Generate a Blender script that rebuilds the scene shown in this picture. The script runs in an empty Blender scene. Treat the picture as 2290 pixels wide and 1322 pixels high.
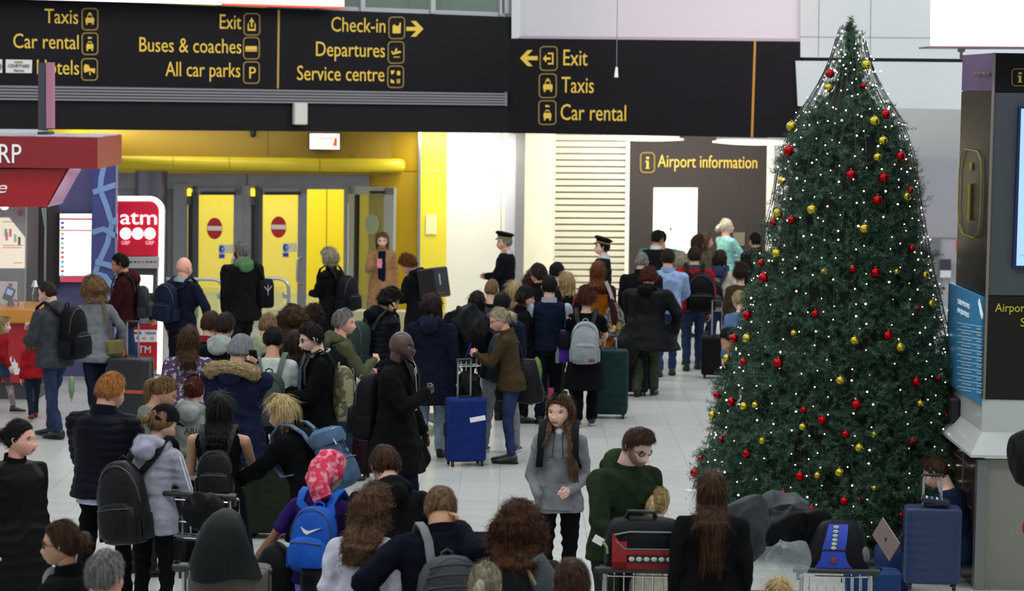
import bpy, math, random
import numpy as np
from mathutils import Vector as V, Matrix as M4, noise as mnoise

random.seed(7)
C = bpy.context.scene.collection
SC = bpy.context.scene

# ---------------------------------------------------------------- camera
F, CX, CY = 5500.0, 1145.0, 661.0
TILT, ROLL = math.atan(466.0 / F), 0.0145
CAM = V((0, 0, 4.0))
CR = (M4.Rotation(math.pi / 2 - TILT, 3, 'X') @ M4.Rotation(ROLL, 3, 'Z'))
cd = bpy.data.cameras.new('camera')
cam = bpy.data.objects.new('camera', cd)
C.objects.link(cam)
cam.location = CAM
cam.rotation_euler = CR.to_euler()
cd.sensor_fit = 'HORIZONTAL'
cd.sensor_width = 36.0
cd.lens = 36.0 * F / 2290.0
cd.clip_end = 300
cd.dof.use_dof = True
cd.dof.focus_distance = 20.5
cd.dof.aperture_fstop = 3.2
SC.camera = cam

# ---------------------------------------------------------------- light
def lin(c):
    return c / 12.92 if c <= 0.04045 else ((c + 0.055) / 1.055) ** 2.4
def col(h):
    if isinstance(h, (tuple, list)):
        return tuple(h[:3])
    h = h.lstrip('#')
    if len(h) == 3: h = ''.join(x * 2 for x in h)
    return tuple(lin(int(h[i:i + 2], 16) / 255.0) for i in (0, 2, 4))

w = bpy.data.worlds.new('world')
SC.world = w
w.use_nodes = True
w.node_tree.nodes['Background'].inputs[0].default_value = (0.80, 0.86, 0.92, 1)
w.node_tree.nodes['Background'].inputs[1].default_value = 0.66
SC.view_settings.view_transform = 'Standard'
SC.view_settings.look = 'None'
SC.view_settings.exposure = -0.08
SC.view_settings.gamma = 1.0

def area(name, loc, size, power, color=(1, 1, 1), aim=None, spread=None):
    d = bpy.data.lights.new(name, 'AREA')
    d.shape = 'RECTANGLE'
    d.size, d.size_y = size
    d.energy = power
    d.color = color
    if spread: d.spread = spread
    o = bpy.data.objects.new(name, d)
    C.objects.link(o)
    o.location = loc
    o.rotation_euler = (0, 0, 0) if aim is None else (V(aim) - V(loc)).to_track_quat('-Z', 'Y').to_euler()
    return o

# ceiling lamps of the hall (rows of diffused fittings high above)
for i, y in enumerate((13, 20, 27, 34)):
    area('hall_ceiling_lamp', (-2.5, y, 8.2), (9.0, 1.6), 300, (1.0, 0.985, 0.95))
    area('hall_ceiling_lamp', (4.5, y, 8.2), (5.0, 1.6), 130, (0.92, 0.98, 1.0))
# downlights in front of the doors, the white wall and the information desk
area('door_downlight', (-5.6, 41.2, 3.2), (4.0, 0.3), 16, (1.0, 0.95, 0.85), aim=(-5.2, 43.0, 0.8))
area('wall_downlight', (-0.8, 41.35, 3.2), (1.8, 0.25), 60, (1.0, 0.96, 0.86), aim=(-0.7, 42.0, 0.6))
area('desk_downlight', (2.4, 42.0, 3.45), (3.6, 0.8), 190, (1.0, 0.96, 0.82), aim=(2.4, 44.5, 1.0))
area('added_booth_fill', (-3.2, 31.2, 3.3), (0.9, 0.4), 9, (1.0, 0.85, 0.85), aim=(-5.0, 31.0, 2.9))  # added fill without a fitting, lightens the booth's side in pinkish white
area('corridor_lamp', (-4.6, 45.0, 4.0), (5.0, 2.0), 230, (1.0, 0.95, 0.82))
area('rear_corridor_lamp', (7.6, 40.0, 7.6), (3.0, 2.0), 260, (0.92, 0.97, 1.0))
def spot(name, loc, aim, power, color, ang=60):
    d = bpy.data.lights.new(name, 'SPOT')
    d.energy, d.color, d.spot_size, d.spot_blend = power, color, math.radians(ang), 0.9
    d.shadow_soft_size = 0.3
    o = bpy.data.objects.new(name, d)
    C.objects.link(o)
    o.location = loc
    o.rotation_euler = (V(aim) - V(loc)).to_track_quat('-Z', 'Y').to_euler()
spot('added_pink_glow', (2.5, 33.0, 8.0), (3.2, 40.0, 5.9), 520, (1.0, 0.35, 0.5), 40)  # added pink spot, imitates the screens' red glow on the upper wall
area('added_beam_fill', (7.0, 33.0, 8.2), (4.0, 1.0), 190, (0.92, 1.0, 0.99), aim=(7.0, 39.5, 4.6))  # added fill from the front to brighten the pale beams
spot('added_violet_glow', (1.9, 17.4, 5.4), (3.85, 20.6, 4.15), 240, (0.6, 0.3, 1.0), 26)  # added violet spot standing in for screen light on the kiosk head

# ---------------------------------------------------------------- geometry of the view: pixel -> ray -> world
def ray(px, py):
    return CR @ V(((px - CX) / F, -(py - CY) / F, -1.0))
def G(px, py, z=0.0):
    d = ray(px, py)
    return CAM + d * ((z - CAM.z) / d.z)
def D(px, py, y):
    d = ray(px, py)
    return CAM + d * (y / d.y)
class Plane:
    """an upright plane through two ground positions; reads pixels as points on it"""
    def __init__(s, pxa, ya, pxb, yb):
        a, b = D(pxa, 300, ya), D(pxb, 300, yb)
        s.o = V((a.x, a.y, 0))
        s.u = V((b.x - a.x, b.y - a.y, 0)).normalized()
        s.n = V((s.u.y, -s.u.x, 0))
        if s.n.y > 0: s.n = -s.n
    def at(s, px, py, off=0.0):
        d = ray(px, py)
        t = (s.o + s.n * off - CAM).dot(s.n) / d.dot(s.n)
        return CAM + d * t
    def mat(s, p):
        m = M4.Identity(4)
        z = V((0, 0, 1))
        for r in range(3):
            m[r][0], m[r][1], m[r][2], m[r][3] = s.u[r], z[r], s.n[r], p[r]
        return m

# ---------------------------------------------------------------- materials
MATS = {}
def mat(name, color, rough=0.7, metal=0.0, emit=None, es=1.0, noise=0.0, nscale=8.0, bump=0.0, bscale=60.0,
        color2=None, stretch=None, alpha=None, coat=0.0, thr=None, trans=0.0):
    key = name
    if key in MATS: return MATS[key]
    m = bpy.data.materials.new(name)
    m.use_nodes = True
    nt = m.node_tree
    b = nt.nodes['Principled BSDF']
    c = col(color)
    b.inputs['Base Color'].default_value = (*c, 1)
    b.inputs['Roughness'].default_value = rough
    b.inputs['Metallic'].default_value = metal
    if name[:4] in ('wool', 'deni', 'nylo', 'leat', 'hair', 'flor', 'knit', 'fur'):
        b.inputs['Specular IOR Level'].default_value = {'wool': .08, 'deni': .15, 'nylo': .08, 'leat': .18, 'hair': .10}.get(name[:4], .2)
    if name[:6] in ('sign_b', 'fascia', 'kiosk_', 'desk_w', 'rail_m', 'band_d'):
        b.inputs['Specular IOR Level'].default_value = .16
    if coat: b.inputs['Coat Weight'].default_value = coat
    if trans: b.inputs['Transmission Weight'].default_value = trans
    if alpha is not None: b.inputs['Alpha'].default_value = alpha
    if emit is not None:
        b.inputs['Emission Color'].default_value = (*col(emit), 1)
        b.inputs['Emission Strength'].default_value = es
    tc = None
    def coords():
        nonlocal tc
        if tc is None:
            t = nt.nodes.new('ShaderNodeTexCoord')
            mp = nt.nodes.new('ShaderNodeMapping')
            nt.links.new(t.outputs['Object'], mp.inputs['Vector'])
            if stretch: mp.inputs['Scale'].default_value = stretch
            tc = mp
        return tc.outputs['Vector']
    if noise or color2 is not None:
        n = nt.nodes.new('ShaderNodeTexNoise')
        n.inputs['Scale'].default_value = nscale
        n.inputs['Detail'].default_value = 4
        nt.links.new(coords(), n.inputs['Vector'])
        r = nt.nodes.new('ShaderNodeValToRGB')
        c2 = col(color2) if color2 is not None else tuple(min(1, x * (1 + noise)) for x in c)
        c1 = c if color2 is not None else tuple(x * (1 - noise) for x in c)
        lo, hi = thr if thr else (0.35, 0.65)
        r.color_ramp.elements[0].position, r.color_ramp.elements[1].position = lo, hi
        r.color_ramp.elements[0].color = (*c1, 1)
        r.color_ramp.elements[1].color = (*c2, 1)
        nt.links.new(n.outputs['Fac'], r.inputs['Fac'])
        nt.links.new(r.outputs['Color'], b.inputs['Base Color'])
    if bump:
        n = nt.nodes.new('ShaderNodeTexNoise')
        n.inputs['Scale'].default_value = bscale
        n.inputs['Detail'].default_value = 3
        nt.links.new(coords(), n.inputs['Vector'])
        bp = nt.nodes.new('ShaderNodeBump')
        bp.inputs['Strength'].default_value = bump
        bp.inputs['Distance'].default_value = 0.01
        nt.links.new(n.outputs['Fac'], bp.inputs['Height'])
        nt.links.new(bp.outputs['Normal'], b.inputs['Normal'])
    MATS[key] = m
    return m
def hexn(c):
    return c if isinstance(c, str) else '_'.join('%02d' % int(x * 99) for x in c)
def cloth(c, kind='wool'):
    if kind == 'nylon':
        return mat('nylon_' + hexn(c), c, 0.55, noise=0.12, nscale=9, bump=0.35, bscale=28)
    if kind == 'denim':
        return mat('denim_' + hexn(c), c, 0.85, noise=0.28, nscale=7, bump=0.35, bscale=150, stretch=(1, 1, 0.4))
    if kind == 'leather':
        return mat('leather_' + hexn(c), c, 0.38, noise=0.1, nscale=9, bump=0.4, bscale=45)
    return mat('wool_' + hexn(c), c, 0.92, noise=0.16, nscale=14, bump=0.6, bscale=190)
def plain(c, rough=0.6, **k):
    return mat('plain_%s_%d' % (hexn(c), int(rough * 100)), c, rough, **k)
def hairmat(c, c2=None):
    if c2 is None:
        a = col(c); c2 = tuple(min(1, x * 2.0 + 0.012) for x in a)
    return mat('hair_%s_%s' % (hexn(c), hexn(c2)), c, 0.48, color2=c2, nscale=70, stretch=(1, 1, 0.13), bump=0.7, bscale=160, thr=(0.36, 0.66))
METAL = mat('brushed_steel', '#b5b8ba', 0.32, 0.9, noise=0.06, nscale=4)
CHROME = mat('chrome', '#d5d8da', 0.15, 1.0)
BLACKP = mat('black_plastic', '#101113', 0.45)
GLASS = mat('clear_glass', '#dfe8e4', 0.05, alpha=0.16)

# ---------------------------------------------------------------- mesh builder
class MB:
    def __init__(s):
        s.v, s.f, s.m = [], [], []
        s.cur = 0
    def add(s, vs, fs):
        b = len(s.v)
        s.v.extend([tuple(p) for p in vs])
        s.f.extend([tuple(b + i for i in f) for f in fs])
        s.m.extend([s.cur] * len(fs))
    def box(s, c, d, m=None):
        x, y, z = d[0] / 2, d[1] / 2, d[2] / 2
        vs = [V((i, j, k)) for k in (-z, z) for j in (-y, y) for i in (-x, x)]
        vs = [(m @ (p + V(c)) if m is not None else p + V(c)) for p in vs]
        s.add(vs, [(0, 2, 3, 1), (4, 5, 7, 6), (0, 1, 5, 4), (2, 6, 7, 3), (0, 4, 6, 2), (1, 3, 7, 5)])
    def bbox(s, c, d, r=0.01, m=None):
        """box with chamfered edges"""
        hx, hy, hz = d[0] / 2, d[1] / 2, d[2] / 2
        r = min(r, hx * .9, hy * .9, hz * .9)
        rings = []
        for z, q in ((-hz, r), (-hz + r, 0), (hz - r, 0), (hz, r)):
            a, b, k = hx - q, hy - q, r
            if q: k = r * 0.5
            rings.append([V((c[0] + x, c[1] + y, c[2] + z)) for x, y in
                          ((a - k, -b), (a, -b + k), (a, b - k), (a - k, b), (-a + k, b), (-a, b - k), (-a, -b + k), (-a + k, -b))])
        if m is not None: rings = [[m @ p for p in R] for R in rings]
        s.loft(rings)
    def loft(s, rings, cap=True, closed=True):
        n = len(rings[0])
        vs = [p for r in rings for p in r]
        fs = []
        for i in range(len(rings) - 1):
            for j in range(n if closed else n - 1):
                k = (j + 1) % n
                fs.append((i * n + j, i * n + k, (i + 1) * n + k, (i + 1) * n + j))
        if cap and closed:
            c0 = sum((V(p) for p in rings[0]), V()) / n
            c1 = sum((V(p) for p in rings[-1]), V()) / n
            b = len(vs)
            vs += [c0, c1]
            L = (len(rings) - 1) * n
            for j in range(n):
                k = (j + 1) % n
                fs.append((b, k, j))
                fs.append((b + 1, L + j, L + k))
        s.add(vs, fs)
    def tube(s, pts, r, n=8, cap=True):
        pts = [V(p) for p in pts]
        rs = r if isinstance(r, (list, tuple)) else [r] * len(pts)
        rings = []
        t0 = (pts[1] - pts[0]).normalized()
        ref = V((0, 0, 1)) if abs(t0.z) < .9 else V((1, 0, 0))
        a = t0.cross(ref).normalized()
        for i, p in enumerate(pts):
            if i == 0: t = pts[1] - pts[0]
            elif i == len(pts) - 1: t = pts[-1] - pts[-2]
            else: t = (pts[i + 1] - pts[i]).normalized() + (pts[i] - pts[i - 1]).normalized()
            if t.length < 1e-9: t = t0
            t = t.normalized()
            a = (a - t * a.dot(t))
            if a.length < 1e-6: a = t.orthogonal()
            a = a.normalized()
            b = t.cross(a)
            rings.append([p + (a * math.cos(q) + b * math.sin(q)) * rs[i] for q in [2 * math.pi * j / n for j in range(n)]])
        s.loft(rings, cap)
    def band(s, pts, sides, w, t):
        """flat strap along pts; sides = across directions"""
        rings = []
        for i, p in enumerate(pts):
            p = V(p)
            if i == 0: d = V(pts[1]) - p
            elif i == len(pts) - 1: d = p - V(pts[-2])
            else: d = V(pts[i + 1]) - V(pts[i - 1])
            d.normalize()
            a = V(sides[i] if isinstance(sides, list) else sides)
            a = (a - d * a.dot(d)).normalized()
            b = d.cross(a)
            rings.append([p + a * w / 2 + b * t / 2, p - a * w / 2 + b * t / 2, p - a * w / 2 - b * t / 2, p + a * w / 2 - b * t / 2])
        s.loft(rings)
    def caps(s, p0, p1, r0, r1, n=12):
        p0, p1 = V(p0), V(p1)
        d = p1 - p0
        L = max(d.length, 1e-5)
        d = d / L if d.length > 1e-6 else V((0, 0, 1))
        a = d.orthogonal().normalized()
        b = d.cross(a)
        rings = []
        prof = [(-r0 * math.sin(q), r0 * math.cos(q)) for q in (1.45, 1.0, .5, 0)] + [(L + r1 * math.sin(q), r1 * math.cos(q)) for q in (0, .5, 1.0, 1.45)]
        for z, r in prof:
            rings.append([p0 + d * z + (a * math.cos(q) + b * math.sin(q)) * r for q in [2 * math.pi * j / n for j in range(n)]])
        s.loft(rings)
    def ell(s, c, r, m=None, n=14, k=10):
        rings = []
        for i in range(k + 1):
            a = -math.pi / 2 + math.pi * (i + .02) / (k + .04)
            R = [V((c[0] + r[0] * math.cos(a) * math.cos(q), c[1] + r[1] * math.cos(a) * math.sin(q), c[2] + r[2] * math.sin(a)))
                 for q in [2 * math.pi * j / n for j in range(n)]]
            rings.append([m @ p for p in R] if m is not None else R)
        s.loft(rings)
    def prism(s, pts, dv):
        n = len(pts)
        vs = [V(p) for p in pts] + [V(p) + V(dv) for p in pts]
        fs = [tuple(range(n)), tuple(range(2 * n - 1, n - 1, -1))] + [(i, (i + 1) % n + 0, (i + 1) % n + n, i + n) for i in range(n)]
        s.add(vs, fs)
    def build(s, name, m, parent=None, smooth=False, mw=None):
        me = bpy.data.meshes.new(name)
        me.from_pydata([tuple(p) for p in s.v], [], s.f)
        for x in (m if isinstance(m, (list, tuple)) else [m]): me.materials.append(x)
        if isinstance(m, (list, tuple)): me.polygons.foreach_set('material_index', s.m)
        me.update()
        if smooth:
            me.polygons.foreach_set('use_smooth', [True] * len(me.polygons))
            me.set_sharp_from_angle(angle=math.radians(48))
        o = bpy.data.objects.new(name, me)
        C.objects.link(o)
        if parent is not None: o.parent = parent
        if mw is not None: o.matrix_world = mw
        return o

def fixn(o):
    """consistent outward normals"""
    import bmesh
    b = bmesh.new(); b.from_mesh(o.data)
    bmesh.ops.recalc_face_normals(b, faces=b.faces)
    b.to_mesh(o.data); b.free()
    return o
def tag(o, label=None, cat=None, group=None, kind=None):
    if label: o['label'] = label
    if cat: o['category'] = cat
    if group: o['group'] = group
    if kind: o['kind'] = kind
    return o
def empty(name, loc, rz=0.0, label=None, cat=None, group=None):
    o = bpy.data.objects.new(name, None)
    o.empty_display_size = 0.1
    C.objects.link(o)
    o.location = loc
    o.rotation_euler = (0, 0, rz)
    return tag(o, label, cat, group)
def wpart(name, mb, m, parent, smooth=False, **k):
    """a part given in world coordinates, parented to a thing at its own place"""
    o = fixn(mb.build(name, m, None, smooth))
    if parent is not None:
        o.parent = parent
        o.matrix_parent_inverse = PINV(parent)
    return tag(o, **k)
def PINV(parent):
    mw = M4.LocRotScale(parent.location, parent.rotation_euler, parent.scale)
    return mw.inverted()
def slab(mb, pl, quad, th=0.05, off=0.0):
    pts = [pl.at(x, y, off) for x, y in quad]
    mb.prism(pts, -pl.n * th)
def rectpx(x0, y0, x1, y1, sl=0.0):
    return [(x0, y0), (x1, y0 + sl * (x1 - x0)), (x1, y1 + sl * (x1 - x0)), (x0, y1)]

FITS = []
def text(body, pl, x0, x1, ybase, cap_px, m, parent, off=0.015, name='lettering', sy=None, tight=False, shear=0):
    """raised lettering spanning pixels x0..x1, its baseline at ybase, its capitals cap_px tall"""
    cu = bpy.data.curves.new(name, 'FONT')
    cu.body = body
    cu.extrude = 0.004
    cu.shear = shear
    cu.resolution_u = 3
    cu.materials.append(m)
    o = bpy.data.objects.new(name, cu)
    C.objects.link(o)
    p0, p1 = pl.at(x0, ybase, off), pl.at(x1, ybase + ROLL * (x1 - x0), off)
    ph = (pl.at(x0, ybase, off) - pl.at(x0, ybase - cap_px, off)).length
    cu.size = ph / 0.70
    o.matrix_world = pl.mat(p0)
    if parent is not None:
        o.parent = parent
        o.matrix_parent_inverse = PINV(parent)
    FITS.append((o, (p1 - p0).length))
    return o
def rrect(x0, y0, x1, y1, r, n=5):
    pts = []
    for cx, cy, a0 in ((x1 - r, y0 + r, -90), (x1 - r, y1 - r, 0), (x0 + r, y1 - r, 90), (x0 + r, y0 + r, 180)):
        for i in range(n + 1):
            a = math.radians(a0 + 90 * i / n)
            pts.append((cx + r * math.cos(a), cy + r * math.sin(a)))
    return pts
def ringpx(mb, pl, outer, t, off=0.02):
    """outline frame from a closed pixel outline"""
    pts = [pl.at(x, y, off) for x, y in outer]
    mb.tube(pts + [pts[0]], t, 6, cap=False)
# ================================================================= SETTING
WHITE = mat('white_panel', '#dcdcdc', 0.5, noise=0.03, nscale=1.5)
CREAM = mat('cream_panel', '#e9e4d2', 0.6, noise=0.03, nscale=1.2)
LILAC = mat('pale_panel', '#cfd2d2', 0.45, noise=0.03, nscale=1.0)
SIGNB = mat('sign_black', '#161419', 0.42, noise=0.08, nscale=2)
FASCIA = mat('fascia_black', '#1b1a1e', 0.5, noise=0.08, nscale=2)
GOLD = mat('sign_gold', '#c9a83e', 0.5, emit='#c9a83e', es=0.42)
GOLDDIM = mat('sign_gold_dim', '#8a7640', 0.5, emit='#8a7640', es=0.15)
YEL = mat('yellow_panel', '#ecdc34', 0.45, noise=0.03, nscale=1)
MUST = mat('mustard_panel', '#b3922a', 0.5, noise=0.05, nscale=1.2)
YGLOSS = mat('yellow_gloss', '#dcc425', 0.25, noise=0.04, nscale=2)
GREYM = mat('grey_metal', '#86868a', 0.4, 0.5, noise=0.06, nscale=3)
GREYD = mat('grey_dark_metal', '#4a4a4e', 0.45, 0.3)
REDP = mat('red_panel', '#a3151d', 0.4, noise=0.04, nscale=2)
PLW = mat('painted_white', '#e6e6e6', 0.4)

def struct(o):
    return tag(o, kind='structure')
def quadobj(name, pl, quad, m, th=0.05, off=0.0, parent=None, **k):
    mb = MB(); slab(mb, pl, quad, th, off)
    return wpart(name, mb, m, parent, **k)
def wbox(name, x0, x1, y0, y1, z0, z1, m, parent=None, r=0.0, **k):
    mb = MB()
    c, d = ((x0 + x1) / 2, (y0 + y1) / 2, (z0 + z1) / 2), (x1 - x0, y1 - y0, z1 - z0)
    (mb.bbox(c, d, r) if r else mb.box(c, d))
    return wpart(name, mb, m, parent, **k)

# ---- floor: screed, 300 tiles one by one, the rest of the field joined
TILE = mat('floor_tile', '#b9bcb8', 0.28, noise=0.05, nscale=1.3, bump=0.02, bscale=30)
JOINT = mat('floor_joint', '#9c9f9b', 0.8)
fl = struct(wbox('floor', -14, 14, 8, 60, -0.06, -0.006, JOINT))
T = 0.4
def tile_mesh():
    mb = MB()
    mb.bbox((0, 0, -0.004), (T - 0.004, T - 0.004, 0.008), 0.0015)
    o = mb.build('tile', TILE)
    me = o.data
    bpy.data.objects.remove(o)
    return me
tme = tile_mesh()
cand, rest = [], []
for j in range(130):
    y = 8.2 + j * T
    for i in range(-35, 35):
        x = i * T + 0.1
        px = CX + F * x / y
        if y > 17.0 and 40 < px < 2250 and y < 40 and len(cand) < 300 and (420 < px < 2000 if y < 19 else True):
            cand.append((x, y))
        else:
            rest.append((x, y))
for x, y in cand:
    o = bpy.data.objects.new('tile', tme)
    C.objects.link(o)
    o.location = (x, y, random.uniform(-0.0004, 0.0004))
    o.parent = fl
mb = MB()
for x, y in rest:
    mb.box((x, y, -0.004), (T - 0.004, T - 0.004, 0.008))
o = mb.build('tile_field', TILE, fl); tag(o, kind='stuff')

PA = Plane(0, 37.3, 1140, 41.0)
PB = Plane(1140, 41.0, 1790, 39.7)

# ---- left sign gantry
sign = empty('direction_sign', (PA.at(560, 210).x, PA.at(560, 210).y, PA.at(560, 210).z), 0,
             'long black overhead sign with yellow lettering from Taxis to Check-in', 'sign')
mb = MB(); slab(mb, PA, [(-80, -8), (1145, 38), (1141, 209), (-80, 188)], 0.25)
wpart('sign_panel', mb, SIGNB, sign)
def icon(pl, cx, cy, w, h, kind, parent, m=None, bw=0.012):
    m = m or GOLD
    mb = MB(); ringpx(mb, pl, rrect(cx - w / 2, cy - h / 2, cx + w / 2, cy + h / 2, 8), bw)
    wpart('icon_frame', mb, GOLDDIM, parent)
    mb = MB()
    def P(pts, off=0.02):
        q = MB(); slab(q, pl, [(cx + a * w / 2, cy + b * h / 2) for a, b in pts], 0.012, off)
        wpart('icon_symbol', q, m, parent)
    if kind in ('taxi', 'rental'):
        dy = 0.0 if kind == 'taxi' else 0.16
        k = 1.0 if kind == 'taxi' else .82
        P([(-.34 * k, -.16 + dy), (-.24 * k, -.48 * k + dy), (.24 * k, -.48 * k + dy), (.34 * k, -.16 + dy), (.27 * k, -.16 + dy), (.2 * k, -.38 * k + dy), (-.2 * k, -.38 * k + dy), (-.27 * k, -.16 + dy)])
        P([(-.5 * k, -.14 + dy), (.5 * k, -.14 + dy), (.56 * k, .1 + dy), (.52 * k, .32 + dy), (-.52 * k, .32 + dy), (-.56 * k, .1 + dy)])
        P([(-.48 * k, .34 + dy), (-.28 * k, .34 + dy), (-.28 * k, .5 + dy), (-.48 * k, .5 + dy)])
        P([(.28 * k, .34 + dy), (.48 * k, .34 + dy), (.48 * k, .5 + dy), (.28 * k, .5 + dy)])
        if kind == 'taxi': P([(-.14, -.62), (.14, -.62), (.14, -.5), (-.14, -.5)])
        else: P([(-.24, -.62), (.05, -.66), (.05, -.6), (.26, -.6), (.26, -.48), (.05, -.48), (-.24, -.46)])
    elif kind == 'bed':
        P([(-.7, -.3), (-.5, -.5), (-.1, -.42), (.1, -.1), (.72, -.12), (.72, .18), (.5, .3), (.1, .12), (-.62, .3), (-.7, .1)])
        P([(.0, .2), (.14, .2), (.14, .55), (0, .5)])
        P([(.56, .2), (.7, .14), (.7, .34), (.56, .38)])
    elif kind == 'exitup':
        P([(-.5, -.1), (-.36, -.1), (-.36, .42), (.36, .42), (.36, -.1), (.5, -.1), (.5, .6), (-.5, .6)])
        P([(-.1, -.2), (.1, -.2), (.1, .25), (-.1, .25)])
        P([(-.34, -.2), (0, -.64), (.34, -.2)])
    elif kind == 'exitleft':
        P([(-.1, -.5), (.55, -.5), (.55, .5), (-.1, .5), (-.1, .36), (.4, .36), (.4, -.36), (-.1, -.36)])
        P([(-.3, -.1), (.2, -.1), (.2, .1), (-.3, .1)])
        P([(-.3, -.34), (-.3, .34), (-.68, 0)])
    elif kind == 'bus':
        P([(-.7, -.2), (.7, -.2), (.74, .16), (-.74, .16)]); P([(-.74, .2), (.74, .2), (.74, .3), (-.74, .3)])
    elif kind == 'bag':
        P([(-.5, -.2), (-.25, -.35), (-.1, -.2), (.3, -.2), (.42, -.5), (.55, -.5), (.5, .5), (-.5, .5)])
    elif kind == 'plane':
        P([(-.62, -.12), (-.5, -.16), (-.3, .02), (.5, -.16), (.68, -.1), (.62, .02), (-.4, .2)])
        P([(-.2, -.05), (.05, -.42), (.16, -.42), (.12, -.1)])
        P([(-.3, .38), (.5, .38), (.5, .46), (-.3, .46)])
    elif kind == 'four':
        P([(-.6, -.6), (-.12, -.6), (-.2, -.35), (-.5, -.2)]); P([(.2, -.55), (.6, -.55), (.6, -.15), (.2, -.15)])
        P([(-.6, .2), (-.2, .35), (-.15, .6), (-.6, .55)]); P([(.2, .2), (.32, .2), (.32, .6), (.2, .6)]); P([(.45, .2), (.57, .2), (.57, .6), (.45, .6)])
    if mb.v: wpart('icon_symbol', mb, m, parent)
    if kind == 'P': text('P', pl, cx - w * .2, cx + w * .22, cy + h * .27, h * .55, m, parent)
    if kind == 'i':
        mb = MB()
        slab(mb, pl, rrect(cx - w * .10, cy - h * .30, cx + w * .12, cy - h * .18, 2), .01, .02)
        slab(mb, pl, [(cx - w * .14, cy - h * .1), (cx + w * .08, cy - h * .1), (cx + w * .08, cy + h * .24), (cx + w * .16, cy + h * .3), (cx - w * .16, cy + h * .3), (cx - w * .07, cy + h * .24), (cx - w * .07, cy - h * .04), (cx - w * .14, cy - h * .04)], .01, .02)
        wpart('icon_symbol', mb, m, parent)
for body, x0, x1, yb, kind, ix, iy in (
        ('Taxis', 99, 174, 51.5, 'taxi', 201, 43), ('Car rental', 28, 174, 107, 'rental', 201, 98), ('Hotels', 80, 174, 165.5, 'bed', 200, 155.5),
        ('Exit', 489, 537, 64, 'exitup', 563, 54.5), ('Buses & coaches', 309, 537, 115, 'bus', 562, 108), ('All car parks', 370, 537, 170, 'P', 562, 162.5),
        ('Check-in', 739, 860, 70, 'bag', 887, 62.5), ('Departures', 704, 858, 125, 'plane', 885.5, 117.5), ('Service centre', 663, 858, 179, 'four', 884.5, 172)):
    text(body, PA, x0, x1, yb, 33, GOLD, sign)
    icon(PA, ix, iy, 35, 48, kind, sign)
def arrowpx(pl, x0, x1, y, h, m, parent, th=9):
    mb = MB(); s = 1 if x1 > x0 else -1
    slab(mb, pl, [(x0, y - th / 2), (x1 - s * 8, y - th / 2), (x1 - s * 8, y + th / 2), (x0, y + th / 2)], .012, .02)
    for q in (-1, 1):
        slab(mb, pl, [(x1, y), (x1 - s * 17, y + q * h / 2), (x1 - s * 28, y + q * h / 2), (x1 - s * 11, y)], .012, .02 + q * .001)
    wpart('arrow', mb, m, parent)
arrowpx(PA, 909, 947, 64.5, 35, GOLD, sign)
quadobj('divider_line', PA, [(621.5, 22), (626, 22), (623.5, 198), (619.5, 198)], mat('divider_gold', '#a2854a', .5, emit='#a2854a', es=.25), .012, .012, sign)
# hotel plates on the sign
quadobj('hotel_plate', PA, [(13, 133), (72, 134), (71, 163.5), (13, 163)], PLW, .02, .02, sign)
quadobj('hotel_plate', PA, [(-50, 132), (5, 133), (5, 163), (-50, 162)], PLW, .02, .02, sign)
text('COURTYARD', PA, 18, 66, 150.5, 7.5, plain('#55615c'), sign, off=.03)
text('Marriott', PA, 31, 54, 160, 5.5, plain('#7a3038'), sign, off=.03)
quadobj('plate_crest', PA, [(33, 137), (51, 137), (51, 141), (33, 141)], plain('#a08a35'), .006, .026, sign)
mb = MB(); ringpx(mb, PA, rrect(-20, 143, 3, 156, 6), .008, .03); wpart('plate_ring', mb, plain('#55615c'), sign)

# lower fascia, its ribbed rail and small beacon
tr = struct(quadobj('trim_1', PA, [(-80, 188), (1141, 209), (1137, 297.5), (-80, 288)], FASCIA, 0.25, -0.02))
RAIL = mat('rail_metal', '#8f8c90', 0.4, 0.35)
for i in range(5):
    a0, b0 = 191.0 + i * 7.0, 208.5 + i * 5.9
    mb = MB()
    p0, p1 = PA.at(-80, a0 + 2.5 - 1.2, .03), PA.at(1130, b0 + 2, .03)
    r = .0125
    mb.band([p0, p1], V((0, 0, 1)), r * 2.3, .05)
    wpart('rail_rib', mb, RAIL, tr)
quadobj('rail_back', PA, [(-80, 189), (1133, 207), (1133, 236), (-80, 221)], GREYD, .02, .0, tr)
quadobj('rail_end', PA, [(1130, 206), (1134, 206), (1134, 237), (1130, 237)], RAIL, .06, .05, tr)
bc = empty('beacon_box', PA.at(671, 279), 0, 'small white box hanging on the black fascia above the doors', 'beacon')
mb = MB(); pc = PA.at(671, 254.5, .07); mb.bbox((0, 0, 0), (.22, .345, .12), .012, PA.mat(pc)); wpart('casing', mb, mat('beacon_white', '#d8d4ca', .5), bc)
mb = MB(); mb.bbox((0, -.175, 0), (.18, .012, .1), .004, PA.mat(pc)); wpart('lens', mb, GREYD, bc)

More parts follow.
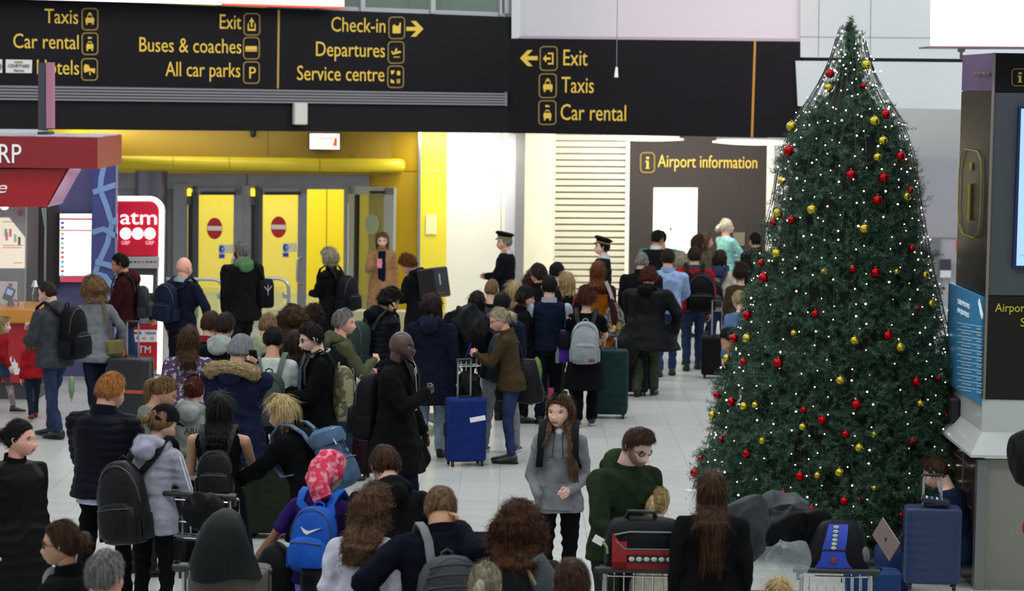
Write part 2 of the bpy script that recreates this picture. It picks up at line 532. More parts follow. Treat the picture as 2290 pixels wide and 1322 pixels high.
# glazing above the left sign
MUL = mat('mullion', '#bdb9bf', 0.45, 0.2)
win = struct(quadobj('window_1', PA, [(700, 12), (1130, 28), (1130, 38), (700, 22)], MUL, .12, -.1))
for x in (812, 969, 1134):
    quadobj('mullion', PA, [(x - 5, -60), (x + 5, -60), (x + 5, 30), (x - 5, 30)], MUL, .12, -.05, win)
quadobj('mullion', PA, [(1118, -60), (1123, -60), (1123, 34), (1118, 34)], MUL, .12, -.05, win)
for x0, x1 in ((700, 808), (817, 965), (974, 1119)):
    quadobj('pane', PA, [(x0, -60), (x1, -60), (x1, 30), (x0, 26)], mat('green_glass', '#8fa596', .08, alpha=.35), .01, -.12, win)
struct(quadobj('wall_rear_upper', PA, [(600, -90), (1160, -90), (1160, 60), (600, 60)], mat('rear_green_wall', '#7c8c80', .7, color2='#64706a', nscale=.9), .1, -1.4))
for x in (930, 1000):
    struct(quadobj('trim_5', PA, [(x - 12, -90), (x + 12, -90), (x + 12, 40), (x - 12, 40)], mat('rear_post', '#595f5c', .6), .1, -1.2))

# advertising screens over the left sign
sc = empty('advert_screen', PA.at(350, 8, .5), 0, 'bright white advertising screen above the left sign', 'screen')
quadobj('screen_frame', PA, [(-80, -80), (496, -80), (496, 11), (-80, -5)], BLACKP, .25, .42, sc)
quadobj('display', PA, [(-80, -80), (495.5, -80), (495.5, 10.5), (-80, -5.5)], mat('screen_white', '#ffffff', .4, emit='#fbfaff', es=2.2), .01, .435, sc)
sc2 = empty('advert_screen', PA.at(640, 15, .5), 0, 'pale orange advertising screen with a red lower edge above the left sign', 'screen')
quadobj('screen_frame', PA, [(496.5, -80), (771, -80), (771, 20), (496.5, 12)], BLACKP, .25, .42, sc2)
quadobj('display', PA, [(497, -80), (770, -80), (770, 15), (497, 7)], mat('screen_peach', '#ffe9c8', .4, emit='#ffe3b5', es=1.25), .01, .435, sc2)
quadobj('display_edge', PA, [(497, 7), (770, 15), (770, 19.5), (497, 11.5)], mat('screen_red', '#ff5a50', .4, emit='#ff4a48', es=1.1), .01, .435, sc2)

# ---- right sign
s2 = empty('direction_sign', PB.at(1460, 304), 0, 'black overhead sign reading Exit, Taxis, Car rental beside a left arrow', 'sign')
quadobj('sign_panel', PB, [(1143, 86), (1790, 93), (1790, 309), (1136, 297.5)], SIGNB, .25, 0, s2)
for body, x0, x1, yb, kind, ix, iy in (('Exit', 1257, 1311, 146, 'exitleft', 1227, 131), ('Taxis', 1255, 1327, 207, 'taxi', 1225, 192), ('Car rental', 1252, 1398, 268, 'rental', 1224, 252)):
    text(body, PB, x0, x1, yb, 36, GOLD, s2)
    icon(PB, ix, iy, 38, 53, kind, s2)
arrowpx(PB, 1202, 1163, 130, 36, GOLD, s2, 9)
quadobj('divider_line', PB, [(1686, 91), (1691, 91), (1684, 307), (1679, 307)], mat('divider_orange', '#a9782a', .5, emit='#a9782a', es=.3), .012, .012, s2)
struct(quadobj('wall_upper_middle', PB, [(1160, -90), (1790, -90), (1790, 92), (1160, 86)], mat('upper_wall_white', '#d9d7da', .5), .1, -.12))
struct(quadobj('trim_2', PB, [(1144, -90), (1163, -90), (1163, 84), (1144, 83)], PLW, .2, .05))
struct(quadobj('trim_3', PB, [(1163, 80), (1790, 86), (1790, 92), (1163, 86)], mat('lip_grey', '#b9aab6', .5), .14, 0))
# camera on a rod
cr = empty('hanging_sensor', D(1379, 172, 36.0), 0, 'small white sensor hanging on a thin rod before the right sign', 'sensor')
mb = MB(); mb.tube([D(1381, -40, 36.0), D(1379, 152, 36.0)], .006, 6); wpart('rod', mb, GREYM, cr)
mb = MB(); a, b = D(1379, 150, 36.0), D(1378, 173, 36.0)
mb.tube([a, a.lerp(b, .3), a.lerp(b, .6), b], [.016, .020, .026, .03], 12); wpart('sensor_body', mb, PLW, cr)

# light fittings under the right sign
LAMPW = mat('lamp_warm', '#fff8de', .4, emit='#fff6d8', es=2.6)
for x0, x1, yy, lb in ((1340, 1527, 306, 'slim glowing ceiling light under the sign before the louvres'), (1595, 1758, 315, 'slim glowing ceiling light under the sign above the information desk')):
    lf = empty('ceiling_light', PB.at((x0 + x1) / 2, yy, -.6), 0, lb, 'light')
    mb = MB()
    pts, n = [], 14
    for i in range(n + 1):
        t = i / n; pts.append((x0 + (x1 - x0) * t, yy + 3 + 4 * t - 1))
    rings = []
    for i, (x, y) in enumerate(pts):
        e = max(.12, math.sin(math.pi * min(1, max(0, i / n)))) ** .5
        c = PB.at(x, y, -.5)
        rings.append([c + PB.n * (.22 * e * math.cos(q)) + V((0, 0, .042 * e * math.sin(q))) for q in [2 * math.pi * k / 12 for k in range(12)]])
    mb.loft(rings); wpart('diffuser', mb, LAMPW, lf, smooth=True)
    mb = MB(); mb.tube([PB.at(x0 + 8, yy - 4, -.5), PB.at(x1 - 8, yy - 1, -.5)], .03, 8); wpart('housing', mb, PLW, lf)

# ---- yellow entrance
PD = Plane(262, 41.6, 905, 42.2)
PW = Plane(940, 41.9, 1160, 42.1)
PI = Plane(1175, 44.5, 1745, 44.5)
wy = struct(quadobj('wall_over_doors', PD, [(200, 288), (906, 288), (906, 392), (200, 386)], MUST, .15, 0))
quadobj('panel_joint', PD, [(598, 290), (600, 290), (600, 350), (598, 350)], mat('joint_ochre', '#8f7420', .6), .01, .006, wy)
# rounded canopy roll in segments
can = empty('door_canopy', PD.at(575, 385, .2), 0, 'glossy yellow rounded canopy roll above the glass doors', 'canopy')
for x0, x1 in ((200, 387), (388.5, 512), (513.5, 714), (715.5, 896)):
    mb = MB()
    c0, c1 = PD.at(x0, 367 + .010 * (x0 - 575), .25), PD.at(x1, 367 + .010 * (x1 - 575), .25)
    ps, rs = [c0, c1], [.118, .118]
    if x1 == 896:
        e = PD.at(904, 370, .25); ps += [e, PD.at(906, 370, .25)]; rs += [.085, .03]
    mb.tube(ps, rs, 20)
    wpart('canopy_segment', mb, YGLOSS, can, smooth=True)
for px in (740, 626, 805):
    mb = MB(); mb.tube([PD.at(px + 6 * math.cos(q), 347 + 6 * math.sin(q), .1) for q in [i * math.pi / 4 for i in range(9)]], .008, 6)
    wpart('fixing_ring', mb, MUST, can)
# cctv dome
cc = fixn(MB().build('tmp', BLACKP)); bpy.data.objects.remove(cc)
mb = MB(); mb.ell((0, 0, 0), (.05, .05, .05)); mb.tube([(0, 0, .02), (0, 0, .07)], .055, 12)
o = mb.build('dome_camera', BLACKP, smooth=True); o.location = PD.at(566, 301, .12); tag(o, 'small black dome camera under the fascia over the yellow wall', 'camera')
# emergency exit box
ex = empty('exit_light', PD.at(727, 334, .35), 0, 'lit white box sign with a small red pictogram over the doors', 'sign')
quadobj('casing', PD, [(691, 296), (760, 297), (760, 336), (691, 335)], GREYD, .3, .33, ex)
quadobj('lit_face', PD, [(693, 299), (759, 299.5), (759, 334), (693, 333)], mat('exit_lit', '#fffdf4', .4, emit='#fffbe8', es=2.0), .012, .345, ex)
mb = MB(); slab(mb, PD, [(748, 308), (754, 308), (754, 327), (744, 327)], .004, .352); slab(mb, PD, [(702, 309), (744, 308), (744, 311), (702, 311)], .004, .352); slab(mb, PD, [(702, 323), (740, 325), (740, 327), (702, 325)], .004, .352)
wpart('pictogram', mb, mat('exit_red', '#e0663a', .5, emit='#e0663a', es=.8), ex)

# header, jambs and doors
door = struct(quadobj('door_1', PD, [(200, 384), (826, 388), (826, 424), (200, 422)], GREYM, .2, -.05))
quadobj('header_joint', PD, [(552, 388), (554, 388), (554, 415), (552, 415)], GREYD, .01, -.04, door)
quadobj('door_jamb', PD, [(388, 412), (420, 412), (418, 740), (386, 740)], GREYM, .2, 0, door)
quadobj('door_jamb', PD, [(421, 430), (430, 430), (428, 740), (419, 740)], BLACKP, .1, .0, door)
quadobj('door_jamb', PD, [(430, 417), (441, 417), (439, 740), (428, 740)], GREYD, .2, 0, door)
quadobj('door_jamb', PD, [(541, 415), (562, 415), (560, 740), (539, 740)], GREYM, .2, 0, door)
quadobj('door_jamb', PD, [(562, 440), (571, 440), (569, 740), (560, 740)], BLACKP, .1, .0, door)
quadobj('door_jamb', PD, [(571, 417), (579, 417), (577, 740), (569, 740)], GREYD, .2, 0, door)
quadobj('door_jamb', PD, [(770, 417), (779, 417), (777, 740), (768, 740)], GREYM, .2, 0, door)
quadobj('door_rod', PD, [(778, 455), (786, 455), (784, 740), (776, 740)], PLW, .05, .1, door)
for x in (423, 565):
    mb = MB(); a, b = PD.at(x, 421, .12), PD.at(x, 438, .12)
    mb.tube([a, a.lerp(b, .2), b], [.018, .035, .035], 10)
    wpart('door_lamp', mb, mat('lamp_yellow', '#ffe23a', .4, emit='#ffd820', es=1.6), door, smooth=True)
    mb = MB(); mb.tube([PD.at(x, 439, .12), PD.at(x, 458, .12)], .03, 10); wpart('lamp_bracket', mb, GREYD, door)
CGL = mat('door_glass', '#e8efe6', .06, alpha=.10)
def leaf(n, x0, x1, g0, g1, ytop, signx, signy):
    d = struct(quadobj('door_%d' % n, PD, [(x0, ytop), (x1, ytop + 1), (x1 - 2, ytop + 15), (x0 - 1, ytop + 15)], GREYM, .06, .05))
    quadobj('closer_bar', PD, [(g0 + 4, ytop + 8), (x1 - 14, ytop + 8), (x1 - 14, ytop + 15), (g0 + 4, ytop + 15)], BLACKP, .06, .1, d)
    quadobj('stile', PD, [(x0, ytop), (g0, ytop), (g0 - 2, 742), (x0 - 2, 742)], GREYD, .06, .05, d)
    quadobj('stile', PD, [(g1, ytop), (x1, ytop), (x1 - 3, 742), (g1 - 3, 742)], GREYM, .06, .05, d)
    quadobj('pane', PD, [(g0, ytop + 14), (g1, ytop + 14), (g1 - 2, 735), (g0 - 2, 735)], CGL, .012, .02, d)
    quadobj('bottom_rail', PD, [(g0 - 2, 728), (g1 - 2, 728), (g1 - 2, 742), (g0 - 2, 742)], GREYM, .06, .05, d)
    # no entry disc, seen round on the swung leaf
    mb = MB(); slab(mb, PD, [(signx + 17.5 * math.cos(q), signy + 24 * math.sin(q)) for q in [2 * math.pi * i / 36 for i in range(36)]], .006, .035)
    wpart('no_entry_disc', mb, mat('no_entry_red', '#b3161b', .5), d)
    quadobj('no_entry_bar', PD, [(signx - 16.5, signy - 5.5), (signx + 16.5, signy - 5), (signx + 16.5, signy + 5), (signx - 16.5, signy + 4.5)], mat('sticker_white', '#e4dccb', .5), .004, .04, d)
    bx, by = signx + 9, signy + 36
    quadobj('sticker', PD, rectpx(bx, by, bx + 32, by + 20), mat('sticker_pale', '#d8d3b8', .5), .004, .035, d)
    quadobj('sticker', PD, rectpx(bx, by, bx + 14, by + 32), mat('sticker_pale2', '#c9cfd6', .5), .004, .038, d)
    mb = MB(); slab(mb, PD, [(bx + 7 + 6 * math.cos(q), by + 10.5 + 8.5 * math.sin(q)) for q in [2 * math.pi * i / 20 for i in range(20)]], .004, .043); slab(mb, PD, rectpx(bx + 1, by + 22, bx + 13, by + 30), .004, .043)
    wpart('sticker_blue', mb, mat('sticker_bluem', '#1f3f9a', .5), d)
    text('!', PD, bx + 5.5, bx + 8.5, by + 16, 10, PLW, d, off=.048)
    hx = x1 - 22
    mb = MB(); mb.tube([PD.at(hx + 13, 576, .06), PD.at(hx + 4, 576, .12), PD.at(hx, 582, .14), PD.at(hx - 1, 628, .14), PD.at(hx + 4, 635, .12), PD.at(hx + 13, 634, .06)], .017, 8)
    wpart('handle', mb, METAL, d, smooth=True)
    return d
leaf(2, 432, 541, 445, 523, 421, 480, 511)
leaf(3, 578, 687, 588, 667, 421, 623, 508)
# third leaf stands open
PO = Plane(779, 42.0, 881, 41.2)
d3 = struct(quadobj('door_4', PO, [(779, 417), (881, 420), (880, 436), (779, 434)], mat('pale_stile', '#a6a89e', .4, .3), .06, 0))
quadobj('stile', PO, [(779, 417), (796, 417), (792, 742), (775, 742)], mat('pale_stile', '#a6a89e', .4, .3), .06, 0, d3)
quadobj('stile', PO, [(859, 420), (881, 420), (876, 742), (854, 742)], mat('pale_stile', '#a6a89e', .4, .3), .06, 0, d3)
quadobj('stile_edge', PO, [(793, 436), (799, 436), (795, 742), (789, 742)], BLACKP, .06, .02, d3)
quadobj('pane', PO, [(796, 434), (860, 434), (856, 735), (792, 735)], mat('smoky_glass', '#8d8f5a', .1, alpha=.55), .012, -.03, d3)
quadobj('closer_bar', PO, [(826, 427), (858, 427), (858, 433), (826, 433)], BLACKP, .05, .03, d3)
mb = MB(); slab(mb, PO, [(832 + 16 * math.cos(q), 502 + 23 * math.sin(q)) for q in [2 * math.pi * i / 30 for i in range(30)]], .006, .0)
wpart('faded_disc', mb, mat('faded_disc', '#8f9a78', .6), d3)
# corridor behind the doors
struct(wbox('wall_corridor_rear', -8.6, -1.6, 46.9, 47.1, 0, 6, YEL))
struct(wbox('wall_corridor_left', -8.1, -7.95, 42.4, 47, 0, 6, YEL))
o = struct(wbox('wall_corridor_right', -2.42, -2.3, 42.3, 47, 0, 6, YEL))
for px in (730,):
    quadobj('panel_joint', Plane(300, 46.9, 1100, 46.9), [(px, 400), (px + 2, 400), (px, 670), (px - 2, 670)], mat('joint_ochre', '#8f7420', .6), .01, .006, o)
struct(wbox('floor_corridor', -8.4, -2.3, 42.2, 47, -0.02, 0.004, mat('corridor_floor', '#8c9370', .6, noise=.05)))
struct(wbox('ceiling_corridor', -8.4, -2.3, 42.5, 47, 5.2, 5.3, CREAM))
# left column beside the cash machine and wall parts
mb = MB(); c = D(338, 500, 41.7); mb.tube([(c.x, c.y, 0), (c.x, c.y, 2.50)], .27, 28)
struct(wpart('pillar_column', mb, mat('column_metal', '#77717c', .28, .6), None, smooth=True))
struct(quadobj('wall_left_of_doors', PD, [(150, 384), (395, 386), (390, 745), (150, 745)], mat('grey_wall', '#8d8b90', .6), .1, -.1))
# handrails before the doors
for i, (x0, x1, yt) in enumerate(((372, 500, 624), (560, 646, 622))):
    Y = 40.4
    hr = empty('guard_rail', D((x0 + x1) / 2, 724, Y), 0, 'grey tube guard rail before the %s no-entry door' % ('left' if i == 0 else 'right'), 'rail')
    mb = MB(); mb.tube([D(x0, yt, Y), D(x1 - 22, yt + 1, Y), D(x1 - 8, yt + 6, Y), D(x1 - 1, yt + 18, Y), D(x1, yt + 34, Y), D(x1 - 3, 740, Y)], .03, 10); wpart('rail_tube', mb, METAL, hr, smooth=True)
    mb = MB(); p = D(x1 - 8, yt + 38, Y); mb.ell(p, (.05, .03, .06)); wpart('clamp', mb, METAL, hr, smooth=True)
    a, b = D(x0 + 6, yt + 18, Y), D(x1 - 12, 735, Y)
    mb = MB(); mb.box(((a.x + b.x) / 2, Y, (a.z + b.z) / 2), (b.x - a.x, .012, a.z - b.z)); wpart('pane', mb, mat('rail_glass', '#b9bf8a', .1, alpha=.18), hr)
# yellow and white cladding to the right of the doors
PR_ = Plane(880, 42.6, 936, 41.9)
wr = struct(quadobj('wall_right_of_doors', Plane(826, 42.3, 940, 42.0), [(826, 292), (940, 292), (936, 745), (822, 745)], mat('deep_yellow', '#cda61c', .5, noise=.03), .1, 0))
quadobj('panel_joint', Plane(826, 42.3, 940, 42.0), [(904, 382), (938, 382), (938, 384), (904, 384)], mat('joint_ochre', '#8f7420', .6), .01, .006, wr)
wp = struct(quadobj('wall_yellow_strip', PW, [(942, 292), (1000, 293), (997, 745), (938, 745)], mat('bright_yellow', '#e8d438', .45), .1, 0))
quadobj('edge_trim', PW, [(936, 292), (942, 292), (938, 745), (932, 745)], METAL, .12, .03, wp)
quadobj('panel_joint', PW, [(942, 381), (1000, 381), (1000, 383), (942, 383)], mat('joint_pale', '#c8bb70', .6), .01, .006, wp)
no = quadobj('wall_notice', PW, [(953, 480), (977, 480), (976, 524), (952, 524)], mat('notice_paper', '#e9e6a8', .7), .01, .02)
tag(no, 'small pale paper notice fixed to the bright yellow strip', 'notice')
ww = struct(quadobj('wall_white_panels', PW, [(1000, 292), (1140, 293), (1136, 745), (997, 745)], CREAM, .1, -.01))
quadobj('panel_joint', PW, [(1000, 381.5), (1138, 384), (1138, 385.2), (1000, 382.7)], mat('joint_grey', '#a9a79c', .6), .01, .0, ww)
quadobj('panel_joint', PW, [(1121, 293), (1122.5, 293), (1119.5, 745), (1118, 745)], mat('joint_grey', '#a9a79c', .6), .01, .0, ww)
struct(quadobj('trim_4', PW, [(1132, 300), (1156, 300), (1151, 745), (1127, 745)], mat('trim_lilac', '#c9c8ce', .5), .1, .05))
struct(quadobj('pillar_trim', PW, [(1156, 297), (1175, 297), (1169, 745), (1150, 745)], mat('post_grey', '#8e8a8a', .5, .3), .4, .2))
# low pale bench wall at the foot of the entrance
lw = struct(wbox('wall_low', D(600, 700, 40.3).x, D(1085, 700, 40.3).x, 40.1, 40.5, 0, D(800, 694, 40.3).z, mat('low_wall', '#b9b38a', .6)))
# information desk recess
struct(quadobj('wall_desk_left', PI, [(1172, 285), (1243, 285), (1238, 740), (1166, 740)], CREAM, .1, 0))
lou = struct(quadobj('wall_louvre_backing', PI, [(1240, 285), (1412, 285), (1408, 740), (1236, 740)], mat('louvre_back', '#9a957e', .7), .05, -.08))
for i in range(27):
    y = 302 + i * 14.4
    mb = MB()
    p0, p1 = PI.at(1241 - .012 * (y - 300), y, 0), PI.at(1403 - .012 * (y - 300), y + 1, 0)
    up = (V((0, 0, 1)) * .9 - PI.n * -.35).normalized()
    mb.band([p0 - V((0, 0, .045)), p1 - V((0, 0, .045))], up, .088, .012)
    wpart('slat', mb, CREAM, lou)
quadobj('slat_frame', PI, [(1400, 290), (1409, 290), (1404, 740), (1395, 740)], CREAM, .05, .04, lou)
wi = struct(quadobj('wall_desk', PI, [(1409, 300), (1716, 300), (1708, 760), (1402, 760)], mat('desk_wall_dark', '#3b3534', .6, noise=.04), .1, 0))
for body, x0, x1 in (('Airport information', 1471, 1693),):
    si = empty('information_sign', PI.at(1570, 372), 0, 'raised yellow Airport information lettering on the dark wall', 'sign')
    text(body, PI, x0, x1, 373.5, 28, GOLD, si)
    icon(PI, 1448, 364, 31, 44, 'i', si, bw=.016)
dd = struct(quadobj('door_5', PI, [(1462, 420), (1560, 420), (1555, 745), (1457, 745)], mat('lit_opening', '#fffbe8', .5, emit='#fffbe6', es=.9), .05, .02))
quadobj('hatch_edge', PI, [(1464, 421), (1558, 421), (1558, 427), (1464, 427)], mat('hatch_grey', '#cfc9b2', .5), .03, .05, dd)
quadobj('blue_mark', PI, [(1498, 509), (1502, 509), (1502, 516), (1498, 516)], mat('sticker_bluem', '#1f3f9a', .5), .004, .03, dd)
kb = quadobj('wall_panel', PI, [(1640, 520), (1666, 520), (1665, 550), (1640, 550)], mat('desk_box', '#6f6a58', .5), .03, .03); tag(kb, 'small framed panel on the dark wall behind the white-haired man', 'panel')
struct(quadobj('wall_desk_post', PI, [(1716, 312), (1732, 312), (1726, 760), (1709, 760)], CREAM, .1, .05))
struct(quadobj('wall_desk_end', PI, [(1732, 312), (1810, 312), (1800, 760), (1726, 760)], mat('end_wall', '#b7b0b0', .6), .1, 0))
struct(wbox('ceiling_desk', D(1165, 300, 43).x, D(1800, 300, 43).x, 41.1, 44.6, 3.35, 3.42, CREAM)) if False else None
# information counter at the back
ct = empty('information_counter', (3.6, 43.2, 0), 0, 'long dark service counter in front of the Airport information wall', 'counter')
wbox('counter_body', 2.5, 4.8, 42.95, 43.5, 0, 1.02, mat('counter_dark', '#2c2828', .5), ct)
wbox('worktop', 2.45, 4.9, 42.85, 43.6, 1.02, 1.07, mat('counter_top', '#8a857c', .35), ct, r=.01)

# ---- right-hand rear architecture
PU = Plane(1790, 39.7, 2165, 39.2)
ub = struct(quadobj('wall_beam_upper', PU, [(1790, -90), (2300, -90), (2300, 133), (1790, 128)], LILAC, .2, 0))
jt = mat('joint_shadow', '#8f9694', .6)  # grey seam colour of the upper beam panels
quadobj('panel_joint', PU, [(1790, 81.5), (2300, 86), (2300, 88), (1790, 83.5)], jt, .01, .004, ub)
for x in (1832, 1948):
    quadobj('panel_joint', PU, [(x, -90), (x + 2, -90), (x - 1, 130), (x - 3, 130)], jt, .01, .004, ub)
struct(quadobj('trim_6', PU, [(1786, 127), (2300, 133), (2300, 142), (1786, 136)], BLACKP, .2, -.15))
struct(quadobj('wall_beam_lower', PU, [(1779, 136), (2300, 141), (2300, 248), (1784, 237)], LILAC, .2, .12))
PV = Plane(1700, 48.0, 2300, 48.0)
struct(quadobj('wall_rear_soffit', PV, [(1700, 230), (2400, 230), (2400, 362), (1700, 352)], mat('soffit', '#c2c4c2', .6), .2, 0))
PV2 = Plane(1700, 47.0, 2300, 47.0)
rw = struct(quadobj('wall_rear_right', PV2, [(2046, 352), (2400, 360), (2400, 535), (2046, 530)], mat('rear_lilac', '#a8a6ae', .6, noise=.02), .1, 0))
quadobj('wall_section', PV2, [(2046, 530), (2075, 530), (2072, 760), (2043, 760)], mat('rear_lilac', '#a8a6ae', .6, noise=.02), .1, 0, rw)
quadobj('wall_section', PV2, [(2148, 530), (2400, 530), (2400, 760), (2145, 760)], mat('rear_lilac', '#a8a6ae', .6, noise=.02), .1, 0, rw)
quadobj('edge_trim', PV2, [(2044, 355), (2052, 355), (2046, 760), (2038, 760)], mat('brown_edge', '#8d7768', .6), .12, .03, rw)
quadobj('door_frame', PV2, [(2075, 532), (2084, 532), (2080, 830), (2071, 830)], GREYM, .12, .03, rw)
quadobj('door_frame', PV2, [(2098, 534), (2103, 534), (2099, 830), (2094, 830)], GREYM, .12, .03, rw)
struct(quadobj('wall_rear_far', Plane(1700, 53, 2400, 53), [(1900, 340), (2400, 340), (2400, 720), (1900, 720)], mat('rear_far', '#b3aeb2', .6), .1, 0))
struct(quadobj('wall_rear_dado', Plane(1700, 52.8, 2400, 52.8), [(1900, 698), (2400, 702), (2400, 900), (1900, 900)], mat('dado_taupe', '#80756f', .6), .1, 0))
nb_ = empty('wall_notice', PV2.at(2115, 620, -.0), 0, 'dark and white notice on the far wall between tree and kiosk', 'notice')
quadobj('dark_half', Plane(1700, 46.9, 2300, 46.9), [(2103, 580), (2127, 580), (2127, 605), (2102, 605)], mat('notice_dark', '#3d3a40', .6), .01, 0, nb_)
quadobj('white_half', Plane(1700, 46.9, 2300, 46.9), [(2102, 605), (2127, 605), (2126, 621), (2102, 621)], PLW, .01, 0, nb_)
quadobj('door_leaf', PV2, [(2103, 534), (2150, 534), (2146, 830), (2098, 830)], mat('rear_lilac2', '#b4b1b8', .6), .05, -.05, rw)
o = quadobj('red_lit_sign', Plane(1700, 46.5, 2300, 46.5), [(2138, 535), (2160, 535), (2160, 563), (2137, 563)], mat('far_red_sign', '#c23b48', .5, emit='#c23b48', es=.5), .05, 0); tag(o, 'small red lit sign beside the far doorway behind the kiosk', 'sign')
o = quadobj('cyan_lit_sign', Plane(1700, 47.5, 2300, 47.5), [(2010, 358), (2023, 358), (2020, 412), (2007, 412)], mat('far_cyan', '#7fd6f5', .5, emit='#7fd6f5', es=1.2), .05, 0); tag(o, 'narrow cyan lit sign just behind the right edge of the tree', 'sign')
struct(quadobj('wall_rear_yellow', Plane(1700, 49, 2300, 49), [(2020, 355), (2050, 355), (2050, 382), (2020, 382)], mat('rear_yellow', '#b99c4a', .5), .05, 0))

# ---- booth (bureau) on the left
booth = empty('exchange_booth', (-5.6, 31.0, 0), 0, 'red-roofed currency exchange booth with blue walls and a lit rates board', 'booth')
PBf = Plane(-60, 30.0, 218, 30.0)
def bz(px, py, Y): return D(px, py, Y).z
rx = D(218, 340, 30.0).x
zt, zb = bz(218, 306, 30), bz(218, 378, 30)
mb = MB(); mb.box(((rx - 7.5) / 2 + 0, 0, 0), (0, 0, 0)) if False else None
wbox('roof', -7.6, rx, 30.0, 31.85, zb, zt - .01, mat('roof_red', '#8c1a22', .42, noise=.03), booth)
wbox('roof_top', -7.6, rx - .01, 30.02, 31.83, zt - .01, zt, mat('roof_dust', '#b9b4bd', .8, color2='#8f8a94', nscale=5), booth)
text('RP', PBf, -6, 44, 364, 43, mat('sign_white', '#dfe6e2', .5, emit='#dfe6e2', es=.25), booth, off=.01)
mb = MB(); mb.prism([PBf.at(-90, 378, -.1), PBf.at(150, 378, -.1), PBf.at(103, 463, -.1), PBf.at(-90, 463, -.1)], V((0, 1.0, 0)))
wpart('sloping_canopy', mb, mat('canopy_red', '#a51720', .35), booth)
mb = MB()
q = [PBf.at(152, 379, -.09), PBf.at(105, 463.5, -.09)]
mb.prism([q[0] + V((0, .03, 0)), q[1] + V((0, .03, 0)), q[1] + V((.0, .95, .0)), q[0] + V((0, .95, 0))], V((.015, 0, .008)))
wpart('canopy_side', mb, mat('canopy_pink', '#d79fc4', .25), booth)
text('e', PBf, -12, 11, 431, 27, mat('sign_white2', '#e8ded8', .5, emit='#e8ded8', es=.2), booth, off=-.09, shear=.25)
mb = MB(); mb.ell(PBf.at(10, 464, -.3), (.05, .05, .03)); wpart('downlight', mb, LAMPW, booth, smooth=True)
# roof pylon
py = empty('roof_pylon', D(104, 290, 30.8), 0, 'slim grey and pink pylon standing on the booth roof', 'pylon')
a, b, c = D(85, 140, 30.8), D(104, 292, 30.8), D(119, 287, 30.8)
wbox('pylon_panel', a.x, b.x, 30.8, 30.9, b.z - .0, a.z, mat('pylon_grey', '#3b3f48', .6), py)
wbox('pylon_face', b.x, c.x, 30.78, 30.92, c.z, a.z + .005, mat('pylon_pink', '#b0748c', .5), py)
wbox('pylon_foot', a.x, c.x - .06, 30.75, 31.2, zt - .001, zt + .035, GREYD, py)
# walls
BLUE = mat('booth_blue', '#6a6c9c', .4, noise=.04)
PBw = Plane(-60, 33.2, 210, 33.2)
quadobj('booth_wall', PBw, [(85, 330), (209, 330), (205, 860), (80, 860)], BLUE, .08, 0, booth)
quadobj('grey_column', PBw, [(62, 460), (128, 460), (126, 650), (60, 650)], mat('booth_grey', '#403d40', .6), .06, .1, booth)
quadobj('inner_wall', Plane(-60, 33.0, 100, 33.0), [(-80, 440), (85, 440), (82, 860), (-80, 860)], mat('booth_inner', '#6e6c70', .6), .06, 0, booth)
PC = Plane(208, 32.9, 262, 32.9)
quadobj('blue_column', PC, [(208, 340), (263, 340), (258, 850), (203, 850)], mat('booth_deep_blue', '#5358a2', .35), .08, 0, booth)
mb = MB()
for pts in ([(232, 372), (226, 400), (224, 425), (238, 460), (250, 500), (240, 545), (222, 585), (213, 610), (228, 640), (250, 690)],
            [(208, 430), (224, 425), (262, 412)], [(206, 520), (232, 512), (262, 530)], [(250, 500), (262, 490)], [(213, 585), (240, 592), (262, 600)], [(213, 612), (235, 618), (262, 655)]):
    mb = MB(); pof = globals().get('pof', .006) + .004; globals()['pof'] = pof
    mb.band([PC.at(x, y, pof) for x, y in pts], V((1, 0, 0)) if len(pts) > 5 else V((0, 0, 1)), .075, .004)
    wpart('light_pattern', mb, mat('pattern_blue', '#90b8ea', .4), booth)
quadobj('column_edge', PC, [(259, 340), (263, 340), (258, 850), (254, 850)], mat('edge_grey', '#9a9ca8', .5), .02, .02, booth)
# rates board
rb = empty('rates_board', PBw.at(168, 632, .1), 0, 'tall lit currency rates board on the blue booth wall', 'screen')
quadobj('board_case', PBw, [(126, 476), (206, 476), (204, 634), (124, 634)], BLACKP, .1, .16, rb)
quadobj('display', PBw, [(134, 478), (205, 478), (203, 617), (133, 617)], mat('board_white', '#f4f8f2', .4, emit='#f2faf2', es=1.15), .01, .17, rb)
RB = mat('board_red', '#c84a62', .5, emit='#c84a62', es=.5)
for y0, y1 in ((488, 491.5), (514, 516.5), (618, 631)):
    quadobj('red_band', PBw, [(134, y0), (205, y0 + .6), (205, y1 + .6), (134, y1)], RB, .004, .175, rb)
cols_ = ['#2d49a8', '#2d49a8', '#c9b040', '#7a4aa8', '#a8c84a', '#5aa0d0', '#d04a50', '#d0503a', '#60a8d8', '#6ab0e0', '#c03a4a', '#50b0c8']
for i, cc_ in enumerate(cols_):
    y = 496 + i * 10.4 + (4 if i > 1 else 0)
    quadobj('flag', PBw, rectpx(136, y, 143, y + 5), mat('flag_%d' % i, cc_, .5, emit=cc_, es=.6), .004, .176, rb)
    quadobj('rate_row', PBw, rectpx(165, y + 1.5, 200, y + 3), mat('row_grey', '#c3ccd6', .5, emit='#c3ccd6', es=.8), .004, .176, rb)
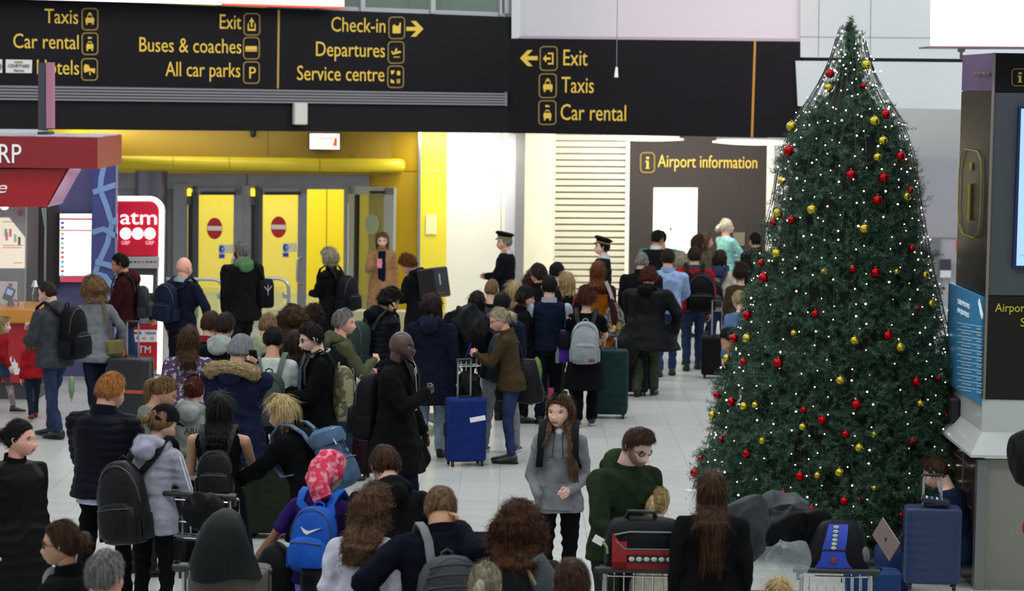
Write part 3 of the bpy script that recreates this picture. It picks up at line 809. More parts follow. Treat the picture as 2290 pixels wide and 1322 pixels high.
# lit poster and glazing
po = quadobj('lit_poster', Plane(-60, 32.8, 100, 32.8), [(-60, 487), (56, 487), (55, 600), (-60, 600)], mat('poster_cream', '#f6ead4', .5, emit='#f6ead0', es=.75), .04, 0, booth)
for x, y, c_ in ((12, 520, '#e07a8a'), (20, 512, '#e07a8a'), (31, 524, '#9cc8c0'), (10, 512, '#7aa8b8'), (40, 530, '#4a4038')):
    quadobj('poster_figure', Plane(-60, 32.75, 100, 32.75), rectpx(x, y, x + 6, y + 18), mat('pf_' + c_[1:], c_, .6, emit=c_, es=.4), .004, 0, booth)
for y, x1_ in ((495, 50), (548, 52), (553, 48), (587, 50)):
    quadobj('poster_line', Plane(-60, 32.75, 100, 32.75), rectpx(6 if y != 587 else 30, y, x1_, y + 2), mat('poster_text', '#d99a90', .6, emit='#d99a90', es=.4), .004, 0, booth)
quadobj('grey_banner', Plane(-60, 30.9, 100, 30.9), [(2, 463), (58, 463), (57, 532)], mat('banner_grey', '#b4b4b6', .6), .01, 0, booth)
mb = MB(); slab(mb, Plane(-60, 30.85, 100, 30.85), [(45 + 6 * math.cos(q), 477 + 7.5 * math.sin(q)) for q in [i * math.pi / 12 for i in range(24)]], .004, 0); wpart('banner_emblem', mb, plain('#a83a40'), booth)
quadobj('glass_screen', Plane(-60, 30.8, 100, 30.8), [(-60, 463), (60, 463), (57, 690), (-60, 690)], mat('booth_glass', '#e8eef2', .05, alpha=.12), .012, 0, booth)
quadobj('screen_edge', Plane(-60, 30.8, 100, 30.8), [(57, 463), (60, 463), (57, 690), (54.5, 690)], METAL, .02, .005, booth)
mb = MB(); mb.tube([D(98, 465, 31.5), D(102, 510, 31.5), D(100, 690, 31.5)], [.03, .012, .012], 8); wpart('screen_post', mb, METAL, booth)
# counter
cb = empty('booth_counter', (-5.8, 31.2, 0), 0, 'booth counter with an orange wooden top and a red front', 'counter')
cr_ = D(84, 760, 30.6).x
zc0, zc1 = bz(40, 690, 30.6), bz(40, 722, 30.6)
wbox('worktop', -7.6, cr_ + .06, 30.5, 31.6, zc1, zc0, mat('orange_wood', '#c98a3a', .35, noise=.08, nscale=3), cb, r=.015)
wbox('counter_front', -7.6, cr_, 30.6, 31.4, .22, zc1, mat('counter_red', '#b01f28', .4), cb)
wbox('plinth', -7.6, cr_ - .02, 30.68, 31.3, 0, .22, GREYD, cb)
PCf = Plane(-60, 30.6, 84, 30.6)
mb = MB(); sk = [(14, 838), (14, 806), (18, 806), (18, 798), (22, 802), (26, 795), (26, 810), (31, 810), (31, 800), (36, 812), (40, 812), (40, 824), (44, 824), (44, 838)]
slab(mb, PCf, sk, .005, .006); wpart('skyline_motif', mb, PLW, cb)
# small things on the counter
ts = empty('payment_terminal', D(24, 688, 30.95), 0, 'black card payment terminal on a stand on the booth counter', 'terminal')
p = D(24, 688, 30.95)
mb = MB(); mb.tube([p, p + V((0, 0, .12))], [.06, .02], 10); wpart('stand', mb, BLACKP, ts)
mb = MB(); mb.bbox((0, 0, 0), (.12, .05, .17), .01, M4.Translation(p + V((-.02, 0, .17))) @ M4.Rotation(.4, 4, 'Y')); wpart('handset', mb, BLACKP, ts)
mb = MB(); mb.bbox((0, -.028, .03), (.08, .006, .07), .002, M4.Translation(p + V((-.02, 0, .17))) @ M4.Rotation(.4, 4, 'Y')); wpart('display', mb, mat('blue_glow', '#7f9cd8', .3, emit='#7f9cd8', es=.6), ts)
mb = MB(); mb.tube([p + V((.03, 0, .1)), p + V((.09, 0, .08)), p + V((.1, 0, .02))], .014, 8); wpart('cable', mb, plain('#b02a30'), ts)
o = wbox('counter_placard', D(-30, 650, 31).x, D(30, 650, 31).x, 31.2, 31.23, D(0, 690, 31.2).z, D(0, 630, 31.2).z, PLW); tag(o, 'white placard with a red flash standing on the booth counter', 'placard')
quadobj('red_flash', Plane(-60, 31.18, 100, 31.18), [(18, 634), (28, 634), (24, 648)], plain('#b02a30'), .005, 0, o)
lp = empty('desk_lamp', D(78, 690, 31.3), 0, 'small chrome desk lamp on the booth counter behind glass', 'lamp')
p = D(78, 690, 31.3)
mb = MB(); mb.tube([p, p + V((0, 0, .01))], .07, 14); wpart('base', mb, CHROME, lp)
mb = MB(); mb.tube([p, p + V((-.03, 0, .18)), p + V((0, 0, .3))], .008, 6); wpart('arm', mb, CHROME, lp)
mb = MB(); mb.tube([p + V((0, 0, .36)), p + V((0, 0, .28))], [.02, .05], 12); wpart('lamp_shade', mb, CHROME, lp)
# cash machine
atm = empty('cash_machine', D(312, 838, 33.5), 0, 'red cash machine with a glowing white outline and atm lettering', 'cash machine')
PM = Plane(250, 33.4, 370, 33.4)
quadobj('housing', PM, [(259, 444)] + [(366 - 30 + 28 * math.sin(q), 444 + 30 - 28 * math.cos(q)) for q in [i * math.pi / 16 for i in range(9)]] + [(358, 838), (255, 838)], mat('atm_grey_case', '#8c8c90', .4), .3, 0, atm)
GLOWW = mat('atm_glow', '#ffffff', .4, emit='#fff6f4', es=2.4)
mb = MB()
pth = [(258, 444)] + [(366 - 32 + 28 * math.sin(q), 444 + 28 - 28 * math.cos(q)) for q in [i * math.pi / 16 for i in range(9)]] + [(357, 836)]
mb.band([PM.at(x, y, .02) for x, y in pth], [V((0, 0, 1))] + [V((math.sin(q), 0, math.cos(q))) for q in [i * math.pi / 16 for i in range(9)]] + [V((1, 0, 0))], .062, .04)
wpart('glow_outline', mb, GLOWW, atm)
quadobj('red_panel', PM, [(259, 451)] + [(358 - 24 + 20 * math.sin(q), 451 + 22 - 22 * math.cos(q)) for q in [i * math.pi / 16 for i in range(9)]] + [(353, 572), (258, 572)], mat('atm_red', '#b80f2a', .4, emit='#c01030', es=.35), .03, .02, atm)
text('atm', PM, 268, 349, 501, 33, mat('atm_letters', '#ffffff', .4, emit='#ffe8f2', es=2.2), atm, off=.035, name='glowing_lettering')
for x in (281, 308, 335):
    mb = MB(); slab(mb, PM, [(x + 12.5 * math.cos(q), 522.5 + 13 * math.sin(q)) for q in [i * math.pi / 12 for i in range(24)]], .01, .035); wpart('glowing_disc', mb, GLOWW, atm)
for x in (271, 325):
    text('GBP', PM, x, x + 19, 547, 8.5, mat('atm_pink', '#f0b8c8', .5, emit='#f0b8c8', es=.7), atm, off=.03)
quadobj('machine_face', PM, [(262, 580), (354, 580), (352, 724), (260, 724)], mat('atm_grey', '#7d7d80', .45), .03, .03, atm)
quadobj('machine_hood', PM, [(262, 575), (356, 575), (355, 600), (262, 600)], mat('atm_light', '#b9b6b4', .5), .06, .12, atm)
quadobj('recess', PM, [(266, 602), (350, 602), (349, 690), (265, 690)], GREYD, .02, .04, atm)
quadobj('display', PM, [(299, 615), (342, 616), (341, 655), (298, 655)], mat('atm_screen', '#f2fbfa', .4, emit='#f0fbfa', es=1.3), .01, .06, atm)
quadobj('keypad', PM, [(318, 662), (346, 662), (346, 684), (318, 684)], BLACKP, .03, .06, atm)
quadobj('lower_panel', PM, [(256, 726), (354, 726), (352, 828), (254, 828)], mat('atm_red2', '#b5121f', .45), .03, .02, atm)
quadobj('card_strip', PM, [(291, 738), (355, 738), (355, 765), (291, 765)], PLW, .004, .03, atm)
for i, (x, y, c_) in enumerate(((296, 745, '#d06030'), (303, 745, '#c04030'), (312, 745, '#2a60b0'), (345, 745, '#8a90a0'), (296, 757, '#8a3040'), (308, 756, '#4a90d0'), (322, 757, '#e0a080'), (340, 757, '#b0b0b0'))):
    quadobj('card_mark', PM, rectpx(x - 4, y - 3, x + 4, y + 3), plain(c_), .003, .034, atm)
text('VISA', PM, 324, 341, 748, 6, plain('#2a3a80'), atm, off=.034)
text('ATM', PM, 295, 337, 789, 16, PLW, atm, off=.03)
for i in range(8):
    quadobj('card_mark', PM, rectpx(281 + i * 9, 584, 287 + i * 9, 588), plain(('#c07040', '#405090', '#2050a0', '#707070')[i % 4]), .003, .123, atm)

# ---- kiosk on the right
K = D(2198, 890, 19.8).x
PF = Plane(2200, 19.8, 2280, 19.8)
PS = Plane.__new__(Plane); PS.o = V((K, 21.0, 0)); PS.u = V((0, -1, 0)); PS.n = V((-1, 0, 0))
kio = empty('information_kiosk', (K + .5, 20.4, 0), 0, 'tall dark information kiosk with a white shelf and yellow i symbols', 'kiosk')
def kz(py): return D(2210, py, 19.8).z
AUB = mat('kiosk_aubergine', '#1d161a', .35, noise=.05)
KB = mat('kiosk_black', '#161519', .4)
KG = mat('kiosk_grey', '#50565a', .5, noise=.02)
depth1 = 21.22
wbox('kiosk_core', K + .01, K + 2.2, 19.82, depth1, kz(893), kz(205), AUB, kio)
wbox('kiosk_head', K + .01, K + 2.2, 19.82, depth1, kz(203), kz(118), mat('kiosk_head_violet', '#58466a', .35), kio)  # violet reflection of the nearby screen is put into the head's base colour
wbox('seam', K + .02, K + 2.1, 19.84, depth1 - .02, kz(206), kz(202), GREYD, kio)
quadobj('head_band', PF, [(2226, 120), (2400, 122), (2400, 207), (2223, 205)], KB, .02, .01, kio)
quadobj('grey_face', PF, [(2224, 207), (2400, 209), (2400, 662), (2206, 660)], KG, .02, .008, kio)
quadobj('text_band', PF, [(2206, 662), (2400, 665), (2400, 897), (2199, 893)], mat('band_dark', '#24211f', .5), .02, .012, kio)
mb = MB(); mb.tube([PF.at(2224, 118, .015), PF.at(2200, 893, .015)], .013, 8); wpart('corner_trim', mb, mat('trim_bronze', '#8c8577', .35, .6), kio)
text('Airpor', PF, 2225, 2291, 697, 19, mat('kiosk_gold', '#b8b03a', .5, emit='#b8b03a', es=.15), kio, off=.02)
text('t', PF, 2293, 2299, 697, 19, mat('kiosk_gold', '#b8b03a', .5), kio, off=.02)
text('S', PF, 2281, 2292, 730, 19, mat('kiosk_gold', '#b8b03a', .5), kio, off=.02)
icon(PF, 2281, 173, 36, 38, 'i', kio, mat('kiosk_gold', '#b8b03a', .5), bw=.004)
ks = empty('wall_screen', PF.at(2290, 600, .05), 0, 'blue lit screen on the front of the kiosk, cut by the frame', 'screen')
quadobj('bezel', PF, [(2279, 238), (2420, 240), (2420, 604), (2265, 600)], mat('navy_bezel', '#141a50', .4), .05, .06, ks)
quadobj('display', PF, [(2284, 243), (2420, 245), (2420, 597), (2273, 594)], mat('kiosk_screen', '#8fb4e8', .4, emit='#9cc0f0', es=.95), .01, .065, ks)
text('yo', PF, 2279, 2290, 572, 6, PLW, ks, off=.07)
# side face graphics
KGOLD = mat('kiosk_gold2', '#8f8530', .5)
def sidept(t, z, off=.004):   # t: 0 far edge .. 1 near edge
    return V((K - off, depth1 + (19.82 - depth1) * t, z))
z0i, z1i = D(2185, 530, 20.5).z, D(2185, 337, 20.5).z
mb = MB(); zm = (z1i - z0i)
outl = [sidept(t, z) for t, z in [(.22, z1i), (.62, z1i), (.74, z1i - .07), (.78, z1i - .2), (.78, z0i + .2), (.74, z0i + .07), (.62, z0i), (.22, z0i), (.1, z0i + .07), (.06, z0i + .2), (.06, z1i - .2), (.1, z1i - .07)]]
mb.tube(outl + [outl[0]], .0055, 6, cap=False); wpart('symbol_outline', mb, KGOLD, kio)
mb = MB(); mb.tube([sidept(.42, z0i + .13), sidept(.42, z1i - .28)], .013, 8); mb.ell(sidept(.42, z1i - .14), (.008, .045, .04)); wpart('symbol_i', mb, KGOLD, kio)
PSt = Plane.__new__(Plane); PSt.o = V((K, 21.2, 0)); PSt.u = V((0, -1, 0)); PSt.n = V((-1, 0, 0))
text('information', PSt, 2178, 2214, 169, 9, mat('faint_gold', '#7a6650', .5), kio, off=.008)
# blue telephone panel
tp = empty('telephone_panel', V((K - .02, 20.5, kz(893))), 0, 'blue telephone enquiries panel on the side of the kiosk', 'panel')
zt0, zt1 = D(2170, 885, 20.4).z, D(2170, 652, 20.4).z
wbox('panel_board', K - .03, K, 19.84, 21.35, zt0, zt1, mat('panel_blue', '#3a86b4', .45), tp)
PT = Plane.__new__(Plane); PT.o = V((K - .03, 21.2, 0)); PT.u = V((0, -1, 0)); PT.n = V((-1, 0, 0))
TXW = mat('panel_white', '#cfdbe2', .5, emit='#cfdbe2', es=.15)
text('TELEPHONE', PT, 2141, 2168, 678, 10, TXW, tp, off=.004)
text('ENQUIRIES', PT, 2141, 2166, 698, 10, TXW, tp, off=.004)
for i in range(11):
    y = 722 + i * 14.2
    mb = MB(); p0, p1 = PT.at(2141, y, .003), PT.at(2196, y + 9, .003)
    mb.band([p0, p1], V((0, 0, 1)), .004, .003); wpart('ruled_line', mb, TXW, tp)
    mb = MB(); p0, p1 = PT.at(2150, y + 7.5, .003), PT.at(2172, y + 11.5, .003)
    mb.band([p0, p1], V((0, 0, 1)), .014, .003); p0, p1 = PT.at(2184, y + 12.5, .003), PT.at(2194, y + 14.5, .003); mb.band([p0, p1], V((0, 0, 1)), .014, .003)
    wpart('text_line', mb, mat('panel_text', '#8fb2c8', .5), tp)
mb = MB(); mb.tube([PT.at(2190, 675, .01), PT.at(2193, 690, .01), PT.at(2196, 706, .01)], .012, 6); mb.ell(PT.at(2190, 676, .01), (.008, .03, .03)); mb.ell(PT.at(2196, 706, .01), (.008, .03, .03)); wpart('handset_symbol', mb, TXW, tp)
# white shelf
SH = mat('shelf_white', '#c3c7c4', .22)
wbox('shelf_upstand', K - .0, K + 2.2, 19.8, 21.5, kz(968), kz(893), SH, kio)
mb = MB()
def ringz(x0, y0, y1, z): return [V((x0, y0, z)), V((K + 2.3, y0, z)), V((K + 2.3, y1, z)), V((x0, y1, z))]
mb.loft([ringz(K, 19.8, 21.5, kz(966)), ringz(K - .13, 19.55, 21.75, kz(1008)), ringz(K - .13, 19.55, 21.75, kz(1014)), ringz(K - .02, 19.8, 21.5, kz(1020))])
wpart('shelf', mb, SH, kio)
BP = mat('brown_gloss', '#3a2a26', .18, noise=.05, nscale=2)
wbox('base_side', K - .05, K + .02, 19.7, 21.6, 0, kz(1022), BP, kio)
for yv in (20.3, 20.95):
    wbox('side_joint', K - .055, K - .04, yv, yv + .012, 0, kz(1022), GREYM, kio)
for zz in (.28, .62, .95):
    wbox('side_joint', K - .055, K - .04, 19.9, 21.6, zz, zz + .008, GREYM, kio)
wbox('base_trim', K - .06, K + .02, 19.62, 19.72, 0, kz(1022), mat('trim_steel', '#8d8f8c', .3, .7), kio)
wbox('base_front', K + .02, K + 2.3, 19.66, 19.72, 0, kz(1022), mat('perforated_steel', '#8d8e82', .4, .3, bump=.6, bscale=160), kio)
# telephone
ph = empty('wall_telephone', V((K - .05, 20.95, kz(945))), 0, 'black wall telephone with a coiled cord above the kiosk shelf', 'telephone')
zp0, zp1 = D(2140, 942, 20.9).z, D(2140, 886, 20.9).z
wbox('telephone_body', K - .10, K - .002, 20.75, 21.15, zp0, zp1, BLACKP, ph, r=.02)
wbox('handset', K - .16, K - .10, 20.98, 21.06, zp0 + .01, zp1 + .01, mat('handset_black', '#0b0b0c', .3), ph, r=.02)
mb = MB(); mb.tube([V((K - .13 + .012 * math.cos(i * 1.6), 21.1 + .005 * i + .012 * math.sin(i * 1.6), zp0 - .003 * i)) for i in range(50)], .004, 5); wpart('coiled_cord', mb, BLACKP, ph)
# lit screen over the kiosk
ts_ = empty('advert_screen', D(2190, 105, 19.2), 0, 'large glowing white screen above the kiosk', 'screen')
PQ = Plane(2083, 19.3, 2290, 19.3)
quadobj('display', PQ, [(2084, -90), (2430, -90), (2430, 106), (2083, 104)], mat('screen_white2', '#ffffff', .4, emit='#fdfcff', es=2.2), .05, .01, ts_)
quadobj('screen_frame', PQ, [(2083, 103), (2430, 105), (2430, 109), (2083, 107)], mat('frame_pinkish', '#a87f92', .2, .7), .6, .02, ts_)
mb = MB(); p = D(2150, 108, 19.7); mb.tube([p, p - V((0, 0, .09))], .012, 8); mb.tube([p, p - V((0, 0, .03))], .03, 8); wpart('bracket', mb, GREYM, ts_)
# ================================================================= PEOPLE BUILDER
rng = np.random.default_rng(5)
BAKE = []
def remesh_obj(name, mb, m, parent, vox, sm, fn=None, ml=None):
    o = mb.build(name, m)
    if parent is not None: o.parent = parent
    r = o.modifiers.new('r', 'REMESH'); r.mode = 'VOXEL'; r.voxel_size = vox; r.use_smooth_shade = True
    if sm:
        s = o.modifiers.new('s', 'SMOOTH'); s.iterations = sm; s.factor = 0.5
    BAKE.append((o, fn))
    return o
def mesh_arrays(me):
    n = len(me.vertices)
    v = np.empty(n * 3, np.float32); me.vertices.foreach_get('co', v)
    nn = np.empty(n * 3, np.float32); me.vertices.foreach_get('normal', nn)
    return v.reshape(-1, 3), nn.reshape(-1, 3)
def set_co(me, v):
    me.vertices.foreach_set('co', v.astype(np.float32).ravel()); me.update()
def sines(v, seed, freq, k=6, zs=1.0):
    """smooth pseudo-noise in about -1..1"""
    r = np.random.default_rng(seed)
    p = v * np.array([1, 1, zs])
    out = np.zeros(len(v))
    warp = np.sin(p @ (r.normal(size=3) * freq * .6) + r.uniform(0, 6)) * 0.9
    for i in range(k):
        d = r.normal(size=3); d /= np.linalg.norm(d)
        out += np.sin(p @ d * freq * r.uniform(.7, 1.7) + warp * r.uniform(.4, 1.6) + r.uniform(0, 6))
    return out / math.sqrt(k) / 1.1
def fab(kind, seed, h):
    """cloth relief: folds, quilting"""
    def f(me):
        v, n = mesh_arrays(me)
        a = sines(v, seed, 17, 6, 1.7)
        b = sines(v, seed + 1, 38, 6, 1.3)
        amp = {'wool': .0085, 'nylon': .0095, 'tee': .006, 'puffer': .006, 'denim': .0075, 'knit': .007, 'leather': .008}.get(kind, .008)
        d = -np.abs(a) * amp * 1.3 + amp * .6 + b * amp * .28
        if kind == 'puffer':
            q = np.abs(np.sin(v[:, 2] * math.pi / .062 + 0.6 * a))
            d = d * .5 + (q ** .5 - .75) * .013
        set_co(me, v + n * d[:, None])
    return f

# ---- head template (head height = 1, centre at mid-height, face towards +y)
def smst(a, b, x):
    t = np.clip((x - a) / (b - a), 0, 1); return t * t * (3 - 2 * t)
def head_template(nu, nv):
    u = np.arange(nu) * 2 * math.pi / nu
    u = u - .32 * np.sin(u)
    vv = -math.pi / 2 + math.pi * (np.arange(nv + 1) + .0) / nv
    vv[0] += .03; vv[-1] -= .03
    U_, V_ = np.meshgrid(u, vv)
    U_, V_ = U_.ravel(), V_.ravel()
    x = .335 * np.cos(V_) * np.sin(U_); y = .425 * np.cos(V_) * np.cos(U_); z = .5 * np.sin(V_)
    nx, ny, nz = x / .335 ** 2, y / .425 ** 2, z / .5 ** 2
    L = np.sqrt(nx ** 2 + ny ** 2 + nz ** 2); N = np.stack([nx, ny, nz], 1) / L[:, None]
    fr = smst(.02, .25, y)
    tz = smst(0, 1, (-.0 - z) / .5)
    x = x * (1 + .10 * np.clip(-z * 2.4, 0, 1)) * (1 - .34 * tz ** 1.5)
    y = np.where(y < 0, y * (1 - .55 * smst(.05, .40, -z)), y * (1 + .50 * tz))
    y = y - .02 * smst(0, .2, -y) * 0
    def g(cx, cz, sx, sz): return np.exp(-((x - cx) / sx) ** 2 / 2 - ((z - cz) / sz) ** 2 / 2)
    d = .045 * g(0, -.03, .042, .075) + .072 * g(0, -.155, .046, .042) + .035 * (g(.06, -.175, .026, .026) + g(-.06, -.175, .026, .026))
    d += -.050 * (g(.15, .0, .07, .04) + g(-.15, .0, .07, .04)) + .02 * g(0, .085, .2, .03)
    d += .022 * (g(.2, -.12, .07, .06) + g(-.2, -.12, .07, .06))
    d += .024 * g(0, -.262, .075, .018) + .028 * g(0, -.310, .062, .020) - .018 * g(0, -.286, .085, .008) - .022 * g(0, -.352, .07, .02) + .032 * g(0, -.43, .09, .04)
    y = y + d * fr
    P = np.stack([x, y, z], 1)
    i, j = np.meshgrid(np.arange(nv), np.arange(nu), indexing='ij')
    k = (j + 1) % nu
    Q = np.stack([i * nu + j, i * nu + k, (i + 1) * nu + k, (i + 1) * nu + j], -1).reshape(-1, 4)
    return P, Q, N
HEADS = {'hi': head_template(60, 54), 'lo': head_template(30, 24)}
CAPS = head_template(64, 44)
def quads_mesh(name, P, Q, mats, mi=None, smooth=True):
    me = bpy.data.meshes.new(name)
    me.vertices.add(len(P)); me.vertices.foreach_set('co', np.asarray(P, np.float32).ravel())
    me.loops.add(Q.size); me.loops.foreach_set('vertex_index', np.asarray(Q, np.int32).ravel())
    me.polygons.add(len(Q)); me.polygons.foreach_set('loop_start', np.arange(0, Q.size, 4, dtype=np.int32))
    for m in mats: me.materials.append(m)
    if mi is not None: me.polygons.foreach_set('material_index', np.asarray(mi, np.int32))
    if smooth: me.polygons.foreach_set('use_smooth', np.ones(len(Q), bool))
    me.update(calc_edges=True); me.validate()
    return me
def xf(P, m):
    A = np.array(m)[:3, :3]; t = np.array(m)[:3, 3]
    return P @ A.T + t
def sm3(m, s):
    return m @ M4.Diagonal((s, s, s, 1))

# ---- hand templates (left hand; wrist at origin, fingers +z, palm faces +y, thumb to +x), metres, adult
def hand_raw(curl, thumbin=.5):
    mb = MB()
    mb.ell((0, 0, .045), (.040, .015, .05)); mb.caps((.018, 0, 0), (.024, .002, .085), .014, .013, 8); mb.caps((-.018, 0, 0), (-.026, .002, .08), .014, .012, 8)
    mb.caps((0, 0, -.035), (0, 0, .03), .024, .024, 10)
    for fx, L, r, s in ((.030, .072, .0088, .05), (.010, .080, .009, .0), (-.010, .074, .0086, -.05), (-.029, .058, .0078, -.12)):
        p = V((fx, 0, .083)); a = 0.12
        segs = (L * .45, L * .30, L * .25)
        for k, sg in enumerate(segs):
            a += curl * (0.75, 1.0, .8)[k]
            q = p + V((math.sin(-s) * -sg * .6, math.sin(a) * sg, math.cos(a) * sg))
            mb.caps(p, q, r * (1 - .08 * k), r * (1 - .08 * (k + 1)), 8)
            p = q
    p0 = V((.026, .002, .022)); p1 = V((.052, .016, .052)); p2 = V((.056 - .03 * thumbin, .030 + .01 * thumbin, .080)); p3 = p2 + V((-.012 * thumbin, .008, .022))
    mb.caps(p0, p1, .013, .0115, 8); mb.caps(p1, p2, .0115, .0095, 8); mb.caps(p2, p3, .0095, .008, 8)
    return mb
HANDS = {}
def make_hands():
    tmp = []
    for nm, c in (('relax', .32), ('grip', 1.25), ('open', .12)):
        o = hand_raw(c, 1.0 if nm == 'grip' else .4).build('tmp', GREYM)
        r = o.modifiers.new('r', 'REMESH'); r.mode = 'VOXEL'; r.voxel_size = .0048
        s = o.modifiers.new('s', 'SMOOTH'); s.iterations = 2
        tmp.append((nm, o))
    dg = bpy.context.evaluated_depsgraph_get()
    for nm, o in tmp:
        me = bpy.data.meshes.new_from_object(o.evaluated_get(dg))
        v, n = mesh_arrays(me)
        q = np.array([list(p.vertices) for p in me.polygons if len(p.vertices) == 4], np.int32)
        HANDS[nm] = (v.astype(np.float64), q)
        bpy.data.objects.remove(o)
make_hands()

SKINS = {'fair': '#d6ab96', 'pink': '#d89e8a', 'tan': '#bb8c6e', 'brown': '#8a5a42', 'dark': '#45302a', 'pale': '#deb8a8'}
def skinm(k):
    return mat('skin_' + k, SKINS[k], .5 if k != 'dark' else .36, noise=.06, nscale=30, bump=.12, bscale=140)
LIPM = {'fair': '#a86258', 'pink': '#a4584e', 'tan': '#8a4e44', 'brown': '#5c332a', 'dark': '#38201c', 'pale': '#b06a62'}
HAIRC = {'midbrown': ('#33241a', '#664a34'), 'darkred': ('#22150f', '#54331f'), 'stubble': ('#8c6b58', '#a5826c'), 'black': ('#0d0b0b', '#1d1a1a'), 'dark': ('#1d1512', '#35271f'), 'brown': ('#2b1c14', '#4d3423'), 'auburn': ('#40200f', '#7a4522'), 'ginger': ('#7a4a22', '#b67a42'),
         'blond': ('#7d6a44', '#c0a876'), 'lightbrown': ('#4d3a26', '#86694a'), 'grey': ('#4c4a48', '#8a8884'), 'white': ('#a8a08c', '#d8d2c0'), 'greyblond': ('#77705c', '#b0a88e'), 'red': ('#3a1a16', '#5c2c22'), 'goldblond': ('#8a744a', '#d2bb88')}

def ik(S, T, a, b, hint):
    d = T - S; L = d.length; mx = (a + b) * .995
    if L > mx: T = S + d * (mx / L); L = mx; d = T - S
    L = max(L, abs(a - b) * 1.02 + 1e-4)
    n = d.normalized(); ca = (a * a + L * L - b * b) / (2 * L)
    hh = math.sqrt(max(a * a - ca * ca, 0)); p = (hint - n * hint.dot(n))
    p = p.normalized() if p.length > 1e-6 else V((0, 0, 1))
    return S + n * ca + p * hh, T

# arm poses: hand target (x out, y forward, z) as fractions of height in the chest frame, elbow hint, thumb hint, hand style
ARM = {
    'down': ((.135, .02, .47), (.3, -1, 0), (0, 1, 0), 'relax'),
    'downf': ((.13, .10, .49), (.3, -1, 0), (-.3, 1, 0), 'relax'),
    'phone': ((.045, .19, .69), (.7, -.4, -1), (-.4, .2, 1), 'grip'),
    'phonelow': ((.04, .18, .62), (.8, -.5, -1), (-.4, .2, 1), 'grip'),
    'ear': ((.062, .06, .895), (.22, .35, -1.4), (-.2, -.6, 1), 'grip'),
    'face': ((.03, .15, .84), (.9, .1, -1), (-.3, .2, 1), 'relax'),
    'back': ((.06, -.04, .86), (1, .1, -.28), (0, 0, 1), 'relax'),
    'backlow': ((.06, -.04, .86), (1, .05, -.9), (0, 0, 1), 'relax'),
    'pocket': ((.095, .085, .54), (1, -.8, 0), (0, 1, 0), 'relax'),
    'pouch': ((.045, .105, .575), (1.2, -.5, 0), (-.3, .3, 1), 'relax'),
    'push': ((.12, .26, .60), (.8, -.6, -.6), (-1, 0, .4), 'grip'),
    'strap': ((.07, .115, .745), (1, -.1, -1), (-.2, 0, 1), 'grip'),
    'pull': ((.15, -.16, .50), (.3, -1, 0), (0, 1, 0), 'grip'),
    'side': ((.21, .06, .50), (1, -.5, 0), (0, 1, 0), 'grip'),
    'reach': ((.12, .30, .70), (.6, -.5, -1), (-.3, 0, 1), 'relax'),
    'desk': ((.09, .22, .58), (.8, -.5, -.5), (-.6, .3, .6), 'relax'),
    'cross': ((-.03, .13, .66), (1, -.3, -.8), (0, .3, 1), 'relax'),
    'hip': ((.12, .03, .56), (1, -.3, 0), (0, 1, 0), 'relax'),
    'lap': ((.05, .22, .50), (1, -.5, -.2), (-.3, .3, 1), 'relax'),
}
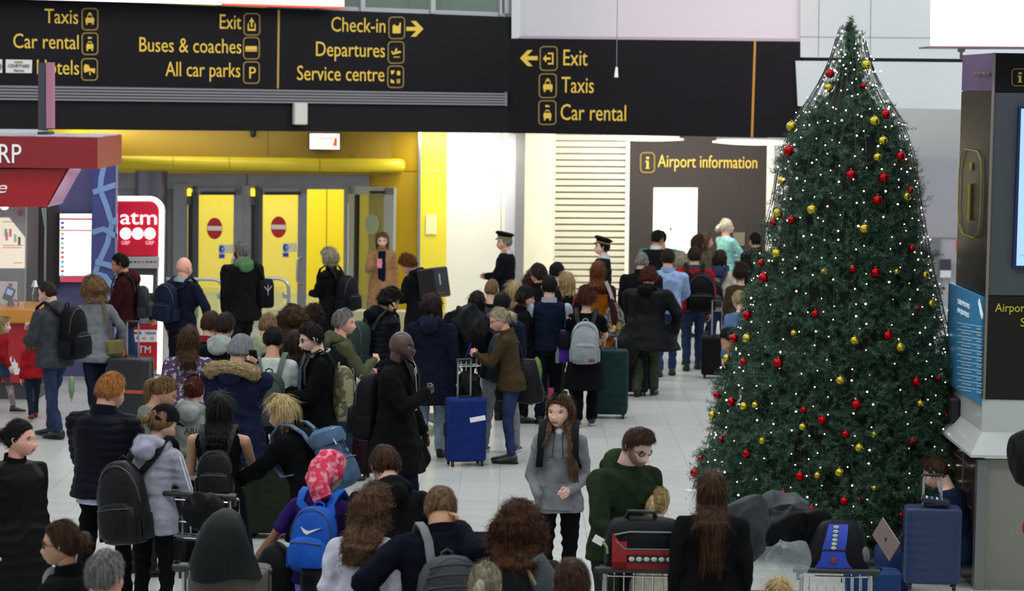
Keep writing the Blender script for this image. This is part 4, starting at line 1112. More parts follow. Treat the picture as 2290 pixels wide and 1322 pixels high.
def strands(ho, P, Q, style, HS, HH, seed, spx, hm, hat=None):
    r = np.random.default_rng(seed + 77)
    tied = style in ('pony', 'bun')
    if style in ('buzz', 'ring') or not len(Q): n = 500; L = .012
    elif style in ('curly', 'curlyshort'): n = 1500; L = .06
    elif tied: n = 900; L = .06
    elif style in ('long', 'bob'): n = 1300; L = .11
    else: n = 1300; L = .040
    if spx > 250: n = int(n * 1.5)
    q = Q[r.integers(0, len(Q), n)]
    a, b, c, d = P[q[:, 0]], P[q[:, 1]], P[q[:, 2]], P[q[:, 3]]
    u, v = r.uniform(0, 1, (n, 1)), r.uniform(0, 1, (n, 1))
    p = (a * (1 - u) + b * u) * (1 - v) + (d * (1 - u) + c * u) * v
    cen = P.mean(0); hc = np.array(HS @ V((0, -.08, .0)))
    nn = np.cross(c - a, d - b); ln = np.linalg.norm(nn, axis=1, keepdims=True); nn = nn / (ln + 1e-9)
    out = p - np.stack([np.full(n, hc[0]), np.full(n, hc[1]), np.minimum(p[:, 2], hc[2])], 1)
    s = np.sign((nn * out).sum(1, keepdims=True)); s[s == 0] = 1; nn = nn * s
    crown = np.array(HS @ V((0, -.15, .52)))
    fl = (p - crown); fl /= np.linalg.norm(fl, axis=1, keepdims=True) + 1e-6
    fl = fl * .9 + np.array([0, 0, -1.0]) * .9
    if style in ('curly', 'curlyshort'): fl = fl * .6 + r.normal(size=(n, 3)) * .9
    else: fl = fl + r.normal(size=(n, 3)) * (.05 if tied else (.07 if style in ('long', 'bob') else .16))
    A_ = np.array(HS)[:3, :3]; lp = xf(p, HS.inverted())
    if tied:
        ex = np.array([HS @ V((0, -.40, .12))])[0]; cap_ = lp[:, 1] > -.40
        tf = ex - p; tf /= np.linalg.norm(tf, axis=1, keepdims=True) + 1e-6
        fl = np.where(cap_[:, None], tf, fl)
    frm = (lp[:, 1] > .12) & (lp[:, 2] > -.1)
    if style in ('long', 'bob', 'curly'):
        side = np.stack([np.sign(lp[:, 0]) * 1.3, np.full(n, -.7), np.full(n, -.5)], 1) @ A_.T; side /= np.linalg.norm(side, axis=1, keepdims=True)
        fl = np.where(frm[:, None], side, fl)
    fl -= (fl * nn).sum(1, keepdims=True) * nn; fl /= np.linalg.norm(fl, axis=1, keepdims=True) + 1e-6
    Ls = (L * r.uniform(.5, 1.2, (n, 1)))
    Ls = np.where(frm[:, None], Ls * (.35 if style in ('long', 'bob', 'pony', 'bun', 'curly') else .6), Ls)
    Ls = np.where((lp[:, 1:2] > -.05) & (lp[:, 2:3] < .0) & (np.abs(lp[:, 0:1]) < .36) & (lp[:, 2:3] > -.5), Ls * .3, Ls)
    sd = np.cross(fl, nn); w = .0016 if spx > 250 else .0021
    curly = style in ('curly', 'curlyshort')
    if hat: Ls = np.where(lp[:, 2:3] > -.12, .001, Ls)
    pts = []
    for k, t in enumerate((0, .4, .75, 1.0)):
        lift = .002 + (.016 * math.sin(t * math.pi) * r.uniform(.2, 1.3, (n, 1)) if curly else .004 * t * r.uniform(0, 2, (n, 1)))
        pos = p + fl * Ls * t + nn * lift + (sd * .018 * math.sin(t * 5) if curly else 0)
        if not curly: pos = pos - np.array([0, 0, 1]) * Ls * t * t * .15
        ww = w * (1, .95, .7, .15)[k]
        pts += [pos - sd * ww, pos + sd * ww]
    PP = np.stack(pts, 1).reshape(-1, 3)
    base = (np.arange(n) * 8)[:, None, None]
    QQ = (np.array([[0, 1, 3, 2], [2, 3, 5, 4], [4, 5, 7, 6]])[None] + base).reshape(-1, 4)
    me = quads_mesh('hair_strands', PP, QQ, [hm]); o = bpy.data.objects.new('hair_strands', me); C.objects.link(o); o.parent = ho; o['kind'] = 'stuff'
PEOPLE = []
SEED = [100]
FEMS = ('f',)
class Person: pass

def person(label, px, ty, h, face, sex='m', build=1.0, lean=0, hp=0, hy=0, skin='fair', hair=('short', 'dark', 0), top=('sweater', '#222222'), hem=None, sleeve=1.0,
           bottom=('jeans', '#22304a'), shoes='#151515', arms=('down', 'down'), legs='stand', bulk=None, hood=None, collar=None, beard=None, glasses=None,
           hr=.143, hw=1.0, vox=None, hi=False, twist=0, sit=False, group=None, category='person', hat=None, tuck=0, xoff=0, roll=0, zoff=0, cuff=None, hatcol=None, flare=0.0, fit=0.0, hand=True, slump=0.0, baseY=None):
    SEED[0] += 7; seed = SEED[0]
    R = math.radians
    HH = h * hr
    pel = V((0, 0, .52 * h))
    U = M4.Translation(pel) @ M4.Rotation(R(roll), 4, 'Y') @ M4.Rotation(-R(lean), 4, 'X') @ M4.Rotation(-R(twist), 4, 'Z') @ M4.Translation(-pel)
    nb = U @ V((0, -.004 * h, .832 * h - slump * h))
    dz = (h - .5 * HH) - .832 * h - .013 * h
    Hm = M4.Translation(nb) @ M4.Rotation(-R(hy), 4, 'Z') @ M4.Rotation(-R(hp), 4, 'X') @ M4.Translation((0, .014 * h, dz))
    HS = sm3(Hm, HH)
    style, hcol, hlen = hair
    hthick = {'short': .05, 'full': .065, 'buzz': .018, 'long': .06, 'bob': .075, 'curly': .14, 'curlyshort': .11, 'pony': .04, 'bun': .04, 'bald': 0, 'ring': .03, 'quiff': .09}.get(style, .05)
    if hat: hthick = max(hthick, .09)
    tp = HS @ V((0, -.04, .5 + hthick))
    Rz = M4.Rotation(-R(face), 4, 'Z')
    zo = (-(.52 * h - .10) if sit else 0) + zoff
    if baseY is None:
        hit = G(px, ty, tp.z + zo)
    else:
        hit = D(px, ty, baseY)
    rt = Rz @ V((tp.x, tp.y, 0))
    base = V((hit.x - rt.x, hit.y - rt.y, zo))
    scale_px = F / max(base.y, 1)
    if vox is None: vox = .013 if scale_px > 250 else (.016 if scale_px > 195 else .02)
    W = M4.Translation(base) @ Rz
    P = Person(); P.U, P.W, P.h, P.Hm, P.HH, P.base, P.Rz = U, W, h, Hm, HH, base, Rz
    fem = sex == 'f'
    sw = (.100 if fem else .110) * h * build
    kind, tcol = top[0], top[1]
    tb = {'tee': .008, 'sweater': .018, 'hoodie': .026, 'coat': .032, 'puffer': .040, 'wool': .030, 'shirt': .012, 'tank': .006, 'vest': .014, 'dress': .010}[kind]
    if bulk is not None: tb = bulk
    P.tb = tb; P.build = build
    fk = {'tee': 'tee', 'shirt': 'tee', 'puffer': 'puffer', 'sweater': 'knit', 'hoodie': 'wool', 'coat': 'wool', 'wool': 'wool'}.get(kind, 'tee')
    if hem is None: hem = {'tee': .50, 'sweater': .48, 'hoodie': .475, 'coat': .45, 'puffer': .47, 'wool': .34, 'shirt': .50, 'tank': .5, 'vest': .49, 'dress': .30}[kind]

    # --- skeleton
    A1, A2 = .165 * h, .150 * h
    ARMS = []
    for sgn, pose in ((-1, arms[0]), (1, arms[1])):
        (hx, hy_, hz), hint, th, hs = ARM[pose] if isinstance(pose, str) else pose
        S = U @ V((sgn * sw, 0, .776 * h))
        T_ = U @ V((sgn * hx * h, hy_ * h, hz * h))
        if pose in ('ear', 'face') or (not isinstance(pose, str) and len(pose) > 4):
            T_ = Hm @ V((sgn * HH * .46, HH * .0, -.42 * HH)) if pose == 'ear' else (Hm @ V((sgn * HH * .25, HH * .55, -.5 * HH)) if pose == 'face' else T_)
        if pose == 'backlow': T_ = Hm @ V((HH * .42, -HH * .28, -.62 * HH))
        if pose == 'back':
            T_ = Hm @ V((sgn * HH * .30, -HH * .45, -.25 * HH))
        hv = (U.to_3x3() @ V((sgn * hint[0], hint[1], hint[2])))
        E, T_ = ik(S, T_, A1, A2, hv)
        ARMS.append((sgn, S, E, T_, (U.to_3x3() @ V((sgn * th[0], th[1], th[2]))), hs, pose))
    LEGS = []
    for sgn in (-1, 1):
        Hp = V((sgn * .052 * h * (1 if not fem else 1.02), 0, .50 * h))
        if sit: T_ = V((sgn * .09 * h, .30 * h, .52 * h - .08)); hint = V((sgn * .3, .3, 1))
        elif legs == 'walk': T_ = V((sgn * .045 * h, (.13 if sgn > 0 else -.16) * h, (.045 if sgn > 0 else .07) * h)); hint = V((0, 1, 0))
        elif legs == 'step': T_ = V((sgn * .05 * h, (.07 if sgn > 0 else -.07) * h, .045 * h)); hint = V((0, 1, 0))
        elif legs == 'wide': T_ = V((sgn * .095 * h, sgn * .03 * h, .045 * h)); hint = V((0, 1, 0))
        else: T_ = V((sgn * .06 * h, sgn * .012 * h, .045 * h)); hint = V((0, 1, 0))
        Kn, T_ = ik(Hp, T_, .235 * h, .222 * h, hint)
        LEGS.append((sgn, Hp, Kn, T_))

    # --- body
    mb = MB()
    k = .86
    def trings(specs, b, uf=None):
        out = []
        for z, rx, ry, yo in specs:
            rx = rx * h * build + b; ry = ry * h * (build ** .7) + b
            R_ = []
            for j in range(20):
                q = 2 * math.pi * j / 20
                c, s = math.cos(q), math.sin(q)
                c = math.copysign(abs(c) ** .85, c)
                R_.append(V((rx * c, yo * h + ry * s, z * h)))
            if z > .525: R_ = [U @ p for p in R_]
            out.append(R_)
        return out
    if fem: TS = [(.47, .085, .06, 0), (.50, .098, .066, -.004), (.54, .098, .064, -.004), (.60, .077, .052, .0), (.66, .074, .052, .002), (.72, .083, .060, .006), (.755, .086, .060, .004), (.785, .076, .050, -.002), (.808, .054, .038, -.004), (.832, .032, .032, -.004)]
    else: TS = [(.47, .085, .06, 0), (.50, .093, .066, 0), (.54, .092, .062, 0), (.60, .084, .058, .0), (.66, .088, .060, .0), (.72, .098, .064, .002), (.755, .101, .062, .0), (.787, .088, .052, -.002), (.812, .060, .042, -.004), (.836, .037, .036, -.004)]
    body = [(z, a * k, b_ * k, y) for z, a, b_, y in TS]
    mb.loft(trings(body, 0))
    nr = (.029 if fem else .035) * h * (1 + (build - 1) * .6)
    mb.caps(U @ V((0, -.006 * h, .80 * h)), Hm @ V((0, -.08 * HH, -.22 * HH)), nr * 1.12, nr, 14)
    ar = (.85 if fem else 1.0) * h * (1 + (build - 1) * .6)
    for sgn, S, E, T_, th, hs, pose in ARMS:
        mb.caps(U @ V((sgn * sw * .30, 0, .793 * h)), S, .026 * ar, .028 * ar)
        mb.caps(S, E, .029 * ar, .0215 * ar); mb.caps(E, E.lerp(T_, .35), .0215 * ar, .0225 * ar); mb.caps(E.lerp(T_, .35), T_, .0225 * ar, .0145 * ar)
    lk = .78 if bottom[0] not in ('none', 'shorts') else 1.0
    for sgn, Hp, Kn, T_ in LEGS:
        mb.caps(Hp, Kn, .045 * h * lk, .029 * h * lk); mb.caps(Kn, Kn.lerp(T_, .35), .029 * h * lk, .031 * h * lk); mb.caps(Kn.lerp(T_, .35), T_, .031 * h * lk, .019 * h * lk)
        ft = V((0, 1, 0)); mb.caps(T_ + V((0, -.01 * h, -.015 * h)), T_ + V((0, .085 * h, -.03 * h)), .02 * h, .014 * h)
    bo = remesh_obj('person', mb, skinm(skin), None, vox, 3)
    bo.matrix_world = W
    bo.location = base; bo.rotation_euler = (0, 0, -R(face))
    tag(bo, label, category, group)
    HP, HQ, HN = HEADS['hi' if hi else 'lo']
    head = xf(HP, HS)
    lips = []
    cen = HP[HQ].mean(1)
    mi = ((np.abs(cen[:, 0]) < .105) & (cen[:, 2] > -.335) & (cen[:, 2] < -.243) & (cen[:, 1] > .2)).astype(int)
    extra = [(head, HQ, mi)]
    # ears
    em = MB()
    for sgn in (-1, 1):
        m_ = HS @ M4.Translation((sgn * .325, -.03, -.03)) @ M4.Rotation(sgn * .35, 4, 'Z') @ M4.Rotation(.15, 4, 'X')
        ep = []
        for i in range(9):
            q = math.pi * 1.5 * i / 8 - math.pi * .35
            ep.append((sgn * .03, -.055 * math.cos(q - .4), .085 * math.sin(q)))
        em.tube([m_ @ V(p) for p in ep], .019 * HH, 6)
        em.ell((sgn * .012, -.005, -.01), (.018, .05, .075), m_, 10, 6)
    ev = np.array([tuple(p) for p in em.v]); eq = np.array([f if len(f) == 4 else (f[0], f[1], f[2], f[2]) for f in em.f])
    eq = np.array([f for f in eq if len(set(f)) == 4])
    extra.append((ev, eq, np.zeros(len(eq), int)))
    if hand:
        for sgn, S, E, T_, th, hs, pose in ARMS:
            if pose == 'pocket' or hs is None: continue
            d = (T_ - E).normalized()
            if pose in ('down', 'downf', 'pull', 'side'): d = (d + V((0, 0, -1)) * .5).normalized()
            X = (th - d * th.dot(d)).normalized(); Y = d.cross(X)
            if sgn > 0: Y = -Y
            m_ = M4.Identity(4); s = h / 1.75 * (.93 if fem else 1.0)
            for r_ in range(3):
                m_[r_][0], m_[r_][1], m_[r_][2], m_[r_][3] = X[r_] * s, Y[r_] * s, d[r_] * s, T_[r_]
            hvv, hq = HANDS[hs]
            extra.append((xf(hvv, m_), hq if sgn < 0 else hq[:, ::-1], np.zeros(len(hq), int)))
    bo['_x'] = 1
    BAKEX[bo.name] = (extra, mat('lips_' + skin, LIPM[skin], .45))
    # --- face details
    if hi:
        em_ = MB(); im = MB(); lm = MB(); bm_ = MB()
        for sgn in (-1, 1):
            c = (sgn * .15, .305, -.002)
            em_.ell(c, (.062, .055, .034), HS, 12, 8)
            im.ell((c[0], c[1] + .042, c[2]), (.026, .016, .028), HS, 10, 6)
            lm.tube([HS @ V((c[0] + x, .356 - abs(x) * .35, c[2] + .034 - x * x * 4.5)) for x in (-.07, -.035, 0, .035, .07)], .009 * HH, 5)
            bm_.tube([HS @ V((c[0] + sgn * x, .385 - abs(x + .02) * .4, c[2] + .098 - (x - .02) ** 2 * 3)) for x in (-.09, -.04, .02, .08, .12)], [.008 * HH, .014 * HH, .014 * HH, .011 * HH, .006 * HH], 6)
        em_.build('eyes', mat('eye_white', '#b8b0a8', .3), bo, True); im.build('irises', mat('iris_dark', '#1c1410', .2), bo, True)
        lm.build('eyelashes', mat('lash', '#1b1210', .8), bo, True); bm_.build('eyebrows', hairmat(*HAIRC[hcol if hcol in HAIRC else 'dark']), bo, True)
    # --- hair
    CP, CQ, CN = CAPS
    def capmesh(maskf, thick, nf, inset=.035):
        m_ = maskf(CP)
        d = -inset * (1 - m_) + (thick + nf(CP)) * m_
        PP = CP + CN * d[:, None]
        keep = (m_[CQ].max(1) > .04)
        return PP, CQ[keep]
    def hairline(Pn):
        x, y, z = Pn.T
        hl = np.interp(y, [-.42, -.22, -.1, .02, .08, .16, .28, .42], [-.30, -.26, -.12, -.06, .02, .16, .27, .31])
        return smst(-.03, .035, z - hl)
    def clumps(amp, fq, zs=.35):
        return lambda Pn: amp * sines(Pn, seed, fq, 7, zs) + amp * .35 * sines(Pn, seed + 3, fq * 3.2, 6, .25)
    hm = hairmat(*HAIRC[hcol]) if hcol in HAIRC else None
    HP_ = []
    if style not in ('bald', None):
        if style == 'ring':
            mf = lambda Pn: hairline(Pn) * smst(.34, .24, Pn[:, 2] + .25 * np.clip(Pn[:, 1], -.3, .3)) if True else 0
            PP, QQ = capmesh(lambda Pn: hairline(Pn) * (1 - smst(.18, .30, Pn[:, 2] + Pn[:, 1] * .35)), .03, clumps(.006, 22))
        elif style == 'quiff':
            PP, QQ = capmesh(hairline, .05, lambda Pn: clumps(.014, 22)(Pn) + .08 * smst(.1, .4, Pn[:, 2]) * smst(-.25, .3, Pn[:, 1]) - .035 * (1 - smst(-.1, .25, Pn[:, 2])))
        elif style in ('curly', 'curlyshort'):
            PP, QQ = capmesh(hairline, hthick, lambda Pn: .035 * sines(Pn, seed, 21, 7) + .022 * sines(Pn, seed + 3, 46, 8))
        elif style == 'buzz':
            PP, QQ = capmesh(hairline, .014, lambda Pn: 0 * Pn[:, 0])
        elif style == 'short':
            PP, QQ = capmesh(hairline, .05, lambda Pn: clumps(.012, 24)(Pn) - .03 * (1 - smst(-.2, .25, Pn[:, 2])))
        else:
            PP, QQ = capmesh(hairline, hthick, clumps(.014, 20))
        HP_.append((xf(PP, HS), QQ))
        # hanging hair
        ln = hlen
        if style in ('long', 'bob', 'curly') and ln > 0:
            nj, nk = 60, max(8, int(10 + ln * 12))
            gro = np.random.default_rng(seed + 9).normal(size=nj); gro = (gro + np.roll(gro, 1) * .6)
            gro2 = np.random.default_rng(seed + 10).normal(size=nj)
            rows = []
            inv = None
            rx0, ry0 = (.40 * hw, .30) if style != 'curly' else (.44 * hw, .36 * (hw ** .5))
            start = HS @ V((0, -.15, .22)); 
            cpos = None
            for kk in range(nk + 1):
                t = kk / nk
                zl = .22 - t * (ln + .22)
                q = np.arange(nj) * 2 * math.pi / nj
                wx = rx0 * (1 + (.05 if style != 'curly' else .22 * math.sin(min(1, t * 1.15) * math.pi)) * 1) * (1 - (.22 if style == 'long' else .1) * t ** 2)
                wy = ry0 * (1 - .45 * smst(.2, .8, np.array(t)))
                rad = 1 + gro * .025 * (0.3 + t) + gro2 * .018 * (0.3 + t) + (.05 * np.sin(q * 9 + kk * 1.3 + gro) + .04 * np.sin(q * 5 - kk * .9) if style == 'curly' else .02 * np.sin(q * 3 + t * 4))
                if style == 'long' and t > .8: rad = rad * (1 - .5 * (t - .8) / .2 * (.5 + .5 * np.sin(gro * 3)))
                xs = wx * np.sin(q) * rad; ys = wy * np.cos(q) * rad
                if zl > -.32:
                    loc = np.stack([xs, ys - .14, np.full(nj, zl)], 1)
                    row = xf(loc, HS); last = HS @ V((0, -.14, zl)); rot = HS.to_3x3() * (1 / HH)
                    if t == 0: row = row * .0 + np.array(HS @ V((0, -.14, .22))) + (row - np.array(HS @ V((0, -.14, .22)))) * .5
                else:
                    cz = (Hm @ V((0, -.14 * HH, -.32 * HH))).z - (-.32 - zl) * HH
                    # follow the back: stay outside the garment
                    bz_ = cz / h
                    surf = (U @ V((0, -(.058 * h + tb + (.09 if hood and bz_ > .70 else .012)) * (1 if bz_ < .81 else .6), max(.5 * h, cz)))).y
                    hd = Hm @ V((0, -.14 * HH, -.32 * HH))
                    yy = min(hd.y + .0, surf - wy * HH * .35)
                    yy = hd.y + (yy - hd.y) * min(1, (-.32 - zl) / .35)
                    a_ = -R(hy) if zl > -1 else -R(hy) * .5
                    xr = xs * math.cos(a_) - ys * math.sin(a_); yr = xs * math.sin(a_) + ys * math.cos(a_)
                    row = np.stack([hd.x + xr * HH, yy + yr * HH, np.full(nj, cz)], 1)
                rows.append(row)
            PP = np.concatenate(rows + [rows[-1] * .3 + rows[-1].mean(0) * .7])
            i, j = np.meshgrid(np.arange(nk + 1), np.arange(nj), indexing='ij'); k2 = (j + 1) % nj
            QQ = np.stack([i * nj + j, (i + 1) * nj + j, (i + 1) * nj + k2, i * nj + k2], -1).reshape(-1, 4)
            HP_.append((PP, QQ))
        if style in ('pony', 'bun', 'tail'):
            hb = MB()
            if style == 'pony':
                pts = [HS @ V((0, -.38, .12)), HS @ V((0, -.52, .12)), HS @ V((0, -.62, -.02))]
                L = pts[-1]
                for i in range(1, 6): pts.append(L + V((0, -.02 * HH * i if i < 3 else -.03 * HH, -ln * HH * i / 5)))
                n = len(pts)
                hb.tube(pts, [.07 * HH, .10 * HH, .14 * HH] + [(.15 - .022 * i) * HH for i in range(n - 4)] + [.02 * HH], 14)
            else:
                hb.ell((0, -.48, .08), (.19, .15, .17), HS, 20, 12)
            bv = np.array([tuple(p) for p in hb.v]); bq = np.array([f for f in hb.f if len(f) == 4])
            cen_ = bv.mean(0); dd_ = bv - cen_
            bv = bv + dd_ / (np.linalg.norm(dd_, axis=1)[:, None] + 1e-6) * (sines(bv, seed + 5, 60, 6, .3) * .008)[:, None]
            HP_.append((bv, bq))
            tm = MB(); c_ = HS @ V((0, -.42, .12)); tm.tube([HS @ V((0, -.41, .12)), HS @ V((0, -.46, .12))], .085 * HH, 12); tm.build('hair_tie', plain('#1a1a1e'), bo, True)
        o_ = 0; Ps, Qs = [], []
        for p_, q_ in HP_:
            Ps.append(p_); Qs.append(q_ + o_); o_ += len(p_)
        PA_, QA_ = np.concatenate(Ps), np.concatenate(Qs)
        if hw != 1.0 and style in ('curly', 'curlyshort'):
            n0 = len(HP_[0][0]); inv_ = HS.inverted(); loc = xf(PA_[:n0], inv_); k_ = (hw - 1) * .75 * smst(-.35, .0, loc[:, 2]) * smst(.25, -.05, loc[:, 1])
            loc[:, 0] *= 1 + k_; loc[:, 1] *= 1 + k_ * .5; PA_[:n0] = xf(loc, HS)
        me = quads_mesh('hair', PA_, QA_, [hm])
        ho = bpy.data.objects.new('hair', me); C.objects.link(ho); ho.parent = bo
        strands(ho, PA_, QA_, style, HS, HH, seed, scale_px, hm, hat)
    if beard:
        gt = beard.startswith('goatee'); beard = beard.split(':')[-1]
        def bmask(Pn):
            x, y, z = Pn.T
            lim = np.interp(np.abs(x), [0, .12, .2, .3], [-.215, -.235, -.2, -.02])
            m_ = smst(.015, -.02, z - lim) * smst(.0, .08, y)
            m_ *= 1 - np.exp(-(x / .10) ** 4 - ((z + .287) / .038) ** 4)
            if gt: m_ *= smst(.15, .11, np.abs(x))
            return m_
        PP, QQ = capmesh(bmask, .012, lambda Pn: .004 * sines(Pn, seed, 40), .02)
        # keep the nose clear
        me = quads_mesh('beard', xf(PP, HS), QQ, [hairmat(*HAIRC[beard])]); ho = bpy.data.objects.new('beard', me); C.objects.link(ho); ho.parent = bo
    # --- hats
    def shell(name, maskf, thick, nf, m_):
        PP, QQ = capmesh(maskf, thick, nf); me = quads_mesh(name, xf(PP, HS), QQ, [m_]); o = bpy.data.objects.new(name, me); C.objects.link(o); o.parent = bo; return o
    if hat == 'beanie':
        m_ = mat('knit_' + hexn(hatcol), hatcol, .95, noise=.2, nscale=40, bump=.9, bscale=90, stretch=(1, 1, .2))
        shell('beanie', lambda Pn: smst(-.02, .02, Pn[:, 2] - np.interp(Pn[:, 1], [-.4, 0, .4], [-.16, -.05, .16])), .10, lambda Pn: .012 * np.sin(np.arctan2(Pn[:, 0], Pn[:, 1]) * 38) + .05 * smst(.2, .5, Pn[:, 2]), m_)
    if hat == 'cap':
        m_ = cloth(hatcol)
        shell('cap', lambda Pn: smst(-.02, .02, Pn[:, 2] - np.interp(Pn[:, 1], [-.4, 0, .4], [-.02, .08, .20])), .095, lambda Pn: .03 * smst(.2, .4, Pn[:, 2]), m_)
        b_ = MB(); b_.loft([[HS @ V((x * .36, .40 + (.30 * math.sqrt(max(0, 1 - x * x))) * t, .20 - .06 * t - x * x * .05 + dz_)) for x in [i / 6 - 1 for i in range(13)]] for t, dz_ in ((0, 0), (.5, 0), (1, 0), (1, -.02), (0, -.02))], cap=False, closed=False); b_.build('cap_peak', m_, bo, True)
    if hat == 'pilot':
        m_ = cloth('#0f1013')
        b_ = MB()
        def rg(z, r, tilt=0): return [HS @ V((math.sin(q) * r * .36, math.cos(q) * r * .44 - .0, z + tilt * math.cos(q))) for q in [2 * math.pi * i / 28 for i in range(28)]]
        b_.loft([rg(.26, 1.02, .04), rg(.40, 1.03, .05), rg(.47, 1.30, .08), rg(.53, 1.32, .10), rg(.60, 1.1, .09), rg(.62, .4, .05)])
        b_.build('peaked_cap', m_, bo, True)
        b_ = MB(); b_.loft([rg(.27, 1.045, .04), rg(.34, 1.055, .045)], cap=False); b_.build('cap_band', mat('gold_braid', '#a98a4a', .4, .5), bo, True)
        b_ = MB(); b_.loft([[HS @ V((x * .34, .42 + (.22 * math.sqrt(max(0, 1 - x * x))) * t, .28 - .10 * t + dz_)) for x in [i / 6 - 1 for i in range(13)]] for t, dz_ in ((0, 0), (1, 0), (1, -.02), (0, -.02))], cap=False, closed=False); b_.build('cap_peak', mat('patent', '#0a0a0c', .2), bo, True)
    if hat == 'scarf':
        m_ = mat('scarf_pink', '#c8284f', .8, color2='#e2a2a8', nscale=22, thr=(.48, .62), bump=.4, bscale=30)
        shell('headscarf', lambda Pn: smst(-.02, .02, Pn[:, 2] - np.interp(Pn[:, 1], [-.4, -.1, .1, .4], [-.42, -.3, -.05, .16])), .10, lambda Pn: .03 * sines(Pn, seed, 12, 6) + .02 * sines(Pn, seed + 1, 25, 5) + .10 * smst(0, -.4, Pn[:, 1]) * smst(.3, -.3, Pn[:, 2]), m_)
        b_ = MB(); pts = [HS @ V((.0, -.42, -.25)), HS @ V((.10, -.56, -.42)), HS @ V((.22, -.60, -.62)), HS @ V((.33, -.58, -.78))]
        b_.band(pts, V((1, .2, .3)), .12, .05); b_.tube(pts, [.09, .07, .06, .02], 10); b_.build('scarf_tail', m_, bo, True)
    # --- glasses
    if glasses:
        gm = MB()
        for sgn in (-1, 1):
            gm.tube([HS @ V((sgn * .155 + .095 * math.cos(q), .40 - abs(math.cos(q) * sgn + 1) * .02, .0 + .065 * math.sin(q))) for q in [2 * math.pi * i / 14 for i in range(15)]], .017 * HH if glasses != 'thin' else .007 * HH, 5, cap=False)
            gm.tube([HS @ V((sgn * .25, .37, .02)), HS @ V((sgn * .345, .20, .02)), HS @ V((sgn * .35, -.03, .01))], .010 * HH, 5)
        gm.tube([HS @ V((-.06, .41, .02)), HS @ V((.06, .41, .02))], .010 * HH, 5)
        gm.build('glasses', BLACKP if glasses != 'thin' else plain('#5a4a44'), bo, True)
    # --- trousers / skirt
    bk, bc = bottom
    if bk != 'none':
        mb = MB()
        b0 = {'jeans': .006, 'slim': .003, 'loose': .02, 'sweats': .018, 'tights': .001, 'shorts': .02}.get(bk, .01) + fit
        HR = [(.455, .080, .062, 0), (.50, TS[1][1], TS[1][2], -.002), (.54, TS[2][1], TS[2][2], 0), (.585, TS[3][1] * 1.04, TS[3][2] * 1.05, 0)]
        mb.loft(trings(HR, b0))
        for sgn, Hp, Kn, T_ in LEGS:
            mb.caps(Hp + V((0, 0, -.01 * h)), Kn, .050 * h + b0 * .6, .034 * h + b0)
            if bk == 'shorts': continue
            end = T_.lerp(Kn, .06)
            mb.caps(Kn, end, .034 * h + b0, (.024 if bk in ('slim', 'tights') else .030) * h + b0)
        remesh_obj('trousers' if bk != 'tights' else 'tights', mb, cloth(bc, 'denim' if bk in ('jeans',) else 'wool'), bo, vox, 3, fab('denim' if bk == 'jeans' else 'wool', seed + 2, h))
    # --- shoes
    if shoes and not (base.y < 17 and zo == 0):
        for sgn, Hp, Kn, T_ in LEGS:
            mb = MB(); rr = []
            for y, w_, t_, z0 in ((-.036, .020, .050, 0), (-.022, .024, .062, 0), (.0, .024, .058, 0), (.03, .024, .042, 0), (.065, .029, .030, 0), (.10, .026, .022, 0), (.122, .014, .014, .003)):
                rr.append([V((T_.x + w_ * h * math.cos(q), T_.y + y * h, T_.z - .045 * h + .002 + z0 * h + t_ * h * (.5 + .5 * math.copysign(abs(math.sin(q)) ** .7, math.sin(q))))) for q in [2 * math.pi * i / 14 for i in range(14)]])
            mb.loft(rr); mb.build('shoe', plain(shoes, .4), bo, True)
            mb = MB(); mb.loft([[V((T_.x + a_ * h * math.cos(q), T_.y + .042 * h + .085 * h * math.sin(q), T_.z - .045 * h + z_)) for q in [2 * math.pi * i / 16 for i in range(16)]] for a_, z_ in ((.030, .0), (.031, .018))])
            mb.build('sole', plain('#d0d0cc' if shoes in ('#20242a', '#8a8a8a') else '#0c0c0c'), bo, True)
    # --- top garment
    mb = MB()
    rings = [r_ for r_ in TS if r_[0] >= .60 or True]
    specs = [(z, a, b_, y) for z, a, b_, y in TS[2:-1]]
    specs[-1] = (.820, .046, .040, -.004)
    if hem < .53:
        lo = []
        n_ = max(2, int((.52 - hem) / .04) + 1)
        for i in range(n_ + 1):
            z = hem + (.52 - hem) * i / n_
            fl_ = (.52 - z) * (.12 + flare)
            lo.append((z, TS[1][1] + .006 + fl_, TS[1][2] + .008 + fl_ * .8 + (.02 if legs == 'walk' and z < .45 else 0), 0))
        specs = lo + specs[1:]
    if kind in ('tee', 'sweater', 'hoodie', 'puffer') and hem > .44:
        specs = [(z, a + .004 if .55 < z < .7 else a, b_, y) for z, a, b_, y in specs]
    if kind != 'tank': mb.loft(trings(specs, tb))
    else: mb.loft(trings([s_ for s_ in specs if s_[0] < .80] + [(.80, .074, .05, -.002), (.815, .06, .046, -.004)], tb))
    if kind not in ('tank', 'vest', 'dress'):
        for sgn, S, E, T_, th, hs, pose in ARMS:
            mb.caps(U @ V((sgn * sw * .25, -.002 * h, .795 * h)), S, .027 * ar + tb * .55, .030 * ar + tb * .55)
            q1 = .62 if sleeve < .6 else 1
            en = S.lerp(E, .6) if sleeve < .6 else E
            mb.caps(S, en, .032 * ar + tb * .62, (.028 if sleeve > .6 else .031) * ar + tb * .65)
            if sleeve > .6:
                w_ = E.lerp(T_, sleeve * .98 if sleeve < 1 else .99)
                mb.caps(E, E.lerp(w_, .4), .028 * ar + tb * .65, .026 * ar + tb * .6)
                mb.caps(E.lerp(w_, .4), w_, .026 * ar + tb * .6, .018 * ar + tb * .55)
    else:
        for sgn in (-1, 1): mb.caps(U @ V((sgn * sw * .25, 0, .79 * h)), U @ V((sgn * sw * .75, 0, .775 * h)), .028 * h + tb, .026 * h + tb)
    if slump: pass
